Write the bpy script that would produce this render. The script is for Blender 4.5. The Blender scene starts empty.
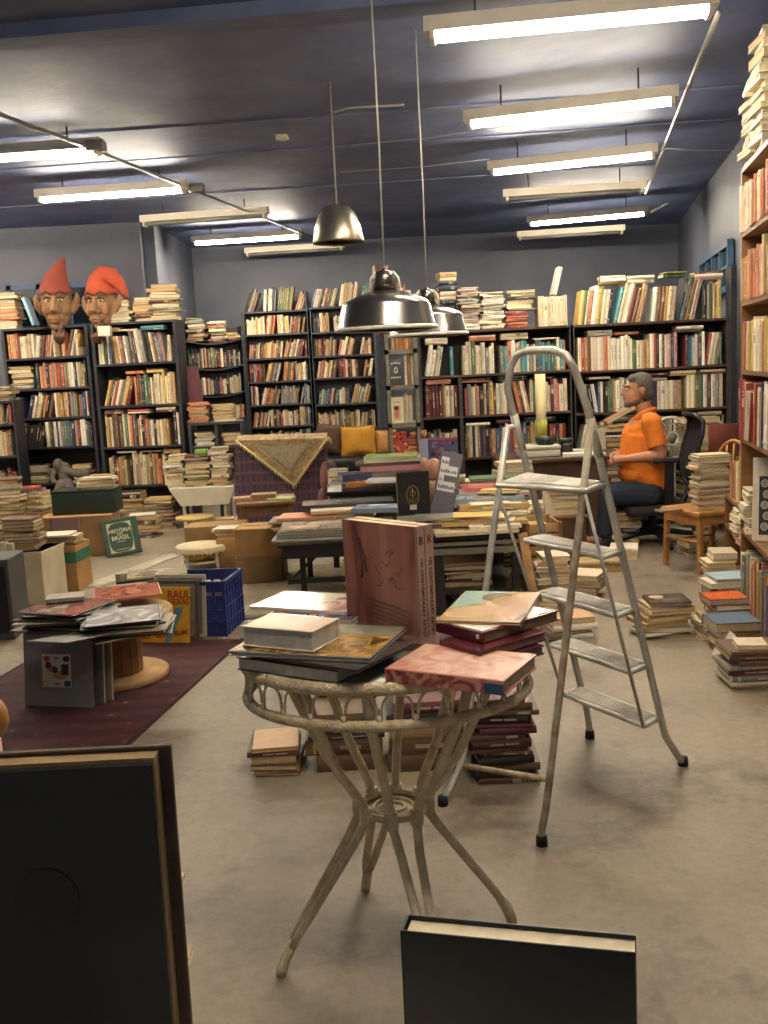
import bpy, bmesh, math, random
from math import sin, cos, pi, radians, atan, sqrt
from mathutils import Vector, Matrix, Euler

rnd = random.Random(11)
SC = bpy.context.scene
COL = SC.collection

# ------------------------------------------------------------------ camera
F, H = 1000.0, 1.42
PITCH, ROLL = atan(0.145), radians(2.86)
cp, sp, cr, sr = cos(PITCH), sin(PITCH), cos(ROLL), sin(ROLL)
Uv = Vector((cr, -sr * sp, -sr * cp))
Vv = Vector((sr, cr * sp, cr * cp))
Fw = Vector((0, cp, -sp))
cam = bpy.data.objects.new('camera', bpy.data.cameras.new('camera'))
COL.objects.link(cam)
R = Matrix((Uv, Vv, -Fw)).transposed().to_4x4()
cam.matrix_world = Matrix.Translation((0, 0, H)) @ R
cam.data.sensor_fit = 'HORIZONTAL'
cam.data.sensor_width = 36
cam.data.lens = F * 36 / 768
cam.data.clip_start = 0.02
SC.camera = cam
CAM = Vector((0, 0, H))


def ray(px, py):
    return Fw + Uv * ((px - 384) / F) - Vv * ((py - 512) / F)


def fl(px, py, z=0.0):
    d = ray(px, py)
    return CAM + d * ((z - H) / d.z)


def aty(px, py, y):
    d = ray(px, py)
    return CAM + d * (y / d.y)


def proj(p):
    q = Vector(p) - CAM
    f = q.dot(Fw)
    return 384 + F * q.dot(Uv) / f, 512 - F * q.dot(Vv) / f


def X(px, y, z):
    """world x whose image column is px at distance y and height z"""
    x = (px - 384) / F * y
    for _ in range(4):
        x += (px - proj((x, y, z))[0]) / F * y
    return x


def Zat(px, py, y):
    return aty(px, py, y).z


# ------------------------------------------------------------------ colours
def C(h):
    h = h.lstrip('#')
    o = []
    for i in (0, 2, 4):
        v = int(h[i:i + 2], 16) / 255
        o.append(v / 12.92 if v <= 0.04045 else ((v + 0.055) / 1.055) ** 2.4)
    return tuple(o)


PAL = {
    'cream': '#dccaa4', 'tan': '#bd965c', 'beige': '#c6b492', 'white': '#dfd8c6', 'brown': '#6b4a30',
    'maroon': '#64232a', 'red': '#a8342a', 'orange': '#c86a2a', 'yellow': '#d2ab35', 'grey': '#817d75',
    'black': '#25221f', 'navy': '#252f4c', 'blue': '#3b6690', 'teal': '#2f888c', 'green': '#3f6a48',
    'olive': '#77703c', 'pink': '#c98d85', 'purple': '#5c3d5f', 'ochre': '#a8782c', 'pale green': '#9fb784',
    'pale blue': '#8fb0bd',
}
W_OLD = dict(cream=8, tan=8, beige=6, brown=6, maroon=4, red=3, orange=3, yellow=2, grey=4, black=5, navy=2, olive=2,
             ochre=4, white=2, green=1)
W_MIX = dict(cream=9, tan=5, beige=6, white=7, brown=4, maroon=3, red=3, orange=3, yellow=3, grey=4, black=6, navy=3,
             blue=3, teal=3, green=3, olive=2, pink=2, purple=1, ochre=3)
W_DARK = dict(black=8, brown=6, grey=6, navy=4, maroon=4, olive=3, tan=5, cream=4, red=2, green=2, beige=4, blue=2)
W_WARM = dict(tan=8, cream=8, orange=6, ochre=5, red=5, brown=4, beige=5, maroon=4, yellow=4, black=2, white=3)
W_PAGE = dict(cream=8, beige=8, white=4, tan=4, maroon=2, brown=2, blue=1, green=1)


def pick(w):
    ks = list(w)
    return rnd.choices(ks, [w[k] for k in ks])[0]


def jit(c, a=0.14):
    k = 1 + rnd.uniform(-a, a)
    return tuple(min(1, max(0, x * k * (1 + rnd.uniform(-a * .3, a * .3)))) for x in c)


# ------------------------------------------------------------------ materials
MATS = {}


def nodes(m):
    m.use_nodes = True
    nt = m.node_tree
    return nt, nt.nodes['Principled BSDF']


def mat(name, col, rough=0.6, metal=0.0, var=0.15, scale=6.0, bump=0.0, bscale=None, detail=4, col2=None, spec=0.5,
        coat=0.0):
    if name in MATS:
        return MATS[name]
    m = bpy.data.materials.new(name)
    nt, b = nodes(m)
    col = C(col) if isinstance(col, str) else col
    if col2 is None:
        c1 = tuple(x * (1 - var) for x in col)
        c2 = tuple(min(1, x * (1 + var)) for x in col)
    else:
        c1, c2 = col, (C(col2) if isinstance(col2, str) else col2)
    tc = nt.nodes.new('ShaderNodeTexCoord')
    nz = nt.nodes.new('ShaderNodeTexNoise')
    nz.inputs['Scale'].default_value = scale
    nz.inputs['Detail'].default_value = detail
    nt.links.new(tc.outputs['Object'], nz.inputs['Vector'])
    rp = nt.nodes.new('ShaderNodeValToRGB')
    rp.color_ramp.elements[0].position = 0.3
    rp.color_ramp.elements[1].position = 0.7
    rp.color_ramp.elements[0].color = (*c1, 1)
    rp.color_ramp.elements[1].color = (*c2, 1)
    nt.links.new(nz.outputs['Fac'], rp.inputs['Fac'])
    nt.links.new(rp.outputs['Color'], b.inputs['Base Color'])
    b.inputs['Roughness'].default_value = rough
    b.inputs['Metallic'].default_value = metal
    b.inputs['Specular IOR Level'].default_value = spec
    b.inputs['Coat Weight'].default_value = coat
    if bump:
        n2 = nt.nodes.new('ShaderNodeTexNoise')
        n2.inputs['Scale'].default_value = bscale or scale * 6
        n2.inputs['Detail'].default_value = 5
        nt.links.new(tc.outputs['Object'], n2.inputs['Vector'])
        bp = nt.nodes.new('ShaderNodeBump')
        bp.inputs['Strength'].default_value = bump
        bp.inputs['Distance'].default_value = 0.01
        nt.links.new(n2.outputs['Fac'], bp.inputs['Height'])
        nt.links.new(bp.outputs['Normal'], b.inputs['Normal'])
    MATS[name] = m
    return m


def attr_mat(name, rough, var=0.12, scale=30, coat=0.0):
    m = bpy.data.materials.new(name)
    nt, b = nodes(m)
    at = nt.nodes.new('ShaderNodeAttribute')
    at.attribute_name = 'col'
    tc = nt.nodes.new('ShaderNodeTexCoord')
    nz = nt.nodes.new('ShaderNodeTexNoise')
    nz.inputs['Scale'].default_value = scale
    nt.links.new(tc.outputs['Object'], nz.inputs['Vector'])
    mr = nt.nodes.new('ShaderNodeMapRange')
    mr.inputs['To Min'].default_value = 1 - var * 2
    mr.inputs['To Max'].default_value = 1 + var
    nt.links.new(nz.outputs['Fac'], mr.inputs['Value'])
    mx = nt.nodes.new('ShaderNodeMix')
    mx.data_type = 'RGBA'
    mx.blend_type = 'MULTIPLY'
    mx.inputs['Factor'].default_value = 1
    nt.links.new(at.outputs['Color'], mx.inputs[6])
    nt.links.new(mr.outputs['Result'], mx.inputs[7])
    nt.links.new(mx.outputs[2], b.inputs['Base Color'])
    b.inputs['Roughness'].default_value = rough
    b.inputs['Coat Weight'].default_value = coat
    MATS[name] = m
    return m


M_COVER = attr_mat('printed_cover', 0.5)
M_PAGES = attr_mat('paper_pages', 0.85, 0.18, 60)
M_GLOSS = attr_mat('glossy_print', 0.22, 0.10, 25, 0.3)


def emit_mat(name, col, st):
    m = bpy.data.materials.new(name)
    nt, b = nodes(m)
    b.inputs['Base Color'].default_value = (*col, 1)
    b.inputs['Emission Color'].default_value = (*col, 1)
    b.inputs['Emission Strength'].default_value = st
    MATS[name] = m
    return m


# ------------------------------------------------------------------ mesh builder
class MB:
    def __init__(s):
        s.v, s.f, s.m, s.c, s.sm = [], [], [], [], []

    def add(s, vs, fs, col=(1, 1, 1), mi=0, M=None, smooth=False):
        o = len(s.v)
        for v in vs:
            v = Vector(v)
            s.v.append(M @ v if M is not None else v)
        for f in fs:
            s.f.append([i + o for i in f])
            s.m.append(mi)
            s.c.append(col)
            s.sm.append(smooth)
        return s

    def box(s, lo, hi, col=(1, 1, 1), mi=0, M=None):
        x0, y0, z0 = lo
        x1, y1, z1 = hi
        vs = [(x0, y0, z0), (x1, y0, z0), (x1, y1, z0), (x0, y1, z0), (x0, y0, z1), (x1, y0, z1), (x1, y1, z1), (x0, y1, z1)]
        return s.add(vs, [(0, 3, 2, 1), (4, 5, 6, 7), (0, 1, 5, 4), (1, 2, 6, 5), (2, 3, 7, 6), (3, 0, 4, 7)], col, mi, M)

    def rbox(s, lo, hi, b=0.006, col=(1, 1, 1), mi=0, M=None, seg=2):
        bm = bmesh.new()
        bmesh.ops.create_cube(bm, size=1)
        for v in bm.verts:
            v.co = Vector([lo[i] + (v.co[i] + .5) * (hi[i] - lo[i]) for i in range(3)])
        b = min(b, 0.45 * min(hi[i] - lo[i] for i in range(3)))
        bmesh.ops.bevel(bm, geom=bm.edges[:], offset=b, segments=seg, affect='EDGES', profile=.5)
        bm.verts.index_update()
        s.add([v.co.copy() for v in bm.verts], [[v.index for v in f.verts] for f in bm.faces], col, mi, M, seg > 1)
        bm.free()
        return s

    def bar(s, a, b, w, t, col=(1, 1, 1), mi=0, up=(0, 0, 1)):
        """rectangular bar from a to b, w wide, t thick"""
        a, b = Vector(a), Vector(b)
        d = (b - a)
        L = d.length
        d.normalize()
        u = Vector(up)
        if abs(d.dot(u)) > .98:
            u = Vector((0, 1, 0))
        sx = d.cross(u).normalized()
        u = sx.cross(d)
        M = Matrix((sx, u, d)).transposed().to_4x4()
        M.translation = a
        return s.rbox((-w / 2, -t / 2, 0), (w / 2, t / 2, L), min(w, t) * .15, col, mi, M, 1)

    def tube(s, pts, r, n=8, col=(1, 1, 1), mi=0, closed=False, M=None):
        pts = [Vector(p) for p in pts]
        k = len(pts)
        rs = list(r) if isinstance(r, (list, tuple)) else [r] * k
        vs, fs = [], []
        prev = None
        for i, p in enumerate(pts):
            if closed:
                t = pts[(i + 1) % k] - pts[i - 1]
            else:
                t = pts[min(i + 1, k - 1)] - pts[max(i - 1, 0)]
            t.normalize()
            if prev is None:
                a = Vector((0, 0, 1)) if abs(t.z) < .9 else Vector((1, 0, 0))
                nrm = t.cross(a).normalized()
            else:
                nrm = (prev - t * prev.dot(t)).normalized()
            prev = nrm
            bn = t.cross(nrm)
            for j in range(n):
                a = 2 * pi * j / n
                vs.append(p + (nrm * cos(a) + bn * sin(a)) * rs[i])
        for i in range(k if closed else k - 1):
            for j in range(n):
                a, b = i * n + j, i * n + (j + 1) % n
                c, d = ((i + 1) % k) * n + (j + 1) % n, ((i + 1) % k) * n + j
                fs.append((a, b, c, d))
        if not closed:
            fs.append(tuple(range(n - 1, -1, -1)))
            fs.append(tuple((k - 1) * n + j for j in range(n)))
        return s.add(vs, fs, col, mi, M, True)

    def lathe(s, prof, n=24, col=(1, 1, 1), mi=0, M=None, smooth=True):
        vs, fs = [], []
        for r, z in prof:
            for j in range(n):
                a = 2 * pi * j / n
                vs.append((r * cos(a), r * sin(a), z))
        for i in range(len(prof) - 1):
            for j in range(n):
                fs.append((i * n + j, i * n + (j + 1) % n, (i + 1) * n + (j + 1) % n, (i + 1) * n + j))
        if prof[0][0] > 1e-6:
            fs.append(tuple(range(n - 1, -1, -1)))
        if prof[-1][0] > 1e-6:
            fs.append(tuple((len(prof) - 1) * n + j for j in range(n)))
        return s.add(vs, fs, col, mi, M, smooth)

    def ell(s, c, r, n=14, col=(1, 1, 1), mi=0, M=None):
        vs, fs = [], []
        for i in range(n + 1):
            a = pi * i / n
            for j in range(2 * n):
                b = pi * j / n
                vs.append((c[0] + r[0] * sin(a) * cos(b), c[1] + r[1] * sin(a) * sin(b), c[2] + r[2] * cos(a)))
        for i in range(n):
            for j in range(2 * n):
                fs.append((i * 2 * n + j, (i + 1) * 2 * n + j, (i + 1) * 2 * n + (j + 1) % (2 * n), i * 2 * n + (j + 1) % (2 * n)))
        return s.add(vs, fs, col, mi, M, True)

    def prism(s, poly, z0, z1, col=(1, 1, 1), mi=0, M=None):
        n = len(poly)
        vs = [(p[0], p[1], z0) for p in poly] + [(p[0], p[1], z1) for p in poly]
        fs = [tuple(range(n - 1, -1, -1)), tuple(range(n, 2 * n))]
        fs += [(i, (i + 1) % n, n + (i + 1) % n, n + i) for i in range(n)]
        return s.add(vs, fs, col, mi, M)

    def mesh(s, name, mats, M=None):
        me = bpy.data.meshes.new(name)
        vs = [(M @ v) if M is not None else v for v in s.v]
        me.from_pydata([tuple(v) for v in vs], [], s.f)
        me.polygons.foreach_set('material_index', s.m)
        me.polygons.foreach_set('use_smooth', s.sm)
        if any(c != (1, 1, 1) for c in s.c):
            ca = me.color_attributes.new('col', 'FLOAT_COLOR', 'CORNER')
            buf = []
            for f, c in zip(s.f, s.c):
                buf += [c[0], c[1], c[2], 1.0] * len(f)
            ca.data.foreach_set('color', buf)
        for m in (mats if isinstance(mats, (list, tuple)) else [mats]):
            me.materials.append(m)
        me.validate()
        me.update()
        return me


def cyl(a, b, r, n=12, col=(1, 1, 1), mb=None):
    mb = mb or MB()
    return mb.tube([a, b], r, n, col)


def tag(o, label=None, cat=None, group=None, kind=None):
    if label:
        n = len(label.replace(',', ' ').split())
        if not 4 <= n <= 16:
            print('BADLABEL', n, label)
        o['label'] = label
    if cat:
        o['category'] = cat
    if group:
        o['group'] = group
    if kind:
        o['kind'] = kind
    return o


class Thing:
    """an Empty at the thing's base that parents its parts; world=True parts are given in world coordinates"""

    def __init__(s, name, label, cat, loc=(0, 0, 0), rz=0.0, group=None):
        s.o = bpy.data.objects.new(name, None)
        s.o.empty_display_size = .05
        COL.objects.link(s.o)
        s.Mw = Matrix.Translation(loc) @ Matrix.Rotation(rz, 4, 'Z')
        s.o.matrix_world = s.Mw
        tag(s.o, label, cat, group)

    def part(s, name, mb, mats, world=False, parent=None, label=None):
        me = mb.mesh(name, mats, s.Mw.inverted() if world else None)
        o = bpy.data.objects.new(name, me)
        COL.objects.link(o)
        o.parent = parent or s.o
        if label:
            o['label'] = label
        return o


def solo(name, mb, mats, label=None, cat=None, group=None, kind=None):
    """a thing that is one mesh, origin at its base centre"""
    lo = [min(v[i] for v in mb.v) for i in range(3)]
    hi = [max(v[i] for v in mb.v) for i in range(3)]
    c = Vector(((lo[0] + hi[0]) / 2, (lo[1] + hi[1]) / 2, lo[2]))
    o = bpy.data.objects.new(name, mb.mesh(name, mats, Matrix.Translation(-c)))
    o.location = c
    COL.objects.link(o)
    return tag(o, label, cat, group, kind)


def struct(name, mb, mats):
    o = solo(name, mb, mats)
    o['kind'] = 'structure'
    return o


def child(parent_obj, name, mb, mats, label=None):
    o = bpy.data.objects.new(name, mb.mesh(name, mats))
    COL.objects.link(o)
    o.parent = parent_obj
    if label:
        o['label'] = label
    return o


def text_part(parent_obj, name, body, size, M, m, spacing=1.0, align='CENTER', extrude=0.0004, sx=1.0):
    """lettering as a mesh; M places it in the parent's space (text lies in local XY, faces +Z)"""
    cu = bpy.data.curves.new(name, 'FONT')
    cu.body = body
    cu.size = size
    cu.align_x = align
    cu.align_y = 'CENTER'
    cu.space_character = spacing
    cu.extrude = extrude
    cu.resolution_u = 3
    cu.offset = size * .018
    tmp = bpy.data.objects.new(name, cu)
    COL.objects.link(tmp)
    bpy.context.view_layer.update()
    me = bpy.data.meshes.new_from_object(tmp.evaluated_get(bpy.context.evaluated_depsgraph_get()))
    bpy.data.objects.remove(tmp)
    me.transform(M @ Matrix.Diagonal((sx, 1, 1, 1)))
    me.name = name
    me.materials.clear()
    me.materials.append(m)
    o = bpy.data.objects.new(name, me)
    COL.objects.link(o)
    o.parent = parent_obj
    return o


def remeshed(mb, voxel=0.008, smooth=4, factor=0.5):
    """one continuous surface from overlapping closed shapes; returns vertices and faces"""
    me = mb.mesh('tmp', [])
    o = bpy.data.objects.new('tmp', me)
    COL.objects.link(o)
    r = o.modifiers.new('r', 'REMESH')
    r.mode = 'VOXEL'
    r.voxel_size = voxel
    s = o.modifiers.new('s', 'SMOOTH')
    s.iterations = smooth
    s.factor = factor
    bpy.context.view_layer.update()
    ev = o.evaluated_get(bpy.context.evaluated_depsgraph_get())
    m2 = bpy.data.meshes.new_from_object(ev)
    out = MB().add([v.co.copy() for v in m2.vertices], [list(p.vertices) for p in m2.polygons], smooth=True)
    bpy.data.objects.remove(o)
    bpy.data.meshes.remove(m2)
    return out


ORD1 = 'first second third fourth fifth sixth seventh eighth ninth tenth eleventh twelfth thirteenth fourteenth fifteenth sixteenth seventeenth eighteenth nineteenth'.split()
TENS = {20: 'twenty', 30: 'thirty', 40: 'forty', 50: 'fifty', 60: 'sixty', 70: 'seventy', 80: 'eighty', 90: 'ninety'}
TENTH = {20: 'twentieth', 30: 'thirtieth', 40: 'fortieth', 50: 'fiftieth', 60: 'sixtieth', 70: 'seventieth', 80: 'eightieth', 90: 'ninetieth'}


def ordw(n):
    if n < 20:
        return ORD1[n - 1]
    if n % 10 == 0:
        return TENTH[n]
    return TENS[n // 10 * 10] + '-' + ORD1[n % 10 - 1]


# ------------------------------------------------------------------ books
BOOKS = []
T_ = lambda x, y, z: Matrix.Translation((x, y, z))
RX = lambda a: Matrix.Rotation(a, 4, 'X')
RY = lambda a: Matrix.Rotation(a, 4, 'Y')
RZ = lambda a: Matrix.Rotation(a, 4, 'Z')


def book_geo(cover, pages, T, Hh, D, col, acc, page, deco=0, soft=False):
    """upright book: spine faces -Y at y=0, thickness along X, height along Z"""
    t = min(0.003, T * .14)
    b = min(0.006, T * .16)
    ov = 0.0 if soft else 0.003
    for sx in (-1, 1):
        x0, x1 = sorted((sx * T / 2, sx * (T / 2 - t)))
        cover.box((x0, 0, 0), (x1, D, Hh), col)
    n = 4
    poly = [(-T / 2 + T * i / n, -b * (1 - ((i / n) * 2 - 1) ** 2)) for i in range(n + 1)]
    poly += [(T / 2, t), (-T / 2, t)]
    cover.prism(poly, 0, Hh, col)
    pages.box((-T / 2 + t, t, ov), (T / 2 - t, D - ov, Hh - ov), page)
    y = -b - .0007
    w = T * .36

    def q(z0, z1, c, ww=w):
        cover.box((-ww, y, z0 * Hh), (ww, y + b * .6 + .0006, z1 * Hh), c)
    if deco == 1:
        q(.66, .86, acc, w * .7)
    elif deco == 2:
        q(.85, .89, acc)
        q(.10, .14, acc)
        q(.45, .72, acc, w * .3)
    elif deco == 3:
        q(.30, .52, acc, w * .32)
        q(.55, .78, acc, w * .32)
    elif deco == 4:
        q(.06, .11, acc, w * .6)
        q(.4, .85, acc, w * .3)
    elif deco == 5:
        q(.55, .70, acc)
        q(.74, .76, acc)
        q(.80, .82, acc)


def add_book(M, T, Hh, D, cname, row, idx, shape, near=False, page=None, lay=False):
    """M: book frame (upright book with spine to -Y) to world"""
    BOOKS.append(dict(M=M, T=T, H=Hh, D=D, c=cname, row=row, idx=idx, shape=shape, near=near, page=page, lay=lay))
    return BOOKS[-1]


class Frame:
    def __init__(s, o, xd=(1, 0)):
        s.o = Vector((o[0], o[1], o[2] if len(o) > 2 else 0))
        x = Vector((xd[0], xd[1], 0)).normalized()
        y = Vector((-x.y, x.x, 0))
        s.M = Matrix((x, y, Vector((0, 0, 1)))).transposed().to_4x4()
        s.M.translation = s.o

    def p(s, x, y, z):
        return s.M @ Vector((x, y, z))


ROWINFO = {}


def shelf_row(fr, x0, x1, z, hmin, hmax, pal, place, y0=.01, tmin=.012, tmax=.034, lean=.35, gap=.06, lay=0.0, clear=None,
              near=False, side=1, maxang=.3):
    """fill a shelf from x0 to x1 (frame coords, board top at z) with upright and leaning books"""
    row = len(ROWINFO)
    ROWINFO[row] = dict(kind='shelf', place=place, n=0)
    x = x0 + rnd.uniform(0, .015)
    i = 0
    tops = []
    while x < x1 - .012:
        ang = rnd.uniform(.08, maxang) * side if rnd.random() < lean else 0.0
        if rnd.random() < .12:
            ang = -ang
        n = rnd.randint(4, 11)
        base = rnd.uniform(hmin, hmax)
        common = pick(pal) if rnd.random() < .13 else None
        bt = rnd.uniform(tmin, tmax)
        same = rnd.random() < .18
        hs = 0
        if ang < 0:
            x += base * sin(-ang)
        for k in range(n):
            T = bt if same else rnd.uniform(tmin, tmax)
            h = base if same else min(hmax, max(hmin, base + rnd.uniform(-.03, .025)))
            if clear:
                h = min(h, clear - .012)
            step = T / cos(ang)
            if x + step > x1:
                break
            if ang > 0 and x + step + h * sin(ang) > x1 + .01:
                ang2 = 0.0
            else:
                ang2 = ang
            D = min(.21, h * rnd.uniform(.66, .78))
            cn = common if common and rnd.random() < .8 else pick(pal)
            yy = y0 + rnd.uniform(0, .022)
            if ang2 >= 0:
                M = fr.M @ T_(x + step, yy, z) @ RY(ang2) @ T_(-T / 2, 0, 0)
            else:
                M = fr.M @ T_(x, yy, z) @ RY(ang2) @ T_(T / 2, 0, 0)
            i += 1
            add_book(M, T, h, D, cn, row, i, 'shelf', near)
            tops.append((x, x + step, h))
            x += step + rnd.uniform(.0003, .0015)
            hs = h
        if hs == 0:
            break
        x += max(0, hs * sin(ang)) * .85 if ang > 0 else 0
        if rnd.random() < gap * 3:
            x += rnd.uniform(.01, .07)
    ROWINFO[row]['n'] = i
    if lay and clear:
        x = x0 + rnd.uniform(0, .1)
        row2 = len(ROWINFO)
        ROWINFO[row2] = dict(kind='lay', place=place, n=0)
        j = 0
        while x < x1 - .18:
            L = rnd.uniform(.17, .24)
            if rnd.random() < lay:
                hh = max([t[2] for t in tops if t[1] > x and t[0] < x + L] + [hmin * .8])
                zz = z + hh + .002
                for _ in range(rnd.randint(1, 3)):
                    T = rnd.uniform(.012, .03)
                    if zz + T > z + clear - .006:
                        break
                    j += 1
                    M = fr.M @ T_(x, y0 + rnd.uniform(0, .03), zz + T / 2) @ RZ(rnd.uniform(-.06, .06)) @ RY(pi / 2)
                    add_book(M, T, L, .14, pick(pal), row2, j, 'lay', near, lay=True)
                    zz += T + .001
            x += L + rnd.uniform(.0, .08)
        ROWINFO[row2]['n'] = j


def stack(c, z0, height, width, depth, n, pal, place, yaw=0.0, face='spine', near=True, jig=.17, tpat=None, topcol=None,
          shift=.02):
    """a pile of lying books; c = centre of the pile's front edge (x,y)"""
    row = len(ROWINFO)
    if not tpat and n > 2:
        n = int(n * 1.4 + .5)
    ROWINFO[row] = dict(kind='pile', place=place, n=n)
    ts = tpat or [rnd.uniform(.5, 1.5) for _ in range(n)]
    k = (height) / sum(ts)
    z = z0
    for i, t in enumerate(ts):
        T = t * k - .0008
        w = width * rnd.uniform(.82, 1.0)
        d = depth * rnd.uniform(.82, 1.0)
        fc = face if face != 'mix' else rnd.choice(['spine', 'pages', 'pages', 'head'])
        cn = pick(pal) if not (topcol and i == n - 1) else topcol
        a = yaw + rnd.uniform(-jig, jig)
        base = T_(c[0] + rnd.uniform(-shift, shift), c[1] + rnd.uniform(0, shift), z + T / 2) @ RZ(a)
        if fc == 'spine':      # height along x, spine to front
            M = base @ T_(-w / 2, 0, 0) @ RY(pi / 2)
            hh, dd = w, d
        elif fc == 'pages':    # fore-edge to front
            M = base @ T_(w / 2, d, 0) @ RZ(pi) @ RY(pi / 2)
            hh, dd = w, d
        else:                  # head of the book to the front: height along y
            M = base @ T_(-w / 2, d, 0) @ RZ(-pi / 2) @ RY(pi / 2)
            hh, dd = d, w
        add_book(M, T, hh, dd, cn, row, n - i, 'pile' if fc == 'spine' else 'pages', near)
        z += T + .0008
    return z


def stack_px(pxl, pxr, pyb, pyt, n, pal, place, z0=0.0, depth=.22, y=None, **kw):
    """a pile given by the image columns of its sides, its foot row and its top row"""
    mid = (pxl + pxr) / 2
    if y is None:
        y = fl(mid, pyb, z0).y
    zt = Zat(mid, pyt, y + .02)
    zt = max(zt, z0 + .02)
    xl, xr = X(pxl, y, z0), X(pxr, y, z0)
    return stack(((xl + xr) / 2, y), z0, zt - z0, xr - xl, depth, n, pal, place, **kw)

# ------------------------------------------------------------------ shared materials
m_black = mat('black_painted_wood', '#26252a', .55, var=.25, scale=9, bump=.15)
m_dark = mat('dark_board', '#34302d', .6, var=.25, scale=7)
m_dkbrown = mat('dark_brown_wood', '#4a3323', .5, var=.3, scale=9, bump=.12)
m_brownw = mat('brown_wood', '#7d5632', .5, var=.28, scale=10, bump=.12)
m_oak = mat('honey_wood', '#a5733c', .45, var=.25, scale=11, bump=.12)
m_rawwood = mat('raw_plywood', '#a98658', .7, var=.3, scale=9, bump=.2)
m_alu = mat('worn_aluminium', '#c9c5ba', .42, .45, var=.18, scale=25, bump=.08)
m_step = mat('ribbed_step_metal', '#8f8b80', .5, .4, var=.35, scale=60, bump=.3)
m_paintleg = mat('chipped_cream_paint', '#bdb196', .5, .0, scale=38, col2='#8b6f4a', bump=.2)
m_rubber = mat('black_rubber', '#161514', .8)
m_cane = mat('aged_cream_cane', '#e4d8b8', .6, scale=30, col2='#c0ad86', bump=.35, bscale=140)
m_canewrap = mat('wrapped_cane', '#ddd0b0', .65, scale=45, col2='#b5a27c', bump=.5, bscale=200)
m_whitepaint = mat('white_painted_wood', '#d3cbb6', .5, var=.1, scale=8)
m_card = mat('cardboard', '#a87f4e', .8, var=.16, scale=7, bump=.06)
m_cardd = mat('dull_cardboard', '#8d6f45', .8, var=.18, scale=6, bump=.06)
m_steel = mat('grey_green_steel', '#7d7a68', .5, .35, var=.2, scale=20)
m_blackmetal = mat('black_metal', '#1b1b1d', .4, .2, var=.2)
m_blackplastic = mat('black_plastic', '#19191b', .45, var=.2)
m_mesh = mat('black_mesh_fabric', '#1e1e22', .85, var=.25, scale=60)
m_ink = mat('dark_ink', '#2a2226', .7)
m_gold = mat('gold_foil', '#b99b55', .4, .5)
m_whiteink = mat('white_ink', '#e6e1d4', .7)
m_redink = mat('red_ink', '#a02418', .6)

# ------------------------------------------------------------------ room
def floor_mat():
    m = bpy.data.materials.new('worn_concrete')
    nt, b = nodes(m)
    N, L = nt.nodes, nt.links
    tc = N.new('ShaderNodeTexCoord')

    def noise(s, d=6, ro=.6):
        n = N.new('ShaderNodeTexNoise')
        n.inputs['Scale'].default_value = s
        n.inputs['Detail'].default_value = d
        n.inputs['Roughness'].default_value = ro
        L.new(tc.outputs['Object'], n.inputs['Vector'])
        return n

    def ramp(n, stops):
        r = N.new('ShaderNodeValToRGB')
        e = r.color_ramp.elements
        e[0].position, e[0].color = stops[0][0], (*C(stops[0][1]), 1)
        e[1].position, e[1].color = stops[-1][0], (*C(stops[-1][1]), 1)
        for p, c in stops[1:-1]:
            q = e.new(p)
            q.color = (*C(c), 1)
        L.new(n.outputs['Fac'], r.inputs['Fac'])
        return r
    big = ramp(noise(.9, 6), [(.3, '#766b5b'), (.5, '#8c806e'), (.7, '#9d907b')])
    stain = ramp(noise(2.3, 8, .7), [(.33, '#5d5347'), (.46, '#ffffff')])
    fine = ramp(noise(26, 8, .7), [(.3, '#b9b3a8'), (.7, '#ffffff')])
    spk = ramp(noise(120, 2), [(.24, '#6a6053'), (.32, '#ffffff')])
    cur = big
    for o in (stain, fine, spk):
        mx = N.new('ShaderNodeMix')
        mx.data_type = 'RGBA'
        mx.blend_type = 'MULTIPLY'
        mx.inputs['Factor'].default_value = .55
        L.new(cur.outputs['Color'] if cur is big else cur.outputs[2], mx.inputs[6])
        L.new(o.outputs['Color'], mx.inputs[7])
        cur = mx
    L.new(cur.outputs[2], b.inputs['Base Color'])
    b.inputs['Roughness'].default_value = .55
    bp = N.new('ShaderNodeBump')
    bp.inputs['Strength'].default_value = .12
    L.new(noise(18, 8).outputs['Fac'], bp.inputs['Height'])
    L.new(bp.outputs['Normal'], b.inputs['Normal'])
    return m


m_floor = floor_mat()
m_wall = mat('dark_slate_paint', '#4c505e', .6, scale=1.4, col2='#5f6370', bump=.25, bscale=14, detail=7)
m_ceil = mat('haze_lightened_ceiling_paint', '#4f5b80', .6, scale=2.2, col2='#6c7697', bump=.35, bscale=9, detail=8)  # dark paint lightened so its colour carries the haze around the lamps

YB = 13.2
struct('floor', MB().box((-6.6, -1, -.12), (4.4, YB + .15, 0)), m_floor)
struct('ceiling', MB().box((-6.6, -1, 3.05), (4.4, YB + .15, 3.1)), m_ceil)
struct('wall_back', MB().box((-2.42, YB, 0), (4.4, YB + .15, 3.05)), m_wall)
struct('wall_left', MB().box((-6.6, -1, 0), (-6.45, 11.0, 3.05)), m_wall)
struct('wall_back_left', MB().box((-6.45, 10.85, 0), (-2.42, 11.0, 3.05)), m_wall)
struct('wall_recess_left', MB().box((-2.42, 11.0, 0), (-2.3, YB, 3.05)), m_wall)


def wallx(y):
    return 2.31 + .2 * (y - 5)


struct('wall_right', MB().prism([(wallx(-1), -1), (wallx(-1) + .15, -1), (wallx(YB) + .15, YB), (wallx(YB), YB)][::1], 0, 3.05), m_wall)

# windows with blue frames
m_bluef = mat('blue_window_paint', '#2a5270', .5, var=.2)
m_bluedim = mat('faded_blue_frame', '#3a5674', .55, var=.2)
m_night = mat('dark_window_glass', '#1c222c', .12, var=.2)
wd = Vector((.2, 1, 0)).normalized()


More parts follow.
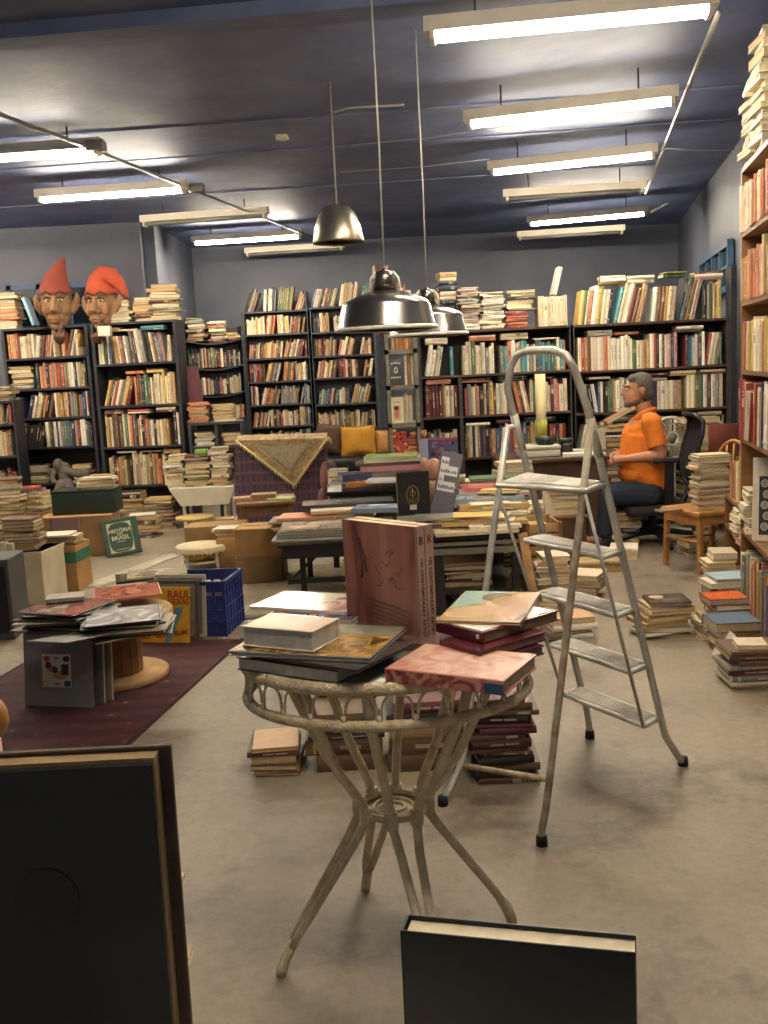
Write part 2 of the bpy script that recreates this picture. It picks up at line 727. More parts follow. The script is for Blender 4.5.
def wall_window(name, fr, w, z0, z1, m, cols=3):
    f = MB()
    t = .05
    for a, b in (((0, -.03, z0), (w, .02, z0 + t)), ((0, -.03, z1 - t), (w, .02, z1))):
        f.box(a, b)
    for i in range(cols + 1):
        x = (w - t) * i / cols
        f.box((x, -.03, z0), (x + t, .02, z1))
    f.box((0, -.02, (z0 + z1) / 2 - .012), (w, .015, (z0 + z1) / 2 + .012))
    f.v = [fr.M @ v for v in f.v]
    g = MB().box((.01, -.002, z0 + .01), (w - .01, .012, z1 - .01))
    g.v = [fr.M @ v for v in g.v]
    o = struct(name, f, m)
    p = child(o, 'window_pane', MB(), m_night)
    me = g.mesh('window_pane', m_night, Matrix.Translation(-o.location))
    p.data = me
    return o


wall_window('window_1', Frame((wallx(10.4) - .035, 10.4, 0), (-wd.x, -wd.y)), 2.0, 1.9, 2.32, m_bluef, 4)
wall_window('window_2', Frame((X(8, 10.82, 2.3), 10.82, 0), (1, 0)), 1.0, 1.98, 2.46, m_bluedim, 3)

# ceiling beam and pipes
fdir = Vector((cos(radians(-8)), sin(radians(-8)), 0))
p0 = fl(40, 80, 2.82)
bm_ = MB().box((-3.6, -.09, 2.985), (5.2, .09, 3.06))
Mb = T_(p0.x, p0.y, 0) @ RZ(radians(-6))
bm_.v = [Mb @ v for v in bm_.v]
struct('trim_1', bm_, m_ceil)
for i, (py, zz) in enumerate(((142, 2.9), (170, 2.9), (205, 2.9))):
    p0 = fl(300, py, zz)
    bm_ = MB().box((-4, -.03, 3.042), (3.2, .03, 3.06))
    Mb = T_(p0.x, p0.y, 0) @ RZ(radians(-5))
    bm_.v = [Mb @ v for v in bm_.v]
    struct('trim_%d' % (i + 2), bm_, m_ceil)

m_conduit = mat('grey_conduit', '#8d8b86', .45, .3)
m_cable = mat('pale_cable', '#9a968c', .6)


def cable(label, pts, r, m, name='conduit', cat='pipe', n=6):
    return solo(name, MB().tube(pts, r, n), m, label, cat)


cable('grey conduit running along the ends of the right-hand row of lamps', [fl(719, 12, 2.9), fl(683, 100, 2.9), fl(660, 158, 2.9), fl(646, 193, 2.9)], .014, m_conduit)
cable('short conduit stub beside the last lit lamp of the right row', [fl(651, 212, 2.9), fl(669, 203, 2.88)], .014, m_conduit)
cable('grey conduit running along the left row of lamps', [fl(-30, 103, 2.92), fl(95, 150, 2.92), fl(200, 193, 2.92), fl(335, 246, 2.92)], .012, m_conduit)
cable('thin cable drooping from the lamps to the right wall', [fl(660, 148, 3.04), fl(690, 150, 3.03), fl(715, 150.5, 3.02), fl(738, 149, 3.03)], .004, m_cable, 'cable', 'cable')
cable('thin cable crossing the ceiling to the second lit lamp', [fl(350, 145, 3.035), fl(420, 139, 3.035), fl(470, 132, 3.035)], .004, m_cable, 'cable', 'cable')
cable('thin cable crossing the ceiling to the third lit lamp', [fl(340, 172, 3.035), fl(420, 167, 3.035), fl(490, 159, 3.035)], .004, m_cable, 'cable', 'cable')
for (px, py), lb in (((96, 148), 'pale junction box on the conduit near the first left lamp'), ((197, 190), 'pale junction box on the conduit near the second left lamp')):
    p = fl(px, py, 2.9)
    solo('junction_box', MB().rbox((p.x - .06, p.y - .05, 2.88), (p.x + .06, p.y + .05, 2.945), .008), m_conduit, lb, 'junction box')
p = fl(282, 137, 3.045)
solo('paint_flake', MB().prism([(p.x - .04, p.y - .06), (p.x + .035, p.y - .07), (p.x + .045, p.y + .05), (p.x, p.y + .08), (p.x - .045, p.y + .04)], 3.035, 3.0495), m_whitepaint,
     'white flake of peeling paint alone on the dark ceiling', 'paint flake')

# ------------------------------------------------------------------ lamps
m_tube_on = emit_mat('lit_tube', (1.0, .89, .72), 30.0)
m_tube_far = emit_mat('bright_lit_tube', (1.0, .89, .72), 58.0)
m_tube_off = mat('unlit_tube', '#8f8b84', .3)
m_house = mat('lamp_housing', '#d6ccb8', .5, var=.08)
m_slot = mat('lamp_slot', '#3a3936', .6)


def fixture(c, ang, lit, label, z):
    t = Thing('fluorescent_lamp', label, 'lamp', (c[0], c[1], z), ang, 'fluorescent lamps on the ceiling')
    L = .625
    h = MB()
    h.prism([(-.05, .03), (.05, .03), (.045, .095), (-.045, .095)], -L, L, M=RY(pi / 2) @ RZ(pi / 2))
    t.part('housing', h, m_house)
    for s in (-1, 1):
        t.part('tube', MB().tube([(-L + .035, s * .024, .012), (L - .035, s * .024, .012)], .0145, 10), (m_tube_far if c[1] > 7 else m_tube_on) if lit else m_tube_off)
        e = MB().rbox((s * (L - .035) - .012, -.05, -.008), (s * (L - .035) + .012, .05, .034), .004)
        t.part('lamp_holder', e, m_house)
    t.part('hanger', MB().tube([(-.4, 0, .08), (-.4, 0, 3.05 - z)], .006, 6), m_slot)
    t.part('hanger', MB().tube([(.4, 0, .08), (.4, 0, 3.05 - z)], .006, 6), m_slot)


FX = [((425, 42), (718, 14), 2.83, 1, 'lit tube lamp nearest on the right row, largest in view'),
      ((464, 128), (680, 103), 2.83, 1, 'lit tube lamp second from the front on the right row'),
      ((489, 175), (658, 157), 2.83, 1, 'lit tube lamp third from the front on the right row'),
      ((504, 201), (645, 192), 2.83, 0, 'unlit tube lamp between two lit ones on the right row'),
      ((527, 226), (649, 215), 2.83, 1, 'lit tube lamp farthest back on the right row'),
      ((517, 240), (625, 233), 2.83, 0, 'unlit tube lamp at the far end of the right row'),
      ((-60, 165), (80, 155), 2.87, 1, 'lit tube lamp cut off by the left edge of the photo'),
      ((41, 202), (184, 192), 2.87, 1, 'lit tube lamp above the gnome heads, whole in view'),
      ((143, 226), (267, 217), 2.87, 0, 'unlit tube lamp between two lit ones on the left row'),
      ((194, 245), (301, 238), 2.87, 1, 'lit tube lamp farthest back on the left row'),
      ((247, 256), (343, 250), 2.87, 0, 'unlit tube lamp at the far end of the left row')]
for a, b, z, lit, lb in FX:
    p, q = fl(*a, z), fl(*b, z)
    d = q - p
    fixture(((p.x + q.x) / 2, (p.y + q.y) / 2), math.atan2(d.y, d.x), lit, lb, z)
for c, lb in (((.55, 2.9), 'lit tube lamp overhead in front of the ladder'), ((.2, 1.35), 'lit tube lamp overhead by the shop window'),
              ((-2.75, 4.6), 'unlit tube lamp overhead above the rug'), ((-4.7, 7.6), 'added lit tube lamp, out of view, at the far left wall'), ((-4.5, 9.2), 'added lit tube lamp, out of view, by the left back wall')):  # the last two lamps are added out of view to brighten the back shelves
    fixture(c, radians(-8), not lb.startswith('unlit'), lb, 2.85)

# pendant lamps
m_chrome = mat('polished_dark_metal', '#7d7a76', .24, .9, var=.1)
m_rimw = mat('white_enamel_rim', '#d8d4c8', .4)
m_brushed = mat('brushed_aluminium', '#b3aa97', .32, .9, var=.08, scale=40)


def factory_lamp(px, y, pyrim, label, r=.2):
    x = X(px, y, 1.6)
    z = Zat(px, pyrim, y)
    t = Thing('pendant_lamp', label, 'lamp', (x, y, z), 0, 'factory pendant lamps')
    k = r / .2
    t.part('lamp_shade', MB().lathe([(.2 * k, .0), (.203 * k, .006), (.198 * k, .012), (.178 * k, .095), (.17 * k, .108), (.12 * k, .13), (.06 * k, .15),
                                     (.056 * k, .145), (.116 * k, .124), (.164 * k, .102), (.172 * k, .09), (.19 * k, .01), (.19 * k, .0)], 48), m_chrome)
    t.part('rim', MB().lathe([(.188 * k, -.006), (.207 * k, -.006), (.209 * k, .002), (.204 * k, .009), (.19 * k, .004), (.188 * k, -.006)], 48), m_rimw)
    nk = MB().lathe([(.048 * k, .15), (.04 * k, .2), (.036 * k, .225), (.012, .232), (.006, .24)], 20)
    t.part('neck', nk, m_chrome)
    br = MB()
    for s in (-1, 1):
        br.tube([(s * .062 * k, 0, .145), (s * .055 * k, 0, .2), (s * .034 * k, 0, .226)], .006, 6)
    t.part('bracket', br, m_rimw)
    t.part('bulb', MB().ell((0, 0, .09), (.032, .032, .05), 8).tube([(0, 0, .12), (0, 0, .16)], .015, 8), m_rimw)
    t.part('cord', MB().tube([(0, 0, .235), (.004, 0, .7), (0, 0, 3.045 - z)], .0045, 6), m_cable)


factory_lamp(386.5, 4.1, 329, 'dark polished factory pendant lamp, the nearer and larger of the pair')
factory_lamp(428, 5.2, 335, 'dark polished factory pendant lamp, the farther one half behind its twin')
x, z = X(338, 6, 2.2), Zat(338, 243, 6)
t = Thing('pendant_lamp', 'bell-shaped brushed aluminium pendant lamp hanging on a thin rod', 'lamp', (x, 6, z))
t.part('lamp_shade', MB().lathe([(.148, 0), (.15, .01), (.135, .09), (.105, .165), (.075, .2), (.03, .212), (.01, .214), (.01, .21), (.07, .194), (.1, .16), (.13, .088), (.144, .01), (.144, 0)], 40), m_brushed)
t.part('bulb', MB().ell((0, 0, .07), (.035, .035, .045), 8).tube([(0, 0, .1), (0, 0, .2)], .016, 8), m_rimw)
t.part('cord', MB().tube([(0, 0, .21), (0, 0, 3.045 - z)], .006, 6), m_cable)
t.part('arm', MB().tube([(0, 0, 2.87 - z), (.1, .02, 2.9 - z), (.42, .05, 2.91 - z)], .006, 6), m_cable)


# ------------------------------------------------------------------ bookcases
def bookcase(name, label, fr, w, depth, boards, h, m, t=.022, bt=.022, back=None, uprights=(), cat='bookcase', mb=None):
    T = Thing(name, label, cat, fr.p(w / 2, depth / 2, 0))
    def put(n, lo, hi, mm=m):
        b = MB().box(lo, hi)
        b.v = [fr.M @ v for v in b.v]
        T.part(n, b, mm, True)
    put('side_panel', (-t, 0, 0), (0, depth, h))
    put('side_panel', (w, 0, 0), (w + t, depth, h))
    for u in uprights:
        put('divider', (u[0] - t / 2, .002, u[1]), (u[0] + t / 2, depth, u[2]))
    for z in boards:
        put('shelf', (0, .001, z - bt), (w, depth - .004, z), mb or m)
    if back:
        put('back_panel', (-t, depth, 0), (w + t, depth + .01, h), back)
    return T


def frame_px(pxl, yl, pxr, yr, z):
    a = Vector((X(pxl, yl, z), yl, 0))
    b = Vector((X(pxr, yr, z), yr, 0))
    d = b - a
    return Frame(a, (d.x, d.y)), d.length


SH = ['top', 'second', 'third', 'fourth', 'fifth', 'sixth', 'seventh', 'eighth']

# leftmost pair under the gnome heads
fr, w = frame_px(8, 10.2, 88, 10.08, 1.5)
zs = [Zat(48, py, 10.15) for py in (326.5, 357, 388, 417.5, 447, 484)]
bookcase('bookcase', 'leftmost tall black bookcase, under the gnome head with upright hat', fr, w, .26, zs + [.08], zs[0], m_black, t=.03, back=m_black)
LBfr, LBw, LBz = fr, w, zs
for i in range(1, 5):
    if i == 2:
        stack(fr.p(.13, .02, 0).xy, zs[i], .23, .24, .16, 7, W_OLD, 'flat stack in leftmost bookcase', near=False, face='mix')
        x0 = .28
    else:
        x0 = .02
    shelf_row(fr, x0, w - .02, zs[i], .215, .265, W_WARM if i < 2 else W_MIX, SH[i - 1] + ' shelf, leftmost tall bookcase', lean=.5 if i in (1, 4) else .2, clear=zs[i - 1] - zs[i] - .022, lay=.25)
stack(fr.p(.17, .02, 0).xy, zs[5], .2, .27, .18, 7, W_DARK, 'left stack beside stone figure', near=False, face='mix')
stack(fr.p(.67, .02, 0).xy, zs[5], .18, .2, .18, 6, W_OLD, 'right stack beside stone figure', near=False, face='mix')
shelf_row(fr, .05, w - .1, .08, .16, .24, W_MIX, 'bottom shelf, leftmost tall bookcase', lean=.7)
stack(fr.p(-.02, .04, 0).xy, zs[0], .36, .34, .2, 10, W_WARM, 'pile beside upright-hat gnome head', near=False, face='mix')

fr, w = frame_px(97, 9.98, 176, 9.88, 1.5)
zs = [Zat(138, py, 9.88) for py in (321, 362.5, 405, 446.5, 485.5)]
bookcase('bookcase', 'tall black bookcase under the gnome head with drooping hat', fr, w, .26, zs + [.08], zs[0], m_black, t=.03, back=m_black)
LB2 = (fr, w, zs)
for i in range(1, 5):
    shelf_row(fr, .02, w - .02, zs[i], .25, .32, W_OLD if i != 1 else W_MIX, SH[i - 1] + ' shelf, drooping-hat gnome bookcase', lean=.55 if i == 1 else .12, side=-1 if i == 1 else 1, clear=zs[i - 1] - zs[i] - .022, lay=.85)
for a, b, top, n, pl in ((100, 131, 300, 7, 'first pile beside drooping-hat gnome'), (133, 158, 297, 6, 'middle pile beside drooping-hat gnome'), (150, 180, 284, 9, 'last pile beside drooping-hat gnome')):
    stack_px(a, b, 0, top, n, W_OLD, pl, zs[0], y=10.02 if a < 150 else 9.98, near=False, face='mix')

# narrow case cut by the left edge
fr, w = frame_px(-40, 9.7, 14, 9.7, 1.0)
zs = [Zat(2, py, 9.7) for py in (401, 424, 456, 492)]
bookcase('bookcase', 'low dark bookcase cut off by the left edge of the photo', fr, w, .25, zs + [.08], zs[0], m_black, back=m_black)
for i in range(1, 4):
    shelf_row(fr, .02, w - .01, zs[i], .17, .25, W_OLD, SH[i - 1] + ' shelf, low edge bookcase', clear=zs[i - 1] - zs[i] - .022)
stack(fr.p(.42, .02, 0).xy, zs[0], .14, .24, .18, 4, W_DARK, 'pile on the low edge bookcase', near=False, face='mix')

# sagging shelves in the recess
fr, w = frame_px(186, 12.2, 243, 12.4, 1.6)
zs = [Zat(215, py, 12.3) for py in (343, 369, 396, 422)]
t = bookcase('bookcase', 'sagging black shelves in the dark recess between the tall bookcases', fr, w, .26, [.1], 2.0, m_black, back=m_black)
for zz in zs:
    b = MB()
    for k in range(8):
        f0, f1 = k / 8, (k + 1) / 8
        d0, d1 = [.05 * (4 * (f - .5) ** 2) for f in (f0, f1)]
        b.add([(w * f0, 0, zz - .02 + d0), (w * f1, 0, zz - .02 + d1), (w * f1, .25, zz - .02 + d1), (w * f0, .25, zz - .02 + d0),
               (w * f0, 0, zz + d0), (w * f1, 0, zz + d1), (w * f1, .25, zz + d1), (w * f0, .25, zz + d0)],
              [(0, 3, 2, 1), (4, 5, 6, 7), (0, 1, 5, 4), (2, 3, 7, 6)])
    b.v = [fr.M @ v for v in b.v]
    t.part('shelf', b, m_black, True)
for i, zz in enumerate(zs):
    if i == 0:
        stack(fr.p(.14, .02, 0).xy, zz + .03, .28, .22, .18, 8, W_DARK, 'left pile atop sagging shelves', near=False, face='mix')
        stack(fr.p(.4, .02, 0).xy, zz + .005, .26, .22, .18, 8, W_OLD, 'middle pile atop sagging shelves', near=False, yaw=.1)
        stack(fr.p(.58, .02, 0).xy, zz + .03, .09, .16, .18, 3, W_WARM, 'right pile atop sagging shelves', near=False)
    else:
        shelf_row(fr, .02, w - .02, zz + .02, .17, .24, W_DARK if i < 3 else W_OLD, SH[i] + ' row, sagging recess shelves', lean=.15, tmin=.012, tmax=.03)

# far pair of grey-black cases
m_greyblack = mat('grey_black_wood', '#35363b', .5, var=.2)
for pxl, pxr, pys, nm in ((247, 309, (310.5, 333.5, 357.5, 381, 404, 426, 447), 'left'), (313, 374, (306, 331, 355, 377, 403.5, 428.5, 450), 'right')):
    fr, w = frame_px(pxl, 12.6, pxr, 12.6, 1.6)
    mid = (pxl + pxr) / 2
    zs = [Zat(mid, py, 12.6) for py in pys]
    bookcase('bookcase', 'tall dark bookcase of seven shelves, %s one of the far pair' % nm, fr, w, .26, zs + [.5, .08], zs[0], m_greyblack, t=.04, back=m_greyblack)
    for i in range(1, 7):
        shelf_row(fr, .015, w - .015, zs[i], .17, min(.235, zs[i - 1] - zs[i] - .04), W_MIX if i in (4, 6) else W_OLD, SH[i - 1] + ' shelf, %s far bookcase' % nm, lean=.35 if i in (1, 5) else .6, tmin=.012, tmax=.03,
                  clear=zs[i - 1] - zs[i] - .022)
    shelf_row(fr, -.02 if nm == 'left' else .0, w + .03, zs[0], .2, .29, W_MIX, 'top of the %s far bookcase' % nm, lean=.95, tmin=.014, tmax=.035, maxang=.42)

# long case behind the ladder (two bays)
YR = 8.15
fr, w = frame_px(421, YR, 570, YR, 1.4)
zA = [Zat(500, py, YR) for py in (328.5, 373, 414, 456)]
u = X(461, YR, 1.1) - fr.o.x
bookcase('bookcase', 'long dark bookcase behind the top of the ladder', fr, w, .3, zA + [.45, .08], zA[0], m_dark, t=.03, bt=.018, back=m_dark, uprights=[(u, .08, zA[1] - .02)], mb=m_dkbrown)
for i in range(1, 4):
    cl = zA[i - 1] - zA[i] - .02
    pal = dict(white=6, cream=8, teal=6, beige=6, orange=2, blue=2, green=2, grey=2) if i == 1 else W_MIX
    for x0, x1, nm in ((.02, u - .02, 'left bay'), (u + .02, w - .02, 'right bay')):
        shelf_row(fr, x0, x1, zA[i], .205, .262, pal, '%s shelf, %s behind ladder' % (SH[i - 1], nm), lean=.1, tmin=.013, tmax=.036, clear=cl, lay=.9)
# piles on top of it
for a, b, top, n, pal, pl, dy in ((379, 396, 264, 5, dict(maroon=5, red=4), 'red pile above near pendant lamp', .1), (411, 440, 294, 6, W_OLD, 'low pile above far pendant lamp', .02),
                              (440, 459, 272, 9, W_DARK, 'dark pile left of the magazines', .08), (460, 481, 287, 17, dict(white=6, beige=4, grey=3, pink=2), 'wavy magazine pile atop ladder bookcase', .02),
                              (481, 505, 292, 13, dict(white=5, cream=4, orange=2, grey=3), 'cream pile atop ladder bookcase', .02),
                              (506, 529, 311, 8, dict(red=8, orange=3), 'red pile atop ladder bookcase', .02)):
    stack_px(a, b, 0, top, n, pal, pl, zA[0], y=YR + dy, near=False, face='spine')
stack_px(507, 536, 0, 290, 4, dict(white=5, grey=3, black=2), 'loose books atop red pile', Zat(515, 310, YR), y=YR + .05, near=False, face='mix')
for a, b, h0, h1, pal, pl in ((396, 413, .28, .4, dict(cream=4, ochre=4, tan=3), 'upright books beside far pendant neck'), (413, 440, .3, .36, W_DARK, 'upright books above far pendant')):
    x0, x1 = X(a, YR, 1.8) - fr.o.x, X(b, YR, 1.8) - fr.o.x
    shelf_row(fr, x0, x1, zA[0], h0, h1, pal, pl, lean=0, y0=.12)
x0, x1 = X(537, YR, 1.8) - fr.o.x, X(568, YR, 1.8) - fr.o.x
shelf_row(fr, x0, x1, zA[0], .232, .24, dict(cream=9, beige=1), 'cream set atop the ladder bookcase', lean=0, tmin=.024, tmax=.026, gap=0)
M = fr.M @ T_(X(556, YR, 1.8) - fr.o.x, .05, zA[0] + .25) @ RY(.25)
ROWINFO[len(ROWINFO)] = dict(kind='one', place='', n=1)
add_book(M, .035, .22, .15, 'white', len(ROWINFO) - 1, 1, 'one')['label'] = 'white book tilted upright on top of the cream set'

# long case behind the man
YM = 8.15
fr, w = frame_px(575, YM, 727, YM, 1.4)
zB = [Zat(650, py, YM) for py in (321.5, 368, 410, 452)]
bookcase('bookcase', 'long dark bookcase behind the seated man', fr, w, .3, zB + [.45, .08], zB[0], m_dark, t=.03, bt=.018, back=m_dark, mb=m_dkbrown)
solo('shelf_post', MB().box((fr.p(w + .03, 0, 0).x, YM - .01, .0), (fr.p(w + .075, 0, 0).x, YM + .12, 2.08)), m_black, 'tall black post at the right end of the long bookcase', 'post')
for i in range(1, 4):
    shelf_row(fr, .02, w - .02, zB[i], .225, .275, W_MIX if i != 2 else dict(W_MIX, cream=12, beige=9), '%s shelf behind seated man' % SH[i - 1], lean=.1, tmin=.012, tmax=.034, clear=zB[i - 1] - zB[i] - .02, lay=.75)
shelf_row(fr, .02, w - .02, zB[0], .27, .35, dict(W_MIX, ochre=4, cream=12), 'top row above seated man', lean=.8, tmin=.012, tmax=.036, clear=.42, lay=.7, maxang=.32)

# grey steel rack
YS = 7.75
fr, w = frame_px(388, YS, 416.5, YS, 1.3)
zS = [Zat(403, py, YS) for py in (349, 385, 423, 458.5)]
t = Thing('steel_rack', 'narrow grey steel rack with books faced out, beside the ladder bookcase', 'shelf', fr.p(w / 2, .2, 0))
for xx, yy in ((0, 0), (w, 0), (0, .3), (w, .3)):
    b = MB()
    b.box((xx - .017, yy, 0), (xx + .017, yy + .004, zS[0] + .12)).box((xx - .017, yy, 0), (xx - .013, yy + .034, zS[0] + .12))
    b.v = [fr.M @ v for v in b.v]
    t.part('post', b, m_steel, True)
for z in zS + [.4, .1]:
    b = MB().box((-.015, .0, z - .035), (w + .015, .33, z - .001))
    b.v = [fr.M @ v for v in b.v]
    t.part('shelf', b, m_steel, True)
shelf_row(fr, .04, w - .02, zS[0], .2, .26, W_WARM, 'top of the grey steel rack', lean=0, y0=.02)
shelf_row(fr, .13, w - .02, zS[1], .2, .25, dict(cream=3, ochre=2, black=2, white=2), 'second shelf of steel rack', lean=.1, y0=.03)
shelf_row(fr, .11, w - .02, zS[2], .21, .25, dict(white=4, red=3, beige=3), 'third shelf of steel rack', lean=0, y0=.03)
stack(fr.p(.19, .02, 0).xy, zS[3], .2, .13, .2, 7, dict(red=5, orange=5), 'orange pile in steel rack', near=False)


def faceout(fr, x, z, w, h, T, col, label, art, yoff=.0, lean=.06):
    """a book shown face-out, leaning back a little"""
    t = Thing('book', label, 'book')
    t.o.matrix_world = fr.M @ T_(x, yoff, z) @ RX(-lean)
    t.Mw = t.o.matrix_world.copy()
    c = MB().rbox((0, 0, 0), (w, .003, h), .001, C(col), seg=1).rbox((0, T - .003, 0), (w, T, h), .001, C(col), seg=1).box((0, .003, 0), (.003, T - .003, h), C(col))
    t.part('cover', c, M_GLOSS)
    t.part('page_block', MB().box((.003, .003, .003), (w - .003, T - .003, h - .003), C('#d9cba9')), M_PAGES)
    if art:
        a = MB()
        art(a, w, h)
        t.part('cover_art', a, M_GLOSS)
    return t


def disc(a, cx, cz, rx, rz, col, y=-.0012, n=20):
    a.add([(cx + rx * cos(2 * pi * k / n), y, cz + rz * sin(2 * pi * k / n)) for k in range(n)], [tuple(range(n))], col)


def rect(a, x0, z0, x1, z1, col, y=-.001):
    a.add([(x0, y, z0), (x1, y, z0), (x1, y, z1), (x0, y, z1)], [(0, 1, 2, 3)], col)


def art_dark(a, w, h):
    wh = C('#d8d2c4')
    for k in range(5):
        rect(a, w * (.22 + .12 * k), h * (.8 + .03 * (1 - abs(k - 2) / 2)), w * (.3 + .12 * k), h * (.86 + .03 * (1 - abs(k - 2) / 2)), wh)
    for k in range(6):
        rect(a, w * (.2 + .1 * k), h * .27, w * (.27 + .1 * k), h * .33, wh)
    disc(a, w * .5, h * .58, w * .11, h * .12, wh)
    disc(a, w * .5, h * .58, w * .06, h * .07, C('#3a3033'), -.0016)


def art_pale(a, w, h):
    rect(a, w * .2, h * .8, w * .8, h * .83, C('#8b7b66'))
    rect(a, w * .2, h * .14, w * .75, h * .68, C('#d8a98a'))
    disc(a, w * .45, h * .58, w * .2, h * .09, C('#5b3a2a'), -.0016)
    disc(a, w * .45, h * .36, w * .17, h * .16, C('#c9785a'), -.0016)


faceout(fr, .0, zS[1], .13, .2, .03, '#3a3033', 'dark book faced out with white ring of lettering, second rack shelf', art_dark, .0)
faceout(fr, .01, zS[2], .1, .2, .03, '#ddd0b6', 'cream book faced out with a reddish picture, third rack shelf', art_pale, .0)


def art_pattern(a, w, h):
    r2 = random.Random(5)
    for _ in range(26):
        disc(a, w * r2.uniform(.08, .92), h * r2.uniform(.06, .94), w * .07, h * .05, C(r2.choice(['#3c2a22', '#d9a08a', '#702018', '#e0b070'])), -.001 - r2.uniform(0, .0008), 8)


faceout(fr, .005, zS[3], .12, .21, .03, '#b5482e', 'red patterned book faced out on the lowest rack shelf in view', art_pattern, .0)

# wooden case on the right wall
RXD = (-.196, -.981)
fr = Frame((1.85, 5.12, 0), RXD)
wR = 1.5
zR = [Zat(738, py, 5.1) for py in (168, 233, 302, 370, 438)] + [.5, .07]
bookcase('bookcase', 'brown wooden bookcase against the right wall', fr, wR, .3, zR, zR[0], m_brownw, t=.025, bt=.022, back=m_dkbrown)
for i, (hm, hx, pal) in enumerate(((.2, .25, dict(cream=6, ochre=3, beige=5, pink=2, orange=2)), (.2, .26, dict(orange=5, tan=5, beige=4, pink=3, red=2)),
                                   (.2, .25, dict(cream=6, yellow=3, white=3, orange=2)), (.24, .3, dict(white=5, red=3, navy=3, beige=3, black=2)))):
    shelf_row(fr, .0, wR - .3, zR[i + 1], hm, hx, pal, '%s shelf of right-wall wooden case' % SH[i], lean=.15, tmin=.018, tmax=.045, y0=-.01, near=True)
shelf_row(fr, .0, wR - .2, zR[6], .3, .36, dict(yellow=3, orange=3, teal=2, blue=2, white=3, navy=2, red=2, grey=3), 'bottom shelf of right-wall wooden case', lean=.1, tmin=.014, tmax=.03, y0=-.01, near=True)
stack(fr.p(.16, -.0, 0).xy, zR[0], .35, .26, .2, 9, dict(white=5, beige=5, cream=4, grey=3), 'pile on top of right-wall case', near=True, face='mix', yaw=math.atan2(RXD[1], RXD[0]))
stack(fr.p(.45, -.0, 0).xy, zR[0], .5, .26, .2, 12, dict(white=5, beige=5, cream=4, grey=3), 'second pile atop right-wall case', near=True, face='mix', yaw=math.atan2(RXD[1], RXD[0]))

# ------------------------------------------------------------------ hero books
def flat_book(z0, T, FL, FR, BR, cover, spine='left', label='', page='#cfc4ab', art=None, name='book', cat='book', ct=.003, group=None,
              artmat=None, covermat=None, soft=False, spinecol=None):
    """a lying book from the image corners of its top face (front-left, front-right, back-right)"""
    zt = z0 + T
    a, b, c = fl(*FL, zt), fl(*FR, zt), fl(*BR, zt)
    xd = (b - a)
    w = xd.length
    xd.normalize()
    yd = Vector((-xd.y, xd.x, 0))
    d = abs((c - b).dot(yd))
    return lay_book((a.x, a.y, z0), math.atan2(xd.y, xd.x), w, d, T, cover, spine, label, page, art, name, cat, ct, group, artmat, covermat, soft, spinecol)


def lay_book(o, rz, w, d, T, cover, spine='left', label='', page='#cfc4ab', art=None, name='book', cat='book', ct=.003, group=None, artmat=None,
             covermat=None, soft=False, spinecol=None):
    t = Thing(name, label, cat, o, rz, group)
    col = C(cover) if isinstance(cover, str) else cover
    sc = C(spinecol) if spinecol else col
    m = MB()
    ov = .0 if soft else .004
    m.rbox((0, 0, 0), (w, d, ct), .001, col, seg=1)
    m.rbox((0, 0, T - ct), (w, d, T), .001, col, seg=1)
    if spine == 'left':
        m.box((-.001, 0, .0005), (ct, d, T - .0005), sc)
    elif spine == 'right':
        m.box((w - ct, 0, .0005), (w + .001, d, T - .0005), sc)
    elif spine == 'front':
        m.box((0, -.001, .0005), (w, ct, T - .0005), sc)
    else:
        m.box((0, d - ct, .0005), (w, d + .001, T - .0005), sc)
    t.part('cover', m, covermat or M_GLOSS)
    p = MB().box((ov if spine != 'left' else ct, ov if spine != 'front' else ct, ct), (w - (ov if spine != 'right' else ct), d - (ov if spine != 'back' else ct), T - ct), C(page))
    t.part('page_block', p, M_PAGES)
    if art:
        a = MB()
        art(a, w, d)
        a.v = [Vector((v.x, v.z, T - v.y * .5)) for v in a.v]
        a.f = [f[::1] for f in a.f]
        t.part('cover_art', a, artmat or M_GLOSS)
    t.T, t.w, t.d = T, w, d
    return t


def swirl_mat(name, stops, scale=5.0, rough=.3, dist=2.0, kind='noise', stretch=None):
    m = bpy.data.materials.new(name)
    nt, b = nodes(m)
    tc = nt.nodes.new('ShaderNodeTexCoord')
    if kind == 'noise':
        n = nt.nodes.new('ShaderNodeTexNoise')
        n.inputs['Scale'].default_value = scale
        n.inputs['Distortion'].default_value = dist
        n.inputs['Detail'].default_value = 5
        out = n.outputs['Fac']
    else:
        n = nt.nodes.new('ShaderNodeTexWave')
        n.wave_type = 'BANDS'
        n.inputs['Scale'].default_value = scale
        n.inputs['Distortion'].default_value = dist
        n.inputs['Detail'].default_value = 3
        out = n.outputs['Fac']
    if stretch:
        mp = nt.nodes.new('ShaderNodeMapping')
        mp.inputs['Scale'].default_value = stretch
        nt.links.new(tc.outputs['Object'], mp.inputs['Vector'])
        nt.links.new(mp.outputs['Vector'], n.inputs['Vector'])
    else:
        nt.links.new(tc.outputs['Object'], n.inputs['Vector'])
    r = nt.nodes.new('ShaderNodeValToRGB')
    e = r.color_ramp.elements
    e[0].position, e[0].color = stops[0][0], (*C(stops[0][1]), 1)
    e[1].position, e[1].color = stops[-1][0], (*C(stops[-1][1]), 1)
    for p, c in stops[1:-1]:
        e.new(p).color = (*C(c), 1)
    nt.links.new(out, r.inputs['Fac'])
    nt.links.new(r.outputs['Color'], b.inputs['Base Color'])
    b.inputs['Roughness'].default_value = rough
    MATS[name] = m
    return m


full = lambda a, w, h: rect(a, .004, .004, w - .004, h - .004, (1, 1, 1))

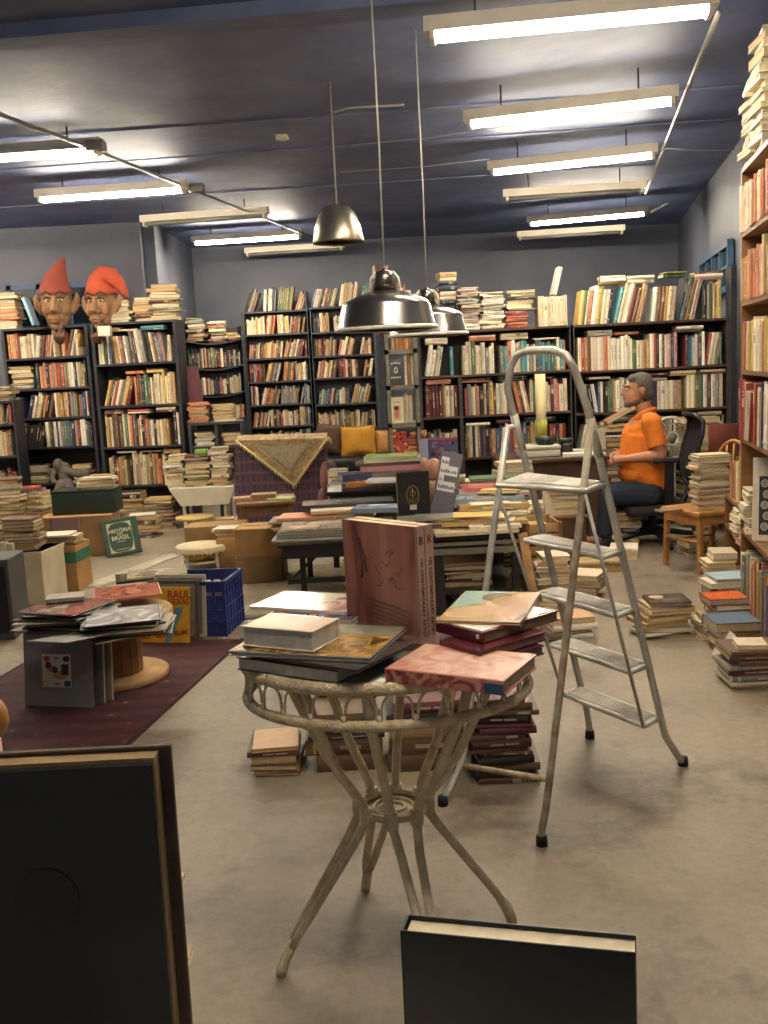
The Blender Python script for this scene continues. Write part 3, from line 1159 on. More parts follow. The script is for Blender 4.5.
# ------------------------------------------------------------------ wicker table
WT = Vector((-.012, 2.29, 0))
ZT = .765
t = Thing('wicker_table', 'round cream cane table with looped apron, books piled on top', 'table', WT)
ring = lambda r, z, n=56: [(r * cos(2 * pi * k / n), r * sin(2 * pi * k / n), z) for k in range(n)]
RR, OV = .332, .82
ring2 = lambda r, z, n=56: [(r * cos(2 * pi * k / n), OV * r * sin(2 * pi * k / n), z) for k in range(n)]
t.part('rim', MB().tube(ring2(RR, ZT - .012), .0145, 10, closed=True), m_canewrap)
t.part('lower_ring', MB().tube(ring2(RR, .672), .0125, 10, closed=True), m_canewrap)
m_weave = mat('woven_cane_top', '#8f8466', .7, scale=70, col2='#5a5140', bump=.6, bscale=120)
t.part('tabletop', MB().lathe([(0, ZT - .016), (RR - .004, ZT - .016), (RR - .004, ZT - .003), (0, ZT - .003)], 56, M=Matrix.Diagonal((1, OV, 1, 1))), m_weave)
m_glass = mat('dusty_glass_top', '#77746a', .25, var=.2)
t.part('glass_top', MB().lathe([(0, ZT - .003), (RR - .016, ZT - .003), (RR - .016, ZT - .0005), (0, ZT - .0005)], 56, M=Matrix.Diagonal((1, OV, 1, 1))), m_glass)
lat = MB()
NA = 27
for k in range(NA):
    a0, a1 = 2 * pi * (k + .06) / NA, 2 * pi * (k + .94) / NA
    pts = []
    for j in range(13):
        u = j / 12
        a = a0 + (a1 - a0) * (.5 - .5 * cos(pi * u))
        z = .676 + .068 * (sin(pi * u) ** .55 if 0 < u < 1 else 0)
        pts.append((RR * cos(a), OV * RR * sin(a), z))
    lat.tube(pts, .0034, 6)
    am = 2 * pi * k / NA
    lat.tube([(RR * cos(am), OV * RR * sin(am), .675), (RR * cos(am), OV * RR * sin(am), .695)], .0065, 6)
t.part('lattice', lat, m_cane)
t.part('waist_ring', MB().tube(ring(.078, .372, 24), .009, 8, closed=True).tube(ring(.05, .366, 20), .006, 6, closed=True).tube(ring(.028, .366, 16), .006, 6, closed=True)
       .lathe([(0, .358), (.072, .358), (.072, .366), (0, .366)], 24), m_cane)
for i in range(4):
    th = math.atan2(-.096, -.309) + i * pi / 2
    lg = MB()
    fx, fy = .30 * cos(th), .30 * sin(th)
    for s in (-1, 1):
        tw, tt = th + s * radians(22), th + s * radians(27)
        P3 = lambda r, a, z: Vector((r * cos(a), r * sin(a), z))
        lg.tube([P3(.262, tt, .748), P3(.235, tt, .66), P3(.16, tw + s * .04, .50), P3(.09, tw, .40), P3(.083, tw, .36), P3(.115, th + s * .2, .30), P3(.235, th + s * .05, .125), P3(.272, th + s * .02, .07)],
                [.012, .012, .0115, .011, .011, .011, .011, .01], 8)
        lg.tube(ring(.0155, 0, 10) and [P3(.083, tw, .352), P3(.085, tw, .372), P3(.083, tw, .39)], .0165, 8)
    lg.tube([P3(.265, th, .08), P3(.286, th, .045), P3(.296, th, .02), P3(.302, th, 0)], [.013, .0145, .0145, .013], 8)
    t.part('leg', lg, m_cane)

# books on the wicker table, left pile from the bottom
mg = swirl_mat('glossy_figure_cover', [(.3, '#d8d0c4'), (.42, '#b56a4a'), (.5, '#4a3a4a'), (.58, '#7a6a90'), (.68, '#d8b25a')], 7, .12)
flat_book(ZT, .03, (236, 657), (337, 671), (364, 655), '#4a4844', 'back', 'thick grey-paged book second from the bottom of the left pile on the wicker table', '#c6c3bc')
flat_book(ZT + .034, .008, (240, 652), (357, 670), (398, 641), '#4d463f', 'back', 'large thin dark-covered book low in the left wicker-table pile', '#8b867c')
m_gold_art = swirl_mat('golden_painting_cover', [(.3, '#2a1a12'), (.42, '#7a4a1c'), (.5, '#c99a3a'), (.58, '#5a4026'), (.7, '#9a9480')], 9, .35, 3)
t = flat_book(ZT + .043, .011, (228, 651), (370, 658), (389, 626), '#8f8c84', 'back', 'large thin art book with golden brown painting on its cover', '#bdbab2', full, artmat=m_gold_art)
t.part('cover_band', MB().box((.004, t.d * .66, t.T + .0005), (t.w - .004, t.d - .004, t.T + .0012)), mat('grey_green_cover_band', '#7f7a66', .4, var=.3, scale=40))
m_pale_art = swirl_mat('pale_peach_cover', [(.3, '#8a8f78'), (.42, '#b88a68'), (.5, '#bda58a'), (.7, '#c9b39a')], 3.2, .3, 1.0)
flat_book(ZT + .055, .046, (241, 626), (312, 632), (344, 618.5), '#e0d2bd', 'back', 'thick pale book with grey page edges on top of the left wicker-table pile', '#c6c3bd', full, artmat=m_pale_art)
# glossy magazines behind it
flat_book(ZT, .028, (246, 622), (350, 634), (372, 617), '#6d6a66', 'front', 'thick grey glossy catalogue behind the left pile on the wicker table', '#bdb4a2')
flat_book(ZT + .029, .012, (262, 617), (352, 621), (360, 601), '#cbbfae', 'front', 'shiny magazine with dark figures lying behind the thick pale book', '#d3cab8', full, artmat=mg, name='magazine', cat='magazine')
flat_book(ZT + .041, .008, (250, 606), (345, 612), (352, 594), '#d9d0c2', 'front', 'pale shiny magazine topmost behind the thick pale book', '#d3cab8', full, artmat=swirl_mat('shiny_colour_cover', [(.3, '#a99a88'), (.45, '#b8ad9c'), (.53, '#a05c40'), (.6, '#5d5678'), (.7, '#b5a996')], 6, .18), name='magazine', cat='magazine')

# two-volume set standing
zt = 1.05
a, b, c = fl(341.6, 519, zt), fl(415, 527, zt), fl(436.5, 524, zt)
xd = (b - a)
W = xd.length
rz = math.atan2(xd.y, xd.x)
m_set = swirl_mat('dusky_pink_painted_cover', [(.3, '#43292f'), (.4, '#7a453e'), (.52, '#9c6a5c'), (.7, '#ad8271')], 3.4, .4, .9, stretch=(3.2, 1, .7))
m_setspine = mat('dusty_mauve_spine', '#a58a7d', .5, var=.12, scale=14)
for i, (y0, lb) in enumerate(((0.0, 'dusky pink art volume standing upright, front one of a two-volume set'), (.0295, 'dusky pink art volume standing upright, rear one of a two-volume set'))):
    T = .0285
    t = Thing('book', lb, 'book', (a.x - y0 * sin(rz), a.y + y0 * cos(rz), ZT), rz)
    hh = zt - ZT
    t.part('cover', MB().rbox((0, 0, 0), (W, .003, hh), .001, seg=1).rbox((0, T - .003, 0), (W, T, hh), .001, seg=1), m_set)
    t.part('spine', MB().rbox((W - .003, 0, 0), (W + .002, T, hh), .001, seg=1), m_setspine)
    t.part('page_block', MB().box((.003, .003, .003), (W - .003, T - .003, hh - .001), C('#d9c9a6')), M_PAGES)
    Ms = T_(W + .0022, T / 2, hh * .385) @ RZ(pi / 2) @ RX(pi / 2) @ RZ(-pi / 2)
    text_part(t.o, 'spine_lettering', '100 CONTEMPORARY ARTISTS', .0135, Ms, m_ink, 1.08)
    Ms = T_(W + .0022, T / 2, hh * .875) @ RZ(pi / 2) @ RX(pi / 2)
    text_part(t.o, 'volume_monogram', 'B' if i == 0 else 'R', .026, Ms, m_ink if i == 0 else m_redink)
    if i == 0:
        fr_ = MB()
        for lo, hi in (((0, .02), (.0012, hh - .006)), ((T - .002, .02), (T - .0008, hh - .006))):
            fr_.box((W + .002, lo[0], lo[1]), (W + .0026, hi[0], hi[1]))
        t.part('spine_line', fr_, m_ink)
        sk = MB()
        r3 = random.Random(3)
        def stroke(pts, r):
            sk.tube([(p[0] * W, -.0004, p[1] * hh) for p in pts], r, 4)
        stroke([(.2, .96), (.24, .8), (.27, .62), (.25, .5)], .0035)
        stroke([(.24, .86), (.30, .72), (.32, .56)], .0025)
        for _ in range(11):
            x0, z0 = r3.uniform(.3, .78), r3.uniform(.45, .75)
            stroke([(x0, z0), (x0 + r3.uniform(.02, .06), z0 + r3.uniform(-.05, .05)), (x0 + r3.uniform(.05, .12), z0 + r3.uniform(-.06, .06))], .0007)
        for z0 in (.3, .26, .22, .18, .15):
            stroke([(.34, z0 + .03), (.5, z0 + .015), (.66, z0), (.84, z0 - .03)], .0006)
        t.part('painted_strokes', sk, mat('brown_wash', '#4e2f30', .6))

# pink art book lying at the front right
m_pinktop = swirl_mat('pink_rayed_cover', [(.3, '#8c443e'), (.42, '#a66c5e'), (.55, '#b88f7c'), (.75, '#bf9a85')], 14, .45, 2.0)
t = flat_book(ZT, .031, (385, 668), (504, 681), (537, 654), '#c98a7a', 'front', 'thick pink and red patterned art book lying flat at the table front', '#b9a68c', full, artmat=m_pinktop)
m_pinkside = swirl_mat('pink_streaked_spine', [(.35, '#7a2a34'), (.48, '#a85a54'), (.6, '#c79a86')], 18, .4, 3)
t.part('spine_art', MB().box((.002, -.002, .002), (t.w * .84, -.0008, t.T - .002)), m_pinkside)
t.part('spine_label', MB().box((t.w * .84, -.002, .002), (t.w - .001, -.0008, t.T * .75)), mat('blue_spine_label', '#35506e', .5))

# right pile
for i, (z0, T, FL, FR, BR, cov, lb) in enumerate((
        (ZT, .021, (440, 650), (482, 663), (529, 641), '#52202a', 'dark red clothbound book, lowest of the three behind the pink book'),
        (ZT + .022, .021, (440, 640), (480, 651), (532, 628), '#5a222b', 'dark red clothbound book, middle of the three behind the pink book'),
        (ZT + .044, .024, (436, 622), (483, 633), (542, 607), '#60252e', 'dark red clothbound book, topmost of the three behind the pink book'))):
    t = flat_book(z0, T, FL, FR, BR, cov, 'front', lb, '#8f7660', None)
    if i == 2:
        t.part('cover_label', MB().box((.01, .01, T), (t.w - .012, t.d - .01, T + .0008)), mat('white_jacket_panel', '#d8cdc8', .3))
        t.part('spine_mark', MB().box((t.w - .02, -.002, T * .35), (t.w - .012, -.0005, T * .75)), m_whiteink)


def art_portrait(a, w, h):
    rect(a, .002, .002, w - .002, h - .002, C('#b99a62'), -.0006)
    a.add([(.002, -.001, h * .4), (w * .3, -.001, h * .52), (w * .52, -.001, h * .8), (w * .56, -.001, h - .002), (.002, -.001, h - .002)], [(0, 1, 2, 3, 4)], C('#8fb0a2'))
    for cx, cz, rx, rz, cc in ((.5, .78, .2, .15, '#7d6038'), (.66, .66, .2, .17, '#a87838'), (.8, .74, .16, .17, '#b98c4a'), (.84, .4, .14, .3, '#a8742e'), (.7, .36, .13, .22, '#c08a3c'), (.9, .2, .08, .16, '#8f6a34'),
                               (.36, .3, .3, .17, '#c9a673'), (.22, .2, .2, .12, '#d0b080'), (.56, .44, .11, .17, '#c9a26c'), (.53, .62, .125, .17, '#d8b884'), (.45, .63, .05, .08, '#cfaa74'), (.8, .84, .08, .06, '#d2aa68'), (.3, .5, .1, .05, '#9a8a5a')):
        disc(a, w * cx, h * cz, w * rx, h * rz, C(cc), -.0012 - .0004 * (cx * 3 + cz))


t = flat_book(ZT + .069, .008, (437, 620), (520, 622.5), (529, 592), '#b4936a', 'left', 'colourful art book with teal and orange cover atop the red books', '#bba884', art_portrait)
m_film = mat('plastic_jacket', '#a99f92', .15)
t.part('jacket_flap', MB().box((t.w, 0, -.004), (t.w + .0012, t.d, t.T)), m_film)
flat_book(ZT, .0215, (395, 640), (452, 648), (470, 633), '#7a5a52', 'front', 'brown book lying under the edge of the upright volumes', '#b39c80')

# ------------------------------------------------------------------ step ladder
F1, F2, R1, R2 = Vector((.732, 3.6, 0)), Vector((.995, 3.308, 0)), Vector((.144, 3.085, 0)), Vector((.417, 2.781, 0))
dv = Vector((-.7456, -.6663, 0))
t = Thing('step_ladder', 'grey aluminium folding step ladder standing beside the wicker table', 'ladder', ((F1 + F2 + R1 + R2) / 4))
def onF1(z): return F1 + dv * (-.02 + .322 * z) + Vector((0, 0, z))
def onF2(z): return F2 + dv * (.062 + .35 * z) + Vector((0, 0, z))
def onR1(z): return R1 + dv * (-.07 - .255 * z) + Vector((0, 0, z))
def onR2(z):
    return R2.lerp(LT2, (z / LT2.z)) if z > .12 else R2 + Vector((0, 0, z))
g1, g2 = onF1(1.36), onF2(1.33)
LT2 = aty(592, 417, onF2(1.25).y - .02)
pt1, pt2 = aty(521, 352, onF1(1.43).y), aty(556, 350, onF2(1.42).y)
pts = [F1 + Vector((0, 0, .012)), F1 * .7 + onF1(.09) * .3 + Vector((0, 0, .02)), onF1(.12), onF1(.4), onF1(.8), onF1(1.2), onF1(1.33), aty(511, 366, onF1(1.39).y), aty(517, 355, onF1(1.41).y),
       aty(527, 351, onF1(1.42).y * .8 + onF2(1.42).y * .2), aty(552, 350, onF1(1.42).y * .3 + onF2(1.42).y * .7), aty(566, 355, onF2(1.42).y), aty(574, 368, onF2(1.38).y + .01), onF2(1.27), onF2(1.0), onF2(.6), onF2(.14), F2 * .65 + onF2(.08) * .35 + Vector((0, 0, .012)), F2 + Vector((0, 0, .012))]
t.part('front_rail', MB().tube(pts, .0122, 10), m_alu, True)
for f_, foot, lab in ((onR1, R1, 0), (onR2, R2, 1)):
    pr = [foot + Vector((0, 0, .012)), foot * .6 + f_(.07) * .4 + Vector((0, 0, .012)), f_(.125), f_(.5), f_(.9), f_(1.2 if lab == 0 else 1.235)]
    t.part('rear_leg', MB().tube(pr, .0113, 10), mat('rusty_cream_paint', '#b3aa94', .5, scale=24, col2='#87705a', bump=.2) if lab else m_alu, True)
for P_ in (F1, F2, R1, R2):
    t.part('rubber_foot', MB().tube([P_ + Vector((0, 0, .0)), P_ + Vector((0, 0, .03))], [.018, .0165], 10), m_rubber, True)
t.part('rear_crossbar', MB().tube([onR1(.105), onR2(.19)], .010, 8), m_paintleg, True)
steps = []
for k, z in enumerate((.217, .417, .617, .817, 1.04)):
    A, B = onF1(z - (.0 if k < 4 else 0)), onF2(z)
    dep = .1
    dep2 = dep
    u = (B - A)
    A2, B2 = A + dv * dep, B + dv * dep2
    if k == 4:
        A2, B2 = fl(497, 483, z), fl(585, 488, z)
    M = MB()
    th = .016
    top = [A, B, B2, A2]
    vs = [p + Vector((0, 0, 0)) for p in top] + [p - Vector((0, 0, th)) for p in top]
    M.add(vs, [(3, 2, 1, 0), (4, 5, 6, 7), (0, 1, 5, 4), (1, 2, 6, 5), (2, 3, 7, 6), (3, 0, 4, 7)])
    o = t.part('platform' if k == 4 else 'step', M, m_step, True)
    rb = MB()
    for j in range(1, 8):
        f_ = j / 8
        rb.tube([A.lerp(A2, f_) + u * .03 + Vector((0, 0, .001)), B.lerp(B2, f_) - u * .03 + Vector((0, 0, .001))], .0035 if k < 4 else .005, 5)
    child_me = rb.mesh('ribs', m_alu, t.Mw.inverted())
    oc = bpy.data.objects.new('ribs', child_me)
    COL.objects.link(oc)
    oc.parent = o
    eg = MB()
    for p, q in ((A, A2), (A2, B2), (B2, B), (B, A)):
        eg.tube([p - Vector((0, 0, .008)), q - Vector((0, 0, .008))], .0085, 6)
    oe = bpy.data.objects.new('edge_trim', eg.mesh('edge_trim', m_alu, t.Mw.inverted()))
    COL.objects.link(oe)
    oe.parent = o
    steps.append((A2, B2))
t.part('brace_rod', MB().tube([steps[4][0] - Vector((0, 0, .02)), steps[0][0] - Vector((0, 0, .012))], .006, 6), m_alu, True)
t.part('brace_rod', MB().tube([steps[4][1] - Vector((0, 0, .02)), steps[0][1] - Vector((0, 0, .012))], .006, 6), m_alu, True)
for f_, g_ in ((onF1, onR1), (onF2, onR2)):
    p, q = f_(1.2), g_(1.2)
    t.part('hinge_plate', MB().tube([p, p.lerp(q, .5), q], .009, 8).tube([f_(1.24), f_(1.12)], .0138, 8), m_alu, True)

# ------------------------------------------------------------------ piles under the wicker table
DKP = dict(brown=6, maroon=5, black=4, tan=1)
stack_px(251, 303, 778, 746, 4, dict(tan=5, orange=1, brown=4, black=2), 'tan pile under the wicker table edge', yaw=-.05, face='mix', depth=.2)
stack_px(308, 385, 771, 712, 5, DKP, 'long dark pile under the wicker table', face='spine', depth=.24, tpat=[1.6, 1.5, .5, .6, 1.4], jig=.04)
stack_px(387, 468, 771, 700, 5, DKP, 'maroon pile behind the wicker-table legs', face='spine', depth=.24, tpat=[1.5, 1.5, 1.4, .7, 1.0], jig=.04)
stack_px(472, 537, 785, 698, 10, dict(brown=7, maroon=3, black=3, tan=1), 'brown pile between table and ladder', face='spine', depth=.22, jig=.12)
stack_px(310, 380, 752, 690, 6, DKP, 'hidden back pile under the wicker table', face='spine', depth=.24, jig=.05)
stack_px(445, 525, 747, 672, 8, dict(brown=6, tan=2, maroon=2), 'back pile beside the ladder legs', face='spine', depth=.24)

# ------------------------------------------------------------------ rug
def rug_mat():
    m = bpy.data.materials.new('red_persian_rug')
    nt, b = nodes(m)
    N, L = nt.nodes, nt.links
    tc = N.new('ShaderNodeTexCoord')
    vo = N.new('ShaderNodeTexVoronoi')
    vo.inputs['Scale'].default_value = 11
    vo.distance = 'MANHATTAN'
    L.new(tc.outputs['Object'], vo.inputs['Vector'])
    r = N.new('ShaderNodeValToRGB')
    e = r.color_ramp.elements
    e[0].position, e[0].color = .12, (*C('#77605a'), 1)
    e[1].position, e[1].color = .6, (*C('#4c2023'), 1)
    e.new(.2).color = (*C('#5c2a2b'), 1)
    L.new(vo.outputs['Distance'], r.inputs['Fac'])
    wv = N.new('ShaderNodeTexWave')
    wv.inputs['Scale'].default_value = 2.2
    wv.inputs['Distortion'].default_value = .4
    wv.bands_direction = 'Y'
    L.new(tc.outputs['Object'], wv.inputs['Vector'])
    mx = N.new('ShaderNodeMix')
    mx.data_type = 'RGBA'
    mx.blend_type = 'MULTIPLY'
    mx.inputs['Factor'].default_value = .4
    L.new(r.outputs['Color'], mx.inputs[6])
    L.new(wv.outputs['Color'], mx.inputs[7])
    nz = N.new('ShaderNodeTexNoise')
    nz.inputs['Scale'].default_value = 90
    L.new(tc.outputs['Object'], nz.inputs['Vector'])
    bp = N.new('ShaderNodeBump')
    bp.inputs['Strength'].default_value = .5
    L.new(nz.outputs['Fac'], bp.inputs['Height'])
    L.new(bp.outputs['Normal'], b.inputs['Normal'])
    L.new(mx.outputs[2], b.inputs['Base Color'])
    b.inputs['Roughness'].default_value = .9
    return m


e0, e1 = fl(241, 643), fl(125, 750)
ed = (e0 - e1).normalized()
en = Vector((-ed.y, ed.x, 0))
if en.x > 0:
    en = -en
l0, l1 = fl(0, 678), fl(26, 661)
far = e0 + ed * .05
near = e1 - ed * .75
wid = abs((l0 - e1).dot(en))
q = [near, far, far + en * wid, near + en * wid]
t = Thing('rug', 'worn dark red patterned rug under the cable spool', 'rug', (q[0] + q[2]) / 2)
t.part('rug_pile', MB().prism([(p.x, p.y) for p in q], 0.0, .007), rug_mat(), True)
bd = MB()
for i in (0, 2):
    a, b = q[i], q[(i + 1) % 4]
    off = en * (.03 if i == 0 else -.03)
    bd.tube([a + off * .3 + Vector((0, 0, .006)), b + off * .3 + Vector((0, 0, .006))], .007, 6)
t.part('border', bd, mat('dark_rug_binding', '#33191a', .9), True)
fringe = MB()
for k in range(70):
    f_ = k / 69
    p = q[1].lerp(q[2], f_) + Vector((0, 0, .004))
    fringe.tube([p, p + ed * .035 + en * rnd.uniform(-.01, .01)], .003, 4)
t.part('fringe', fringe, mat('rug_fringe', '#8a7660', .9), True)

t = Thing('carpet', 'worn tan patterned carpet on the floor under the low black table', 'carpet', (-.25, 6.5, 0))
m_carpet = mat('worn_tan_carpet', '#6f6b55', .95, scale=16, col2='#93805c', bump=.4, bscale=120, detail=8)
t.part('carpet_pile', MB().prism([(-.62, -.78), (.62, -.78), (.62, .75), (-.5, .75)], 0.0005, .006), m_carpet)
t.part('border', MB().prism([(-.62, -.8), (.62, -.8), (.62, -.72), (-.62, -.72)], .006, .0075).prism([(.54, -.72), (.62, -.72), (.62, .75), (.54, .75)], .006, .0075), mat('dark_carpet_border', '#5a4a38', .95, var=.3, scale=40))
a, b = fl(90, 587), fl(176, 554)
d_ = (b - a).normalized()
n_ = Vector((-d_.y, d_.x, 0)) * .07
struct('trim_8', MB().prism([tuple((a - n_).xy), tuple((b - n_).xy), tuple((b + n_).xy), tuple((a + n_).xy)][::1], .0005, .004), mat('pale_floor_strip', '#a39a86', .6, var=.25, scale=14))
# ------------------------------------------------------------------ cable spool with records
SPc = Vector((-1.325, 4.66, .007))
t = Thing('cable_spool', 'wooden cable spool used as a low table for records on the red rug', 'table', SPc)
t.part('base', MB().lathe([(0, 0), (.245, 0), (.25, .004), (.25, .026), (.245, .03), (0, .03)], 40), m_rawwood)
brl = MB()
for k in range(18):
    a0, a1 = 2 * pi * k / 18, 2 * pi * (k + .94) / 18
    brl.prism([(.115 * cos(a0), .115 * sin(a0)), (.13 * cos(a0), .13 * sin(a0)), (.13 * cos(a1), .13 * sin(a1)), (.115 * cos(a1), .115 * sin(a1))], .03, .29)
brl.lathe([(.118, .03), (.118, .29)], 36)
t.part('barrel', brl, m_brownw)
t.part('top', MB().lathe([(0, .29), (.285, .29), (.29, .294), (.29, .32), (.285, .325), (0, .325)], 40), m_rawwood)

# records
m_sleeve_dark = C('#2b2826')
REC = 'records piled on the cable spool'


def record(o, rz, label, col, art=None, artm=None, tilt=(0, 0), group=None, T=.004, size=.312, top_children=True):
    t = Thing('record_sleeve', label, 'record', o, rz, group)
    t.o.matrix_world = T_(*o) @ RZ(rz) @ RX(tilt[0]) @ RY(tilt[1])
    t.Mw = t.o.matrix_world.copy()
    h = size / 2
    t.part('sleeve', MB().rbox((-h, -h, 0), (h, h, T), .0015, col, seg=1), M_COVER)
    t.part('inner_sleeve', MB().box((h - .001, -h + .006, T * .3), (h + .004, h - .006, T * .7), C('#cfc6b2')), M_PAGES)
    if art:
        a = MB()
        art(a, size, size)
        a.v = [Vector((v.x - h, v.z - h, T - v.y * .5)) for v in a.v]
        t.part('cover_art', a, artm or M_GLOSS)
    return t


def art_random(seed, cols):
    def f(a, w, h):
        r = random.Random(seed)
        rect(a, .003, .003, w - .003, h - .003, C(cols[0]), -.0006)
        for k in range(6):
            c = C(r.choice(cols[1:]))
            if r.random() < .5:
                disc(a, w * r.uniform(.25, .75), h * r.uniform(.25, .75), w * r.uniform(.06, .22), h * r.uniform(.05, .2), c, -.0012 - k * .0003)
            else:
                x0, z0 = r.uniform(.05, .6), r.uniform(.05, .7)
                rect(a, w * x0, h * z0, w * min(.95, x0 + r.uniform(.1, .35)), h * min(.95, z0 + r.uniform(.05, .25)), c, -.0012 - k * .0003)
    return f


def art_red(a, w, h):
    art_random(3, ['#6a4a44', '#8a5a4e', '#2e2422', '#8a7a6c', '#b89a84'])(a, w * .72, h)
    rect(a, w * .72, .004, w - .004, h - .004, C('#b04438'), -.0034)


ztop = SPc.z + .3255
za = ztop
cols = ['#2b2826', '#3a3531', '#6e655a', '#241f1e', '#8d8270', '#4a443e', '#b8ab93', '#37302c']
NL = 11
cL, cR = fl(66, 606, ztop + .09), fl(124, 613, ztop + .08)
for k in range(NL):
    top = k == NL - 1
    record((cL.x + (rnd.uniform(-.045, .04) if not top else 0), cL.y + rnd.uniform(-.03, .03), za), radians(-10) + rnd.uniform(-.25, .25),
           'record with faded red and brown portrait, topmost of the left spool pile' if top else 'dark record sleeve %s from the top of the left pile on the spool' % ordw(NL - k),
           C(cols[k % 8]), art_red if top else None, T=.0055)
    za += .0085
lay_book((cL.x - .11, cL.y + .05, za + .001), radians(12), .17, .12, .018, '#9a8f80', 'front', 'small grey book lying at the back of the left record pile', '#cfc5b0', covermat=M_COVER)
record((cL.x + .17, cL.y + .42, ztop + .05), radians(16), 'orange record sleeve lying behind the pale cloudy record', C('#b3553c'), art_random(12, ['#b8583e', '#c87a5c', '#a84c38']), T=.005)
zb = ztop
NR = 10
for k in range(NR):
    top = k == NR - 1
    record((cR.x + (rnd.uniform(-.04, .06) if not top else 0), cR.y + rnd.uniform(-.04, .04), zb), radians(18) + rnd.uniform(-.3, .3),
           'grey record with pale cloudy picture, topmost of the right spool pile' if top else 'record sleeve %s from the top of the right pile on the spool' % ordw(NR - k),
           C(cols[(k * 3) % 8] if k % 2 else '#a3977f'), full if top else None, swirl_mat('cloudy_sleeve_print', [(.35, '#55565c'), (.5, '#8f8f92'), (.62, '#d5d2cc')], 6, .3, 2) if top else None, T=.0055)
    zb += .0078
record((cR.x - .16, cR.y - .14, ztop + .022), radians(50), 'grey record sleeve sliding off the front of the spool', C('#6b675f'), None, T=.005, tilt=(-.12, .06))

# grey boxed set leaning on the spool front
def lean_panel(name, label, cat, bl, br, h, T, lean, col, m, z0=0.0):
    """upright slab: bottom-left and bottom-right front corners (world), leaning back"""
    a, b = Vector(bl), Vector(br)
    xd = (b - a)
    w = xd.length
    t = Thing(name, label, cat, (a.x, a.y, z0), math.atan2(xd.y, xd.x))
    t.o.matrix_world = T_(a.x, a.y, z0) @ RZ(math.atan2(xd.y, xd.x)) @ RX(-lean)
    t.Mw = t.o.matrix_world.copy()
    t.w, t.h, t.T = w, h, T
    t.part('panel' if name != 'record_box' else 'box', MB().rbox((0, 0, 0), (w, T, h), .0025, C(col), seg=1), m)
    return t


a, b = fl(25, 706, .008), fl(92, 708, .008)
hh = .325
t = lean_panel('record_box', 'grey boxed record set with square picture label leaning on the spool', 'record box', a, b, hh, .028, .12, '#75736e', M_COVER, .008)
def art_box(a_, w, h):
    x0, x1, z0, z1 = w * .28, w * .71, h * .27, h * .72
    rect(a_, x0, z0, x1, z1, C('#d9cdb8'), -.0012)
    ww, hh_ = x1 - x0, z1 - z0
    disc(a_, x0 + ww * .16, z1 - hh_ * .13, ww * .12, hh_ * .09, C('#b23c3c'), -.002)
    disc(a_, x1 - ww * .16, z1 - hh_ * .14, ww * .12, hh_ * .09, C('#2a3326'), -.002)
    rect(a_, x0 + ww * .02, z0 + hh_ * .02, x0 + ww * .2, z0 + hh_ * .2, C('#c79a2e'), -.002)
    disc(a_, x0 + ww * .11, z0 + hh_ * .11, ww * .06, hh_ * .06, C('#e0d4b4'), -.0028)
    rect(a_, x1 - ww * .24, z0 + hh_ * .02, x1 - ww * .02, z0 + hh_ * .2, C('#2e3e52'), -.002)
    disc(a_, x0 + ww * .22, z0 + hh_ * .66, ww * .11, hh_ * .12, C('#5b3624'), -.002)
    disc(a_, x0 + ww * .45, z0 + hh_ * .53, ww * .1, hh_ * .1, C('#4a2d20'), -.0022)
    disc(a_, x0 + ww * .33, z0 + hh_ * .56, ww * .14, hh_ * .12, C('#b98a62'), -.0016)
    rect(a_, x0 + ww * .66, z0 + hh_ * .38, x0 + ww * .92, z0 + hh_ * .7, C('#3f3026'), -.002)
    disc(a_, x0 + ww * .62, z0 + hh_ * .36, ww * .26, hh_ * .13, C('#c9935c'), -.0018)
    rect(a_, x0 + ww * .42, z1 - hh_ * .14, x0 + ww * .6, z1 - hh_ * .1, C('#4a4238'), -.002)
    rect(a_, x0 + ww * .4, z0 + hh_ * .08, x0 + ww * .58, z0 + hh_ * .12, C('#4a4238'), -.002)
    for zz in (.3, .36, .42, .48, .54, .6, .66):
        rect(a_, w * .1, h * zz, w * .13, h * (zz + .04), C('#66645f'), -.001)
ab = MB()
art_box(ab, t.w, t.h)
t.part('picture_label', ab, M_COVER)
for i, (off, cc) in enumerate(((.04, '#5e5a55'), (.075, '#8a8072'))):
    t2 = lean_panel('record_box', 'grey record box %s the labelled one against the spool' % ('directly behind' if i == 0 else 'furthest behind'), 'record box',
                    a + Vector((off * .55 + .012, off + .0, 0)), b + Vector((off * .75 + .012, off, 0)), hh - .01, .02, .12, cc, M_COVER, .008)
    t2.part('edge_strip', MB().box((t2.w, .004, .004), (t2.w + .001, .016, t2.h - .004), C('#b9ac94')), M_PAGES)

# yellow record leaning on the crate
a, b = fl(138, 644, .0), fl(190, 644.5, .0)
t = lean_panel('record_sleeve', 'bright yellow record with red lettering leaning against the blue crate', 'record', a, b, .30, .004, .17, '#d9a62a', M_COVER, .008)
t.part('blue_streak', MB().add([(t.w * .52, -.001, .003), (t.w * .64, -.001, .003), (t.w * .9, -.001, t.h * .66), (t.w * .72, -.001, t.h * .62)], [(0, 1, 2, 3)], C('#6f98a0')), M_COVER)
fm = RX(pi / 2)
text_part(t.o, 'red_lettering', 'RAUL', .058, T_(t.w * .80, -.0012, t.h * .86) @ fm, m_redink, 1.0, sx=.95)
text_part(t.o, 'red_lettering', 'SEIXAS', .045, T_(t.w * .80, -.0012, t.h * .73) @ fm, m_redink, 1.0, sx=.85)
text_part(t.o, 'red_lettering', 'LU - BAP -', .036, T_(t.w * .32, -.0016, t.h * .25) @ fm @ RZ(.14), m_redink)
text_part(t.o, 'red_lettering', 'LAH - BEIN - BUM!', .036, T_(t.w * .5, -.0016, t.h * .14) @ fm @ RZ(.12), m_redink)

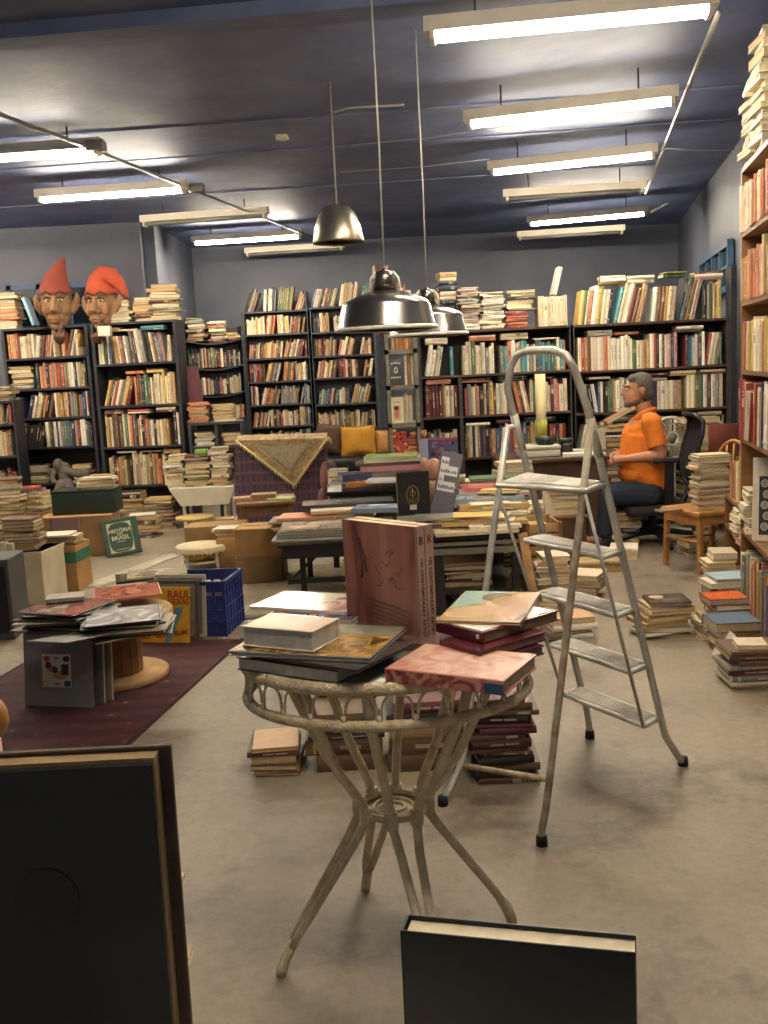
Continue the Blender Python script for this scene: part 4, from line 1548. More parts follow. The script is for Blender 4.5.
# frames and sleeves behind the yellow record
for i, (o1, cc, lb) in enumerate(((.05, '#4f4a44', 'dark framed sleeve standing directly behind the yellow record'), (.10, '#c4b79c', 'cream framed sleeve standing behind the dark one by the crate'))):
    t2 = lean_panel('picture_frame', lb, 'frame', a + Vector((.02 + o1 * .5, o1, 0)), b + Vector((.01 + o1 * .62, o1, 0)), .325 + i * .02, .012, .14, cc, M_COVER, .008)
    t2.part('mount', MB().box((.02, -.001, .02), (t2.w - .02, .0, t2.h - .02), C('#7d786e')), M_GLOSS)

# ------------------------------------------------------------------ blue crate
m_blue = mat('blue_plastic', '#2b3c80', .4, var=.15)
c0 = fl(232, 635)
cx0, cx1 = c0.x - .34, c0.x
yb0, yb1 = c0.y, c0.y + .34
t = Thing('plastic_crate', 'blue slatted plastic crate full of sleeves at the edge of the rug', 'crate', ((cx0 + cx1) / 2, (yb0 + yb1) / 2, 0), radians(-8))
w2, d2, hc = .17, .17, .31
cr_ = MB()
th = .006
cr_.box((-w2, -d2, 0), (w2, d2, th))
for sx, sy in ((0, -1), (0, 1), (-1, 0), (1, 0)):
    def put(u0, u1, z0, z1, off=0.0, tt=th):
        if sx == 0:
            y0_, y1_ = sorted((sy * (d2 + off), sy * (d2 + off - tt)))
            cr_.box((u0, y0_, z0), (u1, y1_, z1))
        else:
            x0_, x1_ = sorted((sx * (w2 + off), sx * (w2 + off - tt)))
            cr_.box((x0_, u0, z0), (x1_, u1, z1))
    put(-w2, w2, 0, .07)
    put(-w2, w2, .088, .15)
    put(-w2, w2, .168, .23)
    put(-w2, w2, .248, hc)
    for k in range(7):
        u = -w2 + (2 * w2) * k / 6
        put(u - .008, u + .008, 0, hc, .006, .012)
    put(-w2 - .006, w2 + .006, hc - .02, hc, .012, .016)
    put(-w2 - .004, w2 + .004, .155, .165, .008, .012)
    put(-w2 - .004, w2 + .004, .073, .083, .008, .012)
t.part('body', cr_, m_blue)
for k, (cc, yy) in enumerate((('#c9bda4', -.1), ('#8a8478', .12))):
    tt = Thing('record_sleeve', ('pale sleeve standing at the front inside the blue crate', 'grey sleeve standing at the back inside the blue crate')[k], 'record', Vector(t.o.matrix_world @ Vector((.04, yy, .008))), radians(-8))
    tt.part('sleeve', MB().rbox((-.12, 0, 0), (.12, .006, .2), .002, C(cc), seg=1), M_COVER)
    tt.part('label', MB().box((-.06, -.001, .08), (.06, 0, .16), C('#6e4a40')), M_GLOSS)
# magazines laid across the crate corner
for k, (px, py, cc, lb) in enumerate(((178, 577, '#b8ac96', 'pale framed print lying across the top of the blue crate'), (168, 581, '#3c3733', 'dark framed print lying under the pale one on the crate'))):
    p = fl(px, py, hc + .004 + .014 * (1 - k))
    lay_book((p.x - .28, p.y - .02, hc + .002 + .014 * (1 - k)), radians(12 + 4 * k), .33, .24, .012, cc, 'front', lb, '#cfc6b0', art_random(20 + k, [cc, '#d9cfb8', '#8a7a60']), 'framed_print', 'picture')

# ------------------------------------------------------------------ stools and boxes on the left
def legs4(t, wx, wy, z1, r0, r1, m, splay=.03, name='leg', n=8, z0=0.0, cx=0, cy=0):
    for sx in (-1, 1):
        for sy in (-1, 1):
            t.part(name, MB().tube([(cx + sx * (wx + splay), cy + sy * (wy + splay), z0), (cx + sx * wx, cy + sy * wy, z1)], [r0, r1], n), m)


m_cream = mat('cream_cloth', '#c9bb98', .85, var=.1, scale=20, bump=.3)
p = fl(200, 571)
t = Thing('round_stool', 'round stool with a cream cloth cover and yellow bag hanging under it', 'stool', (p.x, p.y + .1, 0))
zt = Zat(200, 545, p.y + .1)
t.part('seat', MB().lathe([(0, zt - .03), (.17, zt - .03), (.185, zt - .022), (.19, zt - .008), (.182, zt + .004), (0, zt + .006)], 32), m_cream)
sk = MB()
for k in range(40):
    a0, a1 = 2 * pi * k / 40, 2 * pi * (k + 1) / 40
    d = .03 + .012 * (k % 2)
    sk.add([(.191 * cos(a0), .191 * sin(a0), zt - .006), (.191 * cos(a1), .191 * sin(a1), zt - .006), (.196 * cos(a1), .196 * sin(a1), zt - .03), (.194 * cos((a0 + a1) / 2), .194 * sin((a0 + a1) / 2), zt - .03 - d * .6), (.196 * cos(a0), .196 * sin(a0), zt - .03)], [(0, 4, 3, 2, 1)])
t.part('scalloped_hem', sk, m_cream)
for k in range(4):
    a = pi / 4 + k * pi / 2 + .2
    t.part('leg', MB().tube([(.16 * cos(a), .16 * sin(a), 0), (.145 * cos(a), .145 * sin(a), zt - .03)], .0115, 8), m_whitepaint)
t.part('rung', MB().tube(ring(.13, zt * .35, 24), .007, 6, closed=True), m_whitepaint)
solo('plastic_bag', MB().add(*[(lambda m_: (m_.v, m_.f))(MB().ell((p.x - .03, p.y + .02, zt - .075), (.09, .06, .035), 8))][0]), mat('yellow_plastic', '#c9a03a', .35, var=.2),
     'yellow plastic bag bunched under the seat of the round stool', 'bag') if False else None
bag = MB().ell((-.03, -.08, zt - .07), (.085, .05, .032), 8).ell((.06, -.07, zt - .06), (.05, .04, .022), 8)
t.part('hanging_bag', bag, mat('yellow_plastic', '#c9a03a', .35, var=.25))
# carton behind the stool
p2 = fl(204, 571)
solo('cardboard_box', MB().rbox((p2.x - .2, p2.y + .38, 0), (p2.x + .26, p2.y + .68, .27), .004), m_cardd, 'brown cardboard box standing behind the cream-covered round stool', 'box')

p = fl(194, 537)
t = Thing('pedestal_stool', 'small yellowish round-topped stool with one thick pedestal', 'stool', (p.x, p.y + .1, 0))
zt = Zat(194, 516, p.y + .1)
t.part('seat', MB().lathe([(0, zt - .025), (.165, zt - .025), (.17, zt - .015), (.168, zt), (0, zt + .002)], 28), mat('yellowed_paint', '#c2a566', .5))
t.part('pedestal', MB().lathe([(0, 0), (.075, 0), (.07, .02), (.058, zt - .03), (0, zt - .03)], 20), mat('grey_brown_paint', '#8a7a66', .6))

# white drop-leaf table with piles
yW = 9.3
xl, xr = X(168, yW, .5), X(235, yW, .5)
zt = Zat(200, 487, yW)
t = Thing('drop_leaf_table', 'white painted table with tapered drop leaf, loaded with book piles', 'table', ((xl + xr) / 2, yW + .2, 0))
w2 = (xr - xl) / 2
t.part('tabletop', MB().rbox((-w2, -.2, zt - .02), (w2, .22, zt), .004), m_whitepaint)
lf = MB()
lf.prism([(-w2, 0), (-w2 + .1, -.17), (w2 - .08, -.17), (w2, 0)], 0, .018, M=T_(0, -.2, zt - .004) @ RX(pi / 2) @ RX(radians(8)))
t.part('drop_leaf', lf, m_whitepaint)
for sx in (-1, 1):
    for y_ in (-.15, .18):
        t.part('leg', MB().bar((sx * (w2 - .12), y_, 0), (sx * (w2 - .12), y_, zt - .02), .028, .028), m_whitepaint)
t.part('apron', MB().box((-w2 + .12, -.14, zt - .09), (w2 - .12, -.125, zt - .02)), m_whitepaint)
for a, b, top, n, pl, pal in ((167, 186, 455, 9, 'first pile on the white drop-leaf table', dict(white=5, cream=5, beige=3, tan=2)), (184, 210, 455, 10, 'middle pile on the white drop-leaf table', dict(W_DARK, green=3)),
                              (211, 231, 447, 9, 'last pile on the white drop-leaf table', dict(tan=5, cream=6, beige=4))):
    stack_px(a, b, 0, top, n, pal, pl, zt, y=yW + .02, face='mix', depth=.18)
solo('green_box', MB().rbox((X(191, yW, 1.0), yW + .06, Zat(197, 455, yW + .04) + .001), (X(203, yW, 1.0), yW + .17, Zat(197, 455, yW + .04) + .045), .004), mat('green_carton', '#6f9a3f', .5), 'small bright green box on the middle pile of the white table', 'box')

# piles behind the drop-leaf table, by the sagging shelves
t = Thing('low_shelf', 'dark low shelf unit with orange books beside the plaid armchair', 'shelf', (X(208, 9.9, .8), 10.05, 0))
xa, xb = X(188, 9.9, .9), X(243, 9.9, .9)
yl = 9.9
zl1, zl2 = Zat(215, 422, yl), Zat(215, 446, yl)
for nm, lo, hi in (('side_panel', (xa, yl, 0), (xa + .03, yl + .3, zl1)), ('side_panel', (xb - .03, yl, 0), (xb, yl + .3, zl1)), ('shelf', (xa + .03, yl, zl1 - .025), (xb - .03, yl + .3, zl1)),
                   ('shelf', (xa + .03, yl + .005, zl2 - .025), (xb - .03, yl + .3, zl2)), ('divider', (xa + .26, yl + .01, 0), (xa + .29, yl + .3, zl1 - .026))):
    t.part(nm, MB().box(lo, hi), m_greyblack, True)
stack((xa + .11, 9.92), zl1, .2, .21, .16, 8, dict(orange=5, ochre=5, tan=3), 'orange pile on the low dark shelf', face='spine', near=False, jig=.04)
stack((xa + .36, 9.92), zl1, .17, .23, .16, 7, dict(ochre=4, yellow=3, tan=3), 'yellow pile on the low dark shelf', face='mix', near=False)
stack((xa + .15, 9.92), zl2, .14, .2, .16, 5, dict(white=4, grey=4), 'pale pile in the low dark shelf', face='mix', near=False)
stack((xa + .42, 9.92), zl2, .12, .2, .16, 4, dict(tan=4, red=1, grey=3), 'mixed pile in the low dark shelf', face='mix', near=False)
# tall maroon board leaning there
a, b = Vector((X(190, 9.9, .9), 9.9, 0)), Vector((X(206, 9.9, .9), 9.9, 0))
bl, bh = Zat(190, 411, 9.9), Zat(185, 367, 9.9)
yb_ = 10.12
bd = MB().prism([(X(188, yb_, 1.0), zl1 + .001), (X(206, yb_, 1.0), zl1 + .001), (X(199, yb_, 1.4), Zat(200, 366, yb_)), (X(181, yb_, 1.4), Zat(182, 367, yb_))], 0, .02, M=RX(pi / 2))
bd.v = [v + Vector((0, yb_, 0)) for v in bd.v]
solo('board', bd, mat('maroon_board', '#5d2f33', .5), 'tall maroon board leaning on the low dark shelf', 'board')

# floor piles at the foot of the left cases
for a, b, bot, top, n, pl, fc in ((118, 144, 531, 492, 9, 'floor pile below drooping-hat bookcase', 'mix'), (144, 176, 530, 498, 9, 'floor pile beside white drop-leaf table', 'mix'),
                                  (128, 158, 538, 515, 5, 'front floor pile behind green volume', 'mix'), (-4, 24, 545, 478, 14, 'tall pile at the left edge', 'mix'), (20, 47, 541, 487, 12, 'heaped pile behind the white box', 'mix')):
    stack_px(a, b, bot, top, n, W_OLD, pl, face=fc, jig=.35, depth=.2)
for a, b, bot, top, n, pl in ((216, 237, 533, 519, 4, 'small pile by the wooden side table'),):
    stack_px(a, b, bot, top, n, dict(tan=5, cream=4), pl, face='mix')


# boxes
def carton(pxl, pxr, pyb, pyt, dep, label, m, yaw=0.0, z0=0.0, flaps=False, group=None, name='cardboard_box'):
    mid = (pxl + pxr) / 2
    q_ = fl(mid, pyb, z0)
    w_ = X(pxr, q_.y, z0) - X(pxl, q_.y, z0)
    h_ = Zat(mid, pyt, q_.y) - z0
    t = Thing(name, label, 'box', (q_.x, q_.y + dep / 2, z0), yaw, group)
    t.part('body', MB().rbox((-w_ / 2, -dep / 2, 0), (w_ / 2, dep / 2, h_), .005, seg=1), m)
    t.w, t.h, t.d, t.y = w_, h_, dep, q_.y
    return t


t = carton(41, 114, 557, 517, .3, 'large brown cardboard box standing below the green case', m_cardd, 0)
t.part('flap', MB().box((-t.w / 2, -t.d / 2 - .004, t.h), (t.w / 2, t.d / 2, t.h + .004)), m_card)
yb = t.y
t = Thing('green_case', 'long dark green case lying on the big brown cardboard box', 'case', (X(84, yb + .2, .6), yb + .2, t.h + .005))
w_ = X(116, yb + .2, .6) - X(54, yb + .2, .6)
zt0 = t.Mw.translation.z
hh = Zat(84, 491, yb + .2) - zt0
m_gcase = mat('dark_green_case', '#17281f', .55, var=.2)
t.part('body', MB().rbox((-w_ / 2, -.09, 0), (w_ / 2, .2, hh), .008), m_gcase)
t.part('lid', MB().rbox((-w_ / 2 - .004, -.094, hh), (w_ / 2 + .004, .204, hh + .02), .006), m_gcase)
stack((X(97, yb + .2, .7), yb + .14), zt0 + hh + .021, .09, .3, .16, 3, dict(white=4, beige=3), 'papers on the long green case', face='pages')
solo('shoe_box', MB().rbox((X(88, yb + .3, .8), yb + .25, zt0 + hh + .12), (X(110, yb + .3, .8), yb + .38, Zat(98, 476, yb + .25)), .004), m_card, 'small tan carton on the papers above the green case', 'box')
# maroon folder leaning on box
yy = yb - .25
a, b = Vector((X(51, yy, .0), yy, 0)), Vector((X(80, yy, .0), yy + .02, 0))
t = lean_panel('portfolio', 'purplish brown portfolio leaning on the big cardboard box', 'portfolio', a, b, .36, .025, .22, '#6b4b48', M_COVER, 0)
t.part('spine_strip', MB().box((0, -.001, .0), (.02, .0, t.h), C('#59403d')), M_COVER)

# green boxed volume, title lettering
a, b = fl(107, 558, 0), fl(143, 555, 0)
t = lean_panel('book', 'large green boxed history volume with cream corners leaning on the cardboard box', 'book', a, b, .3, .035, .3, '#33503f', M_COVER, 0)
t.o.matrix_world = t.o.matrix_world @ RY(-.12)
def art_hist(a_, w, h):
    cw = C('#c9c39a')
    x0, x1, z0, z1 = w * .14, w * .82, h * .08, h * .9
    rect(a_, x0, z0, x1, z1, cw, -.001)
    n = 40
    cx, cz, rx, rz_ = (x0 + x1) / 2, (z0 + z1) / 2, (x1 - x0) / 2 * .97, (z1 - z0) / 2 * .98
    pts = []
    for k in range(n):
        an = 2 * pi * k / n
        c_, s_ = cos(an), sin(an)
        e = .62
        pts.append((cx + rx * abs(c_) ** e * (1 if c_ > 0 else -1), -.002, cz + rz_ * abs(s_) ** e * (1 if s_ > 0 else -1)))
    a_.add(pts, [tuple(range(n))], C('#33503f'))
ab = MB()
art_hist(ab, t.w, t.h)
t.part('corner_panel', ab, M_COVER)
m_crl = mat('cream_lettering', '#cfc8a4', .6)
fm = RX(pi / 2)
text_part(t.o, 'title_lettering', 'HISTÓRIA', t.w * .145, T_(t.w * .48, -.0024, t.h * .67) @ fm, m_crl)
text_part(t.o, 'title_lettering', 'DO', t.w * .1, T_(t.w * .48, -.0024, t.h * .575) @ fm, m_crl)
text_part(t.o, 'title_lettering', 'BRASIL', t.w * .17, T_(t.w * .48, -.0024, t.h * .47) @ fm, m_crl)
lm = MB()
rect(lm, t.w * .36, t.h * .36, t.w * .6, t.h * .375, C('#cfc8a4'), -.0024)
rect(lm, t.w * .3, t.h * .15, t.w * .66, t.h * .165, C('#cfc8a4'), -.0024)
t.part('small_line', lm, M_COVER)

t = carton(45, 81, 592, 546, .28, 'tall cardboard box with a green printed band, papers on top', m_card, -.06)
t.part('green_band', MB().box((-t.w / 2 - .0015, -t.d / 2 - .0015, t.h * .62), (t.w / 2 + .0015, t.d / 2, t.h * .86)), mat('green_print', '#2f6a4c', .6, var=.25, scale=18))
o0 = t.o.location
stack((o0.x - .02, t.y + .02), t.h + .001, .06, .28, .2, 4, dict(tan=4, cream=4), 'papers on the green-banded box', face='mix', topcol='cream')
solo('card_sheet', MB().rbox((o0.x - .2, t.y - .02, t.h + .064), (o0.x + .08, t.y + .18, t.h + .078), .003), m_whitepaint, 'white card sheet lying on the papers of the green-banded box', 'card')
t = carton(18, 50, 605, 552, .34, 'cream white box in front of the green-banded cardboard box', mat('cream_box_board', '#c9bd9f', .6), -.12)
t.part('lid_edge', MB().box((-t.w / 2 - .004, -t.d / 2 - .004, t.h - .03), (t.w / 2 + .004, t.d / 2 + .004, t.h)), mat('cream_box_board', '#c9bd9f', .6))
o0 = t.o.location
stack((o0.x - .08, t.y + .05), t.h + .001, .21, .24, .18, 8, dict(brown=4, tan=4, maroon=2), 'brown pile on the cream white box', face='mix')
for k, (a, b, cc, lb) in enumerate(((6, 13, '#d4cab2', 'tall white board upright beside the cream white box'), (13, 19, '#b7ab92', 'narrower grey board upright against the cream white box'))):
    q_ = fl((a + b) / 2, 606 + 2 * k)
    t = Thing('board', lb, 'board', (q_.x, q_.y, 0), .1)
    w_ = X(b, q_.y, 0) - X(a, q_.y, 0)
    t.part('panel', MB().rbox((-w_ / 2, 0, 0), (w_ / 2, .05, .42), .004, C(cc)), M_COVER)
    t.part('dark_knob', MB().ell((0, -.012, .16), (.02, .012, .03), 8), m_blackplastic)
t = carton(-12, 14, 640, 560, .3, 'dark grey speaker-like box cut off by the left edge', mat('dark_grey_box', '#4a4744', .6), 0.05, name='speaker_box')
t.part('front_grille', MB().box((-t.w / 2 + .02, -t.d / 2 - .004, .04), (t.w / 2 - .02, -t.d / 2, t.h - .04)), m_mesh)

# cartons beside the wooden side table
t = carton(237, 284, 583, 557, .3, 'lower brown cardboard box of the two stacked behind the black table', m_cardd, -.03)
hl = t.h
yb = t.y
t = carton(236, 282, 0, 528, .3, 'upper tan cardboard box of the two stacked behind the black table', m_card, -.03, z0=hl + .001) if False else None
w_ = X(283, yb, .3) - X(236, yb, .3)
hu = Zat(260, 529, yb) - hl
t = Thing('cardboard_box', 'upper tan cardboard box of the two stacked behind the black table', 'box', (X(259.5, yb, .3), yb + .15, hl + .001), -.05)
t.part('body', MB().rbox((-w_ / 2, -.15, 0), (w_ / 2, .15, hu), .005, seg=1), m_card)
t.part('flap', MB().box((-w_ / 2, -.152, hu * .96), (w_ / 2, -.15, hu)).prism([(-w_ / 2, 0), (w_ / 2, 0), (w_ / 2 - .02, .1), (-w_ / 2 + .02, .1)], 0, .004, M=T_(0, .0, hu)), m_card)
solo('cardboard_box', MB().rbox((X(216, 7.3, .2), 7.3, 0), (X(236, 7.3, .2), 7.6, .22), .004), m_card, 'small open tan box between the round stool and the stacked boxes', 'box')
stack((X(226, 7.3, .2), 7.33), .221, .07, .2, .18, 3, dict(tan=5, cream=2), 'tan books on the small open box', face='mix')

# wooden side table
yT = 7.95
xl, xr = X(233, yT, .45), X(292, yT, .45)
zt = Zat(262, 502, yT)
t = Thing('side_table', 'low brown wooden side table with papers in front of the plaid armchair', 'table', ((xl + xr) / 2, yT + .22, 0), .1)
w2 = (xr - xl) / 2
t.part('tabletop', MB().rbox((-w2, -.25, zt - .03), (w2, .25, zt), .006), m_brownw)
for sx in (-1, 1):
    for sy in (-1, 1):
        t.part('leg', MB().bar((sx * (w2 - .03), sy * .2, 0), (sx * (w2 - .05), sy * .19, zt - .03), .05, .05), m_brownw)
t.part('apron', MB().box((-w2 + .06, -.2, zt - .1), (w2 - .06, -.18, zt - .03)).box((-w2 + .06, .18, zt - .1), (w2 - .06, .2, zt - .03)), m_brownw)
t.part('rail', MB().box((-w2 + .05, -.01, .1), (w2 - .05, .02, .13)), m_brownw)
for k, (px, cc, T, lb) in enumerate(((246, '#b08a64', .03, 'tan paperback lying on the wooden side table'), (262, '#8a6a4c', .05, 'brown open book lying on the wooden side table'), (279, '#aebd7a', .018, 'pale green booklet lying on the wooden side table'))):
    lay_book((X(px, yT, zt) - .1, yT + .05 + .03 * (k % 2), zt + .001), .2 - .2 * k, .2, .15, T, cc, 'front', lb, covermat=M_COVER)

# ------------------------------------------------------------------ armchair with plaid cover and lace throw
def plaid():
    m = bpy.data.materials.new('plaid_cloth')
    nt, b = nodes(m)
    N, L = nt.nodes, nt.links
    tc = N.new('ShaderNodeTexCoord')
    def wave(d, s, ph=0):
        w = N.new('ShaderNodeTexWave')
        w.bands_direction = d
        w.inputs['Scale'].default_value = s
        w.inputs['Distortion'].default_value = .3
        w.inputs['Phase Offset'].default_value = ph
        L.new(tc.outputs['Object'], w.inputs['Vector'])
        return w
    def mixc(a, c, f, bt='MIX'):
        mx = N.new('ShaderNodeMix')
        mx.data_type = 'RGBA'
        mx.blend_type = bt
        if isinstance(a, str):
            mx.inputs[6].default_value = (*C(a), 1)
        else:
            L.new(a, mx.inputs[6])
        mx.inputs[7].default_value = (*C(c), 1)
        L.new(f, mx.inputs['Factor'])
        return mx.outputs[2]
    def th(w, lo):
        mr = N.new('ShaderNodeMapRange')
        mr.inputs['From Min'].default_value = lo
        mr.inputs['From Max'].default_value = min(1, lo + .15)
        L.new(w.outputs['Fac'], mr.inputs['Value'])
        return mr.outputs['Result']
    o = mixc('#4e363d', '#3b3442', th(wave('X', 3.2), .55))
    o = mixc(o, '#5c4246', th(wave('Z', 3.2), .6))
    o = mixc(o, '#3a3140', th(wave('Z', 6.4, 1.5), .8))
    o = mixc(o, '#5f434a', th(wave('X', 6.4, 1.5), .85))
    L.new(o, b.inputs['Base Color'])
    b.inputs['Roughness'].default_value = .95
    return m


yA = 9.0
xl, xr = X(233, yA, .6), X(329, yA, .6)
zt = Zat(280, 441, yA)
t = Thing('armchair', 'armchair under a dark red and blue plaid cover, seen from behind', 'armchair', ((xl + xr) / 2, yA + .4, 0))
w2 = (xr - xl) / 2
m_plaid = plaid()
bk = MB()
poly = []
for k in range(25):
    u = -1 + 2 * k / 24
    poly.append((u * w2 * (.94 + .0 * u), zt * (1 - .045 * abs(u) ** 3)))
poly = [(-w2 * .9, .08)] + [(-w2 * .97, zt * .6)] + poly + [(w2 * .97, zt * .6), (w2 * .9, .08)]
bk.prism(poly[::-1], -.09, .09, M=T_(0, -.31, 0) @ RX(pi / 2) @ T_(0, 0, 0))
t.part('backrest', bk, m_plaid)
for s in (-1, 1):
    t.part('armrest', MB().rbox((s * w2 * .86 - .09, -.3, .08), (s * w2 * .86 + .09, .42, .56), .07), m_plaid)
t.part('seat', MB().rbox((-w2 * .78, -.28, .1), (w2 * .78, .42, .42), .05), m_plaid)
for sx in (-1, 1):
    for sy in (-1, 1):
        t.part('leg', MB().tube([(sx * w2 * .75, .03 + sy * .33, 0), (sx * w2 * .75, .03 + sy * .33, .1)], .025, 8), m_dkbrown)
# throw
m_lace = mat('lace_throw_cloth', '#bda67a', .9, scale=26, col2='#8a6f4d', bump=.5, bscale=90)
m_lace2 = mat('lace_throw_centre', '#a69878', .9, scale=30, col2='#8a7d62', bump=.4)
m_fringe = mat('lace_throw_fringe', '#c2ad7d', .9)
yF = yA - .002
def tp(px, py, dy=0.0):
    return Vector((X(px, yF - dy, Zat(px, py, yF)), yF - dy, Zat(px, py, yF)))
th = Thing('throw_blanket', 'fringed tan lace throw hung in a triangle over the plaid armchair', 'throw', tp(290, 441))
cl = MB()
A_, B_, C_ = tp(236, 440.5, .015), tp(327, 438, .015), tp(294, 485, .015)
NN = 14
idx = {}
vs, fs = [], []
for i in range(NN + 1):
    for j in range(NN + 1 - i):
        u, v = i / NN, j / NN
        p = A_ * (1 - u - v) + B_ * u + C_ * v
        p = p + Vector((0, -.008 * sin(9 * u + 5 * v) - .004 * cos(17 * v), 0))
        idx[i, j] = len(vs)
        vs.append(p)
for i in range(NN):
    for j in range(NN - i):
        fs.append((idx[i, j], idx[i, j + 1], idx[i + 1, j]))
        if i + j < NN - 1:
            fs.append((idx[i + 1, j], idx[i, j + 1], idx[i + 1, j + 1]))
cl.add(vs, fs, smooth=True)
# over the top of the back
top = MB()
n = 12
for k in range(n):
    p0_, p1_ = A_.lerp(B_, k / n), A_.lerp(B_, (k + 1) / n)
    bulge = lambda q_, f_: q_ + Vector((0, .0 + .2 * f_, .012 + .03 * sin(pi * f_)))
    cl.add([p0_, p1_, bulge(p1_, .5), bulge(p0_, .5), bulge(p1_, 1), bulge(p0_, 1)], [(0, 1, 2, 3), (3, 2, 4, 5)], smooth=True)
th.part('cloth', cl, m_lace, True)
cc_ = (A_ + B_ + C_) / 3
ce = MB()
for sc_, dy, mm in ((.55, .012, 0),):
    tri = [cc_ + (q_ - cc_) * sc_ + Vector((0, -dy, .012)) for q_ in (A_, B_, C_)]
    ce.add(tri, [(0, 2, 1)])
th.part('centre_panel', ce, m_lace2, True)
bd_ = MB()
for lo_, hi_ in ((.66, .74), (.8, .86)):
    for i in range(3):
        a0_, b0_ = (A_, B_, C_)[i], (A_, B_, C_)[(i + 1) % 3]
        f3 = lambda q_, k_: cc_ + (q_ - cc_) * k_ + Vector((0, -.0115, .006))
        bd_.add([f3(a0_, lo_), f3(b0_, lo_), f3(b0_, hi_), f3(a0_, hi_)], [(0, 1, 2, 3)])
th.part('woven_border', bd_, mat('lace_throw_border', '#7d5f44', .9, scale=60, col2='#b59a6c', bump=.4), True)
fr_ = MB()
for (p, q_) in ((A_, C_), (C_, B_)):
    for k in range(26):
        s_ = p.lerp(q_, k / 25)
        fr_.tube([s_ + Vector((0, -.006, .004)), s_ + Vector((rnd.uniform(-.008, .008), -.012, -.035))], [.006, .004], 5)
for k in range(14):
    s_ = B_ + Vector((.0, .01 + .012 * k, .005))
    fr_.tube([s_, s_ + Vector((.03, 0, -.05 - .02 * sin(k)))], [.007, .005], 5)
fr_.tube([A_ + Vector((0, -.004, 0)), C_ + Vector((0, -.006, 0)), B_ + Vector((0, -.004, 0))], .009, 6)
th.part('fringe', fr_, m_fringe, True)
solo('clothing_heap', MB().ell((X(326, yA - .1, .5), yA - .08, Zat(326, 478, yA)), (.06, .07, .16), 10).ell((X(322, yA - .1, .5), yA - .12, Zat(322, 500, yA)), (.05, .06, .13), 10), mat('dusty_pink_cloth', '#6e4a44', .9, var=.3, scale=14, bump=.5),
     'faded reddish cloth bunched on the right arm of the plaid armchair', 'cloth')

# dark bench with cushions behind
yC = 10.4
xl, xr = X(312, yC, .5), X(420, yC, .5)
zs_ = Zat(366, 457, yC)
t = Thing('bench', 'black bench carrying brown, yellow and tan cushions', 'bench', ((xl + xr) / 2, yC + .3, 0))
w2 = (xr - xl) / 2
t.part('seat', MB().rbox((-w2, -.3, zs_ - .14), (w2, .28, zs_ - .01), .02), m_blackmetal)
t.part('backrest', MB().rbox((-w2, .24, zs_ - .02), (w2, .3, zs_ + .26), .015), m_blackmetal)
for sx in (-1, 1):
    for sy in (-1, 1):
        t.part('leg', MB().box((sx * (w2 - .06) - .025, sy * .23 - .025, 0), (sx * (w2 - .06) + .025, sy * .23 + .025, zs_ - .14)), m_blackmetal)


def cushion(pxl, pxr, pyt, pyb, y, label, m, lean=.18, tilt=0.0, group=None):
    w_ = X(pxr, y, .7) - X(pxl, y, .7)
    h_ = (pyb - pyt) / 1000 * y
    t = Thing('cushion', label, 'cushion', (X((pxl + pxr) / 2, y, .7), y, Zat((pxl + pxr) / 2, pyb, y)), 0, group)
    vs, fs = [], []
    n = 14
    for side in (-1, 1):
        for i in range(n + 1):
            for j in range(n + 1):
                u, v = -1 + 2 * i / n, -1 + 2 * j / n
                th_ = .065 * ((1 - u ** 4) * (1 - v ** 4)) ** .6
                k = 1 - .05 * (u * u * v * v)
                sag = 1 - .04 * (1 - abs(u)) - 0
                vs.append((u * w_ / 2 * (1 - .05 * (1 - v * v)), side * th_ + .012 * sin(3 * u + 2 * v) * (1 - abs(u)), h_ / 2 + v * h_ / 2 * (1 - .05 * (1 - u * u))))
        o = 0 if side < 0 else (n + 1) ** 2
        for i in range(n):
            for j in range(n):
                a, b, c, d = o + i * (n + 1) + j, o + (i + 1) * (n + 1) + j, o + (i + 1) * (n + 1) + j + 1, o + i * (n + 1) + j + 1
                fs.append((a, b, c, d) if side < 0 else (a, d, c, b))
    M = RX(-lean) @ RY(tilt)
    t.part('cover', MB().add(vs, fs, smooth=True, M=M), m)
    pp = [Vector((sx * w_ / 2, 0, h_ / 2 + sz * h_ / 2)) for sx, sz in ((-1, -1), (0, -.94), (1, -1), (.95, 0), (1, 1), (0, .94), (-1, 1), (-.95, 0))]
    t.part('piping', MB().tube([M @ q_ for q_ in pp], .006, 6, closed=True), m)
    return t


cushion(314, 341, 424, 453, 10.62, 'round-cornered brown cushion leaning beside the plaid armchair', mat('brown_velvet', '#58402f', .9, var=.3, scale=12, bump=.4), .2, .12)
cushion(341, 375.5, 426, 455, 10.58, 'mustard yellow cushion, brightest and middle one on the bench', mat('mustard_cloth', '#c08a2c', .9, var=.15, scale=10, bump=.4), .2, -.02)
cushion(375.5, 396, 430, 455, 10.62, 'plain tan cushion partly behind the grey steel rack', mat('tan_cloth', '#b3814c', .9, var=.1, scale=10, bump=.4), .2, 0)

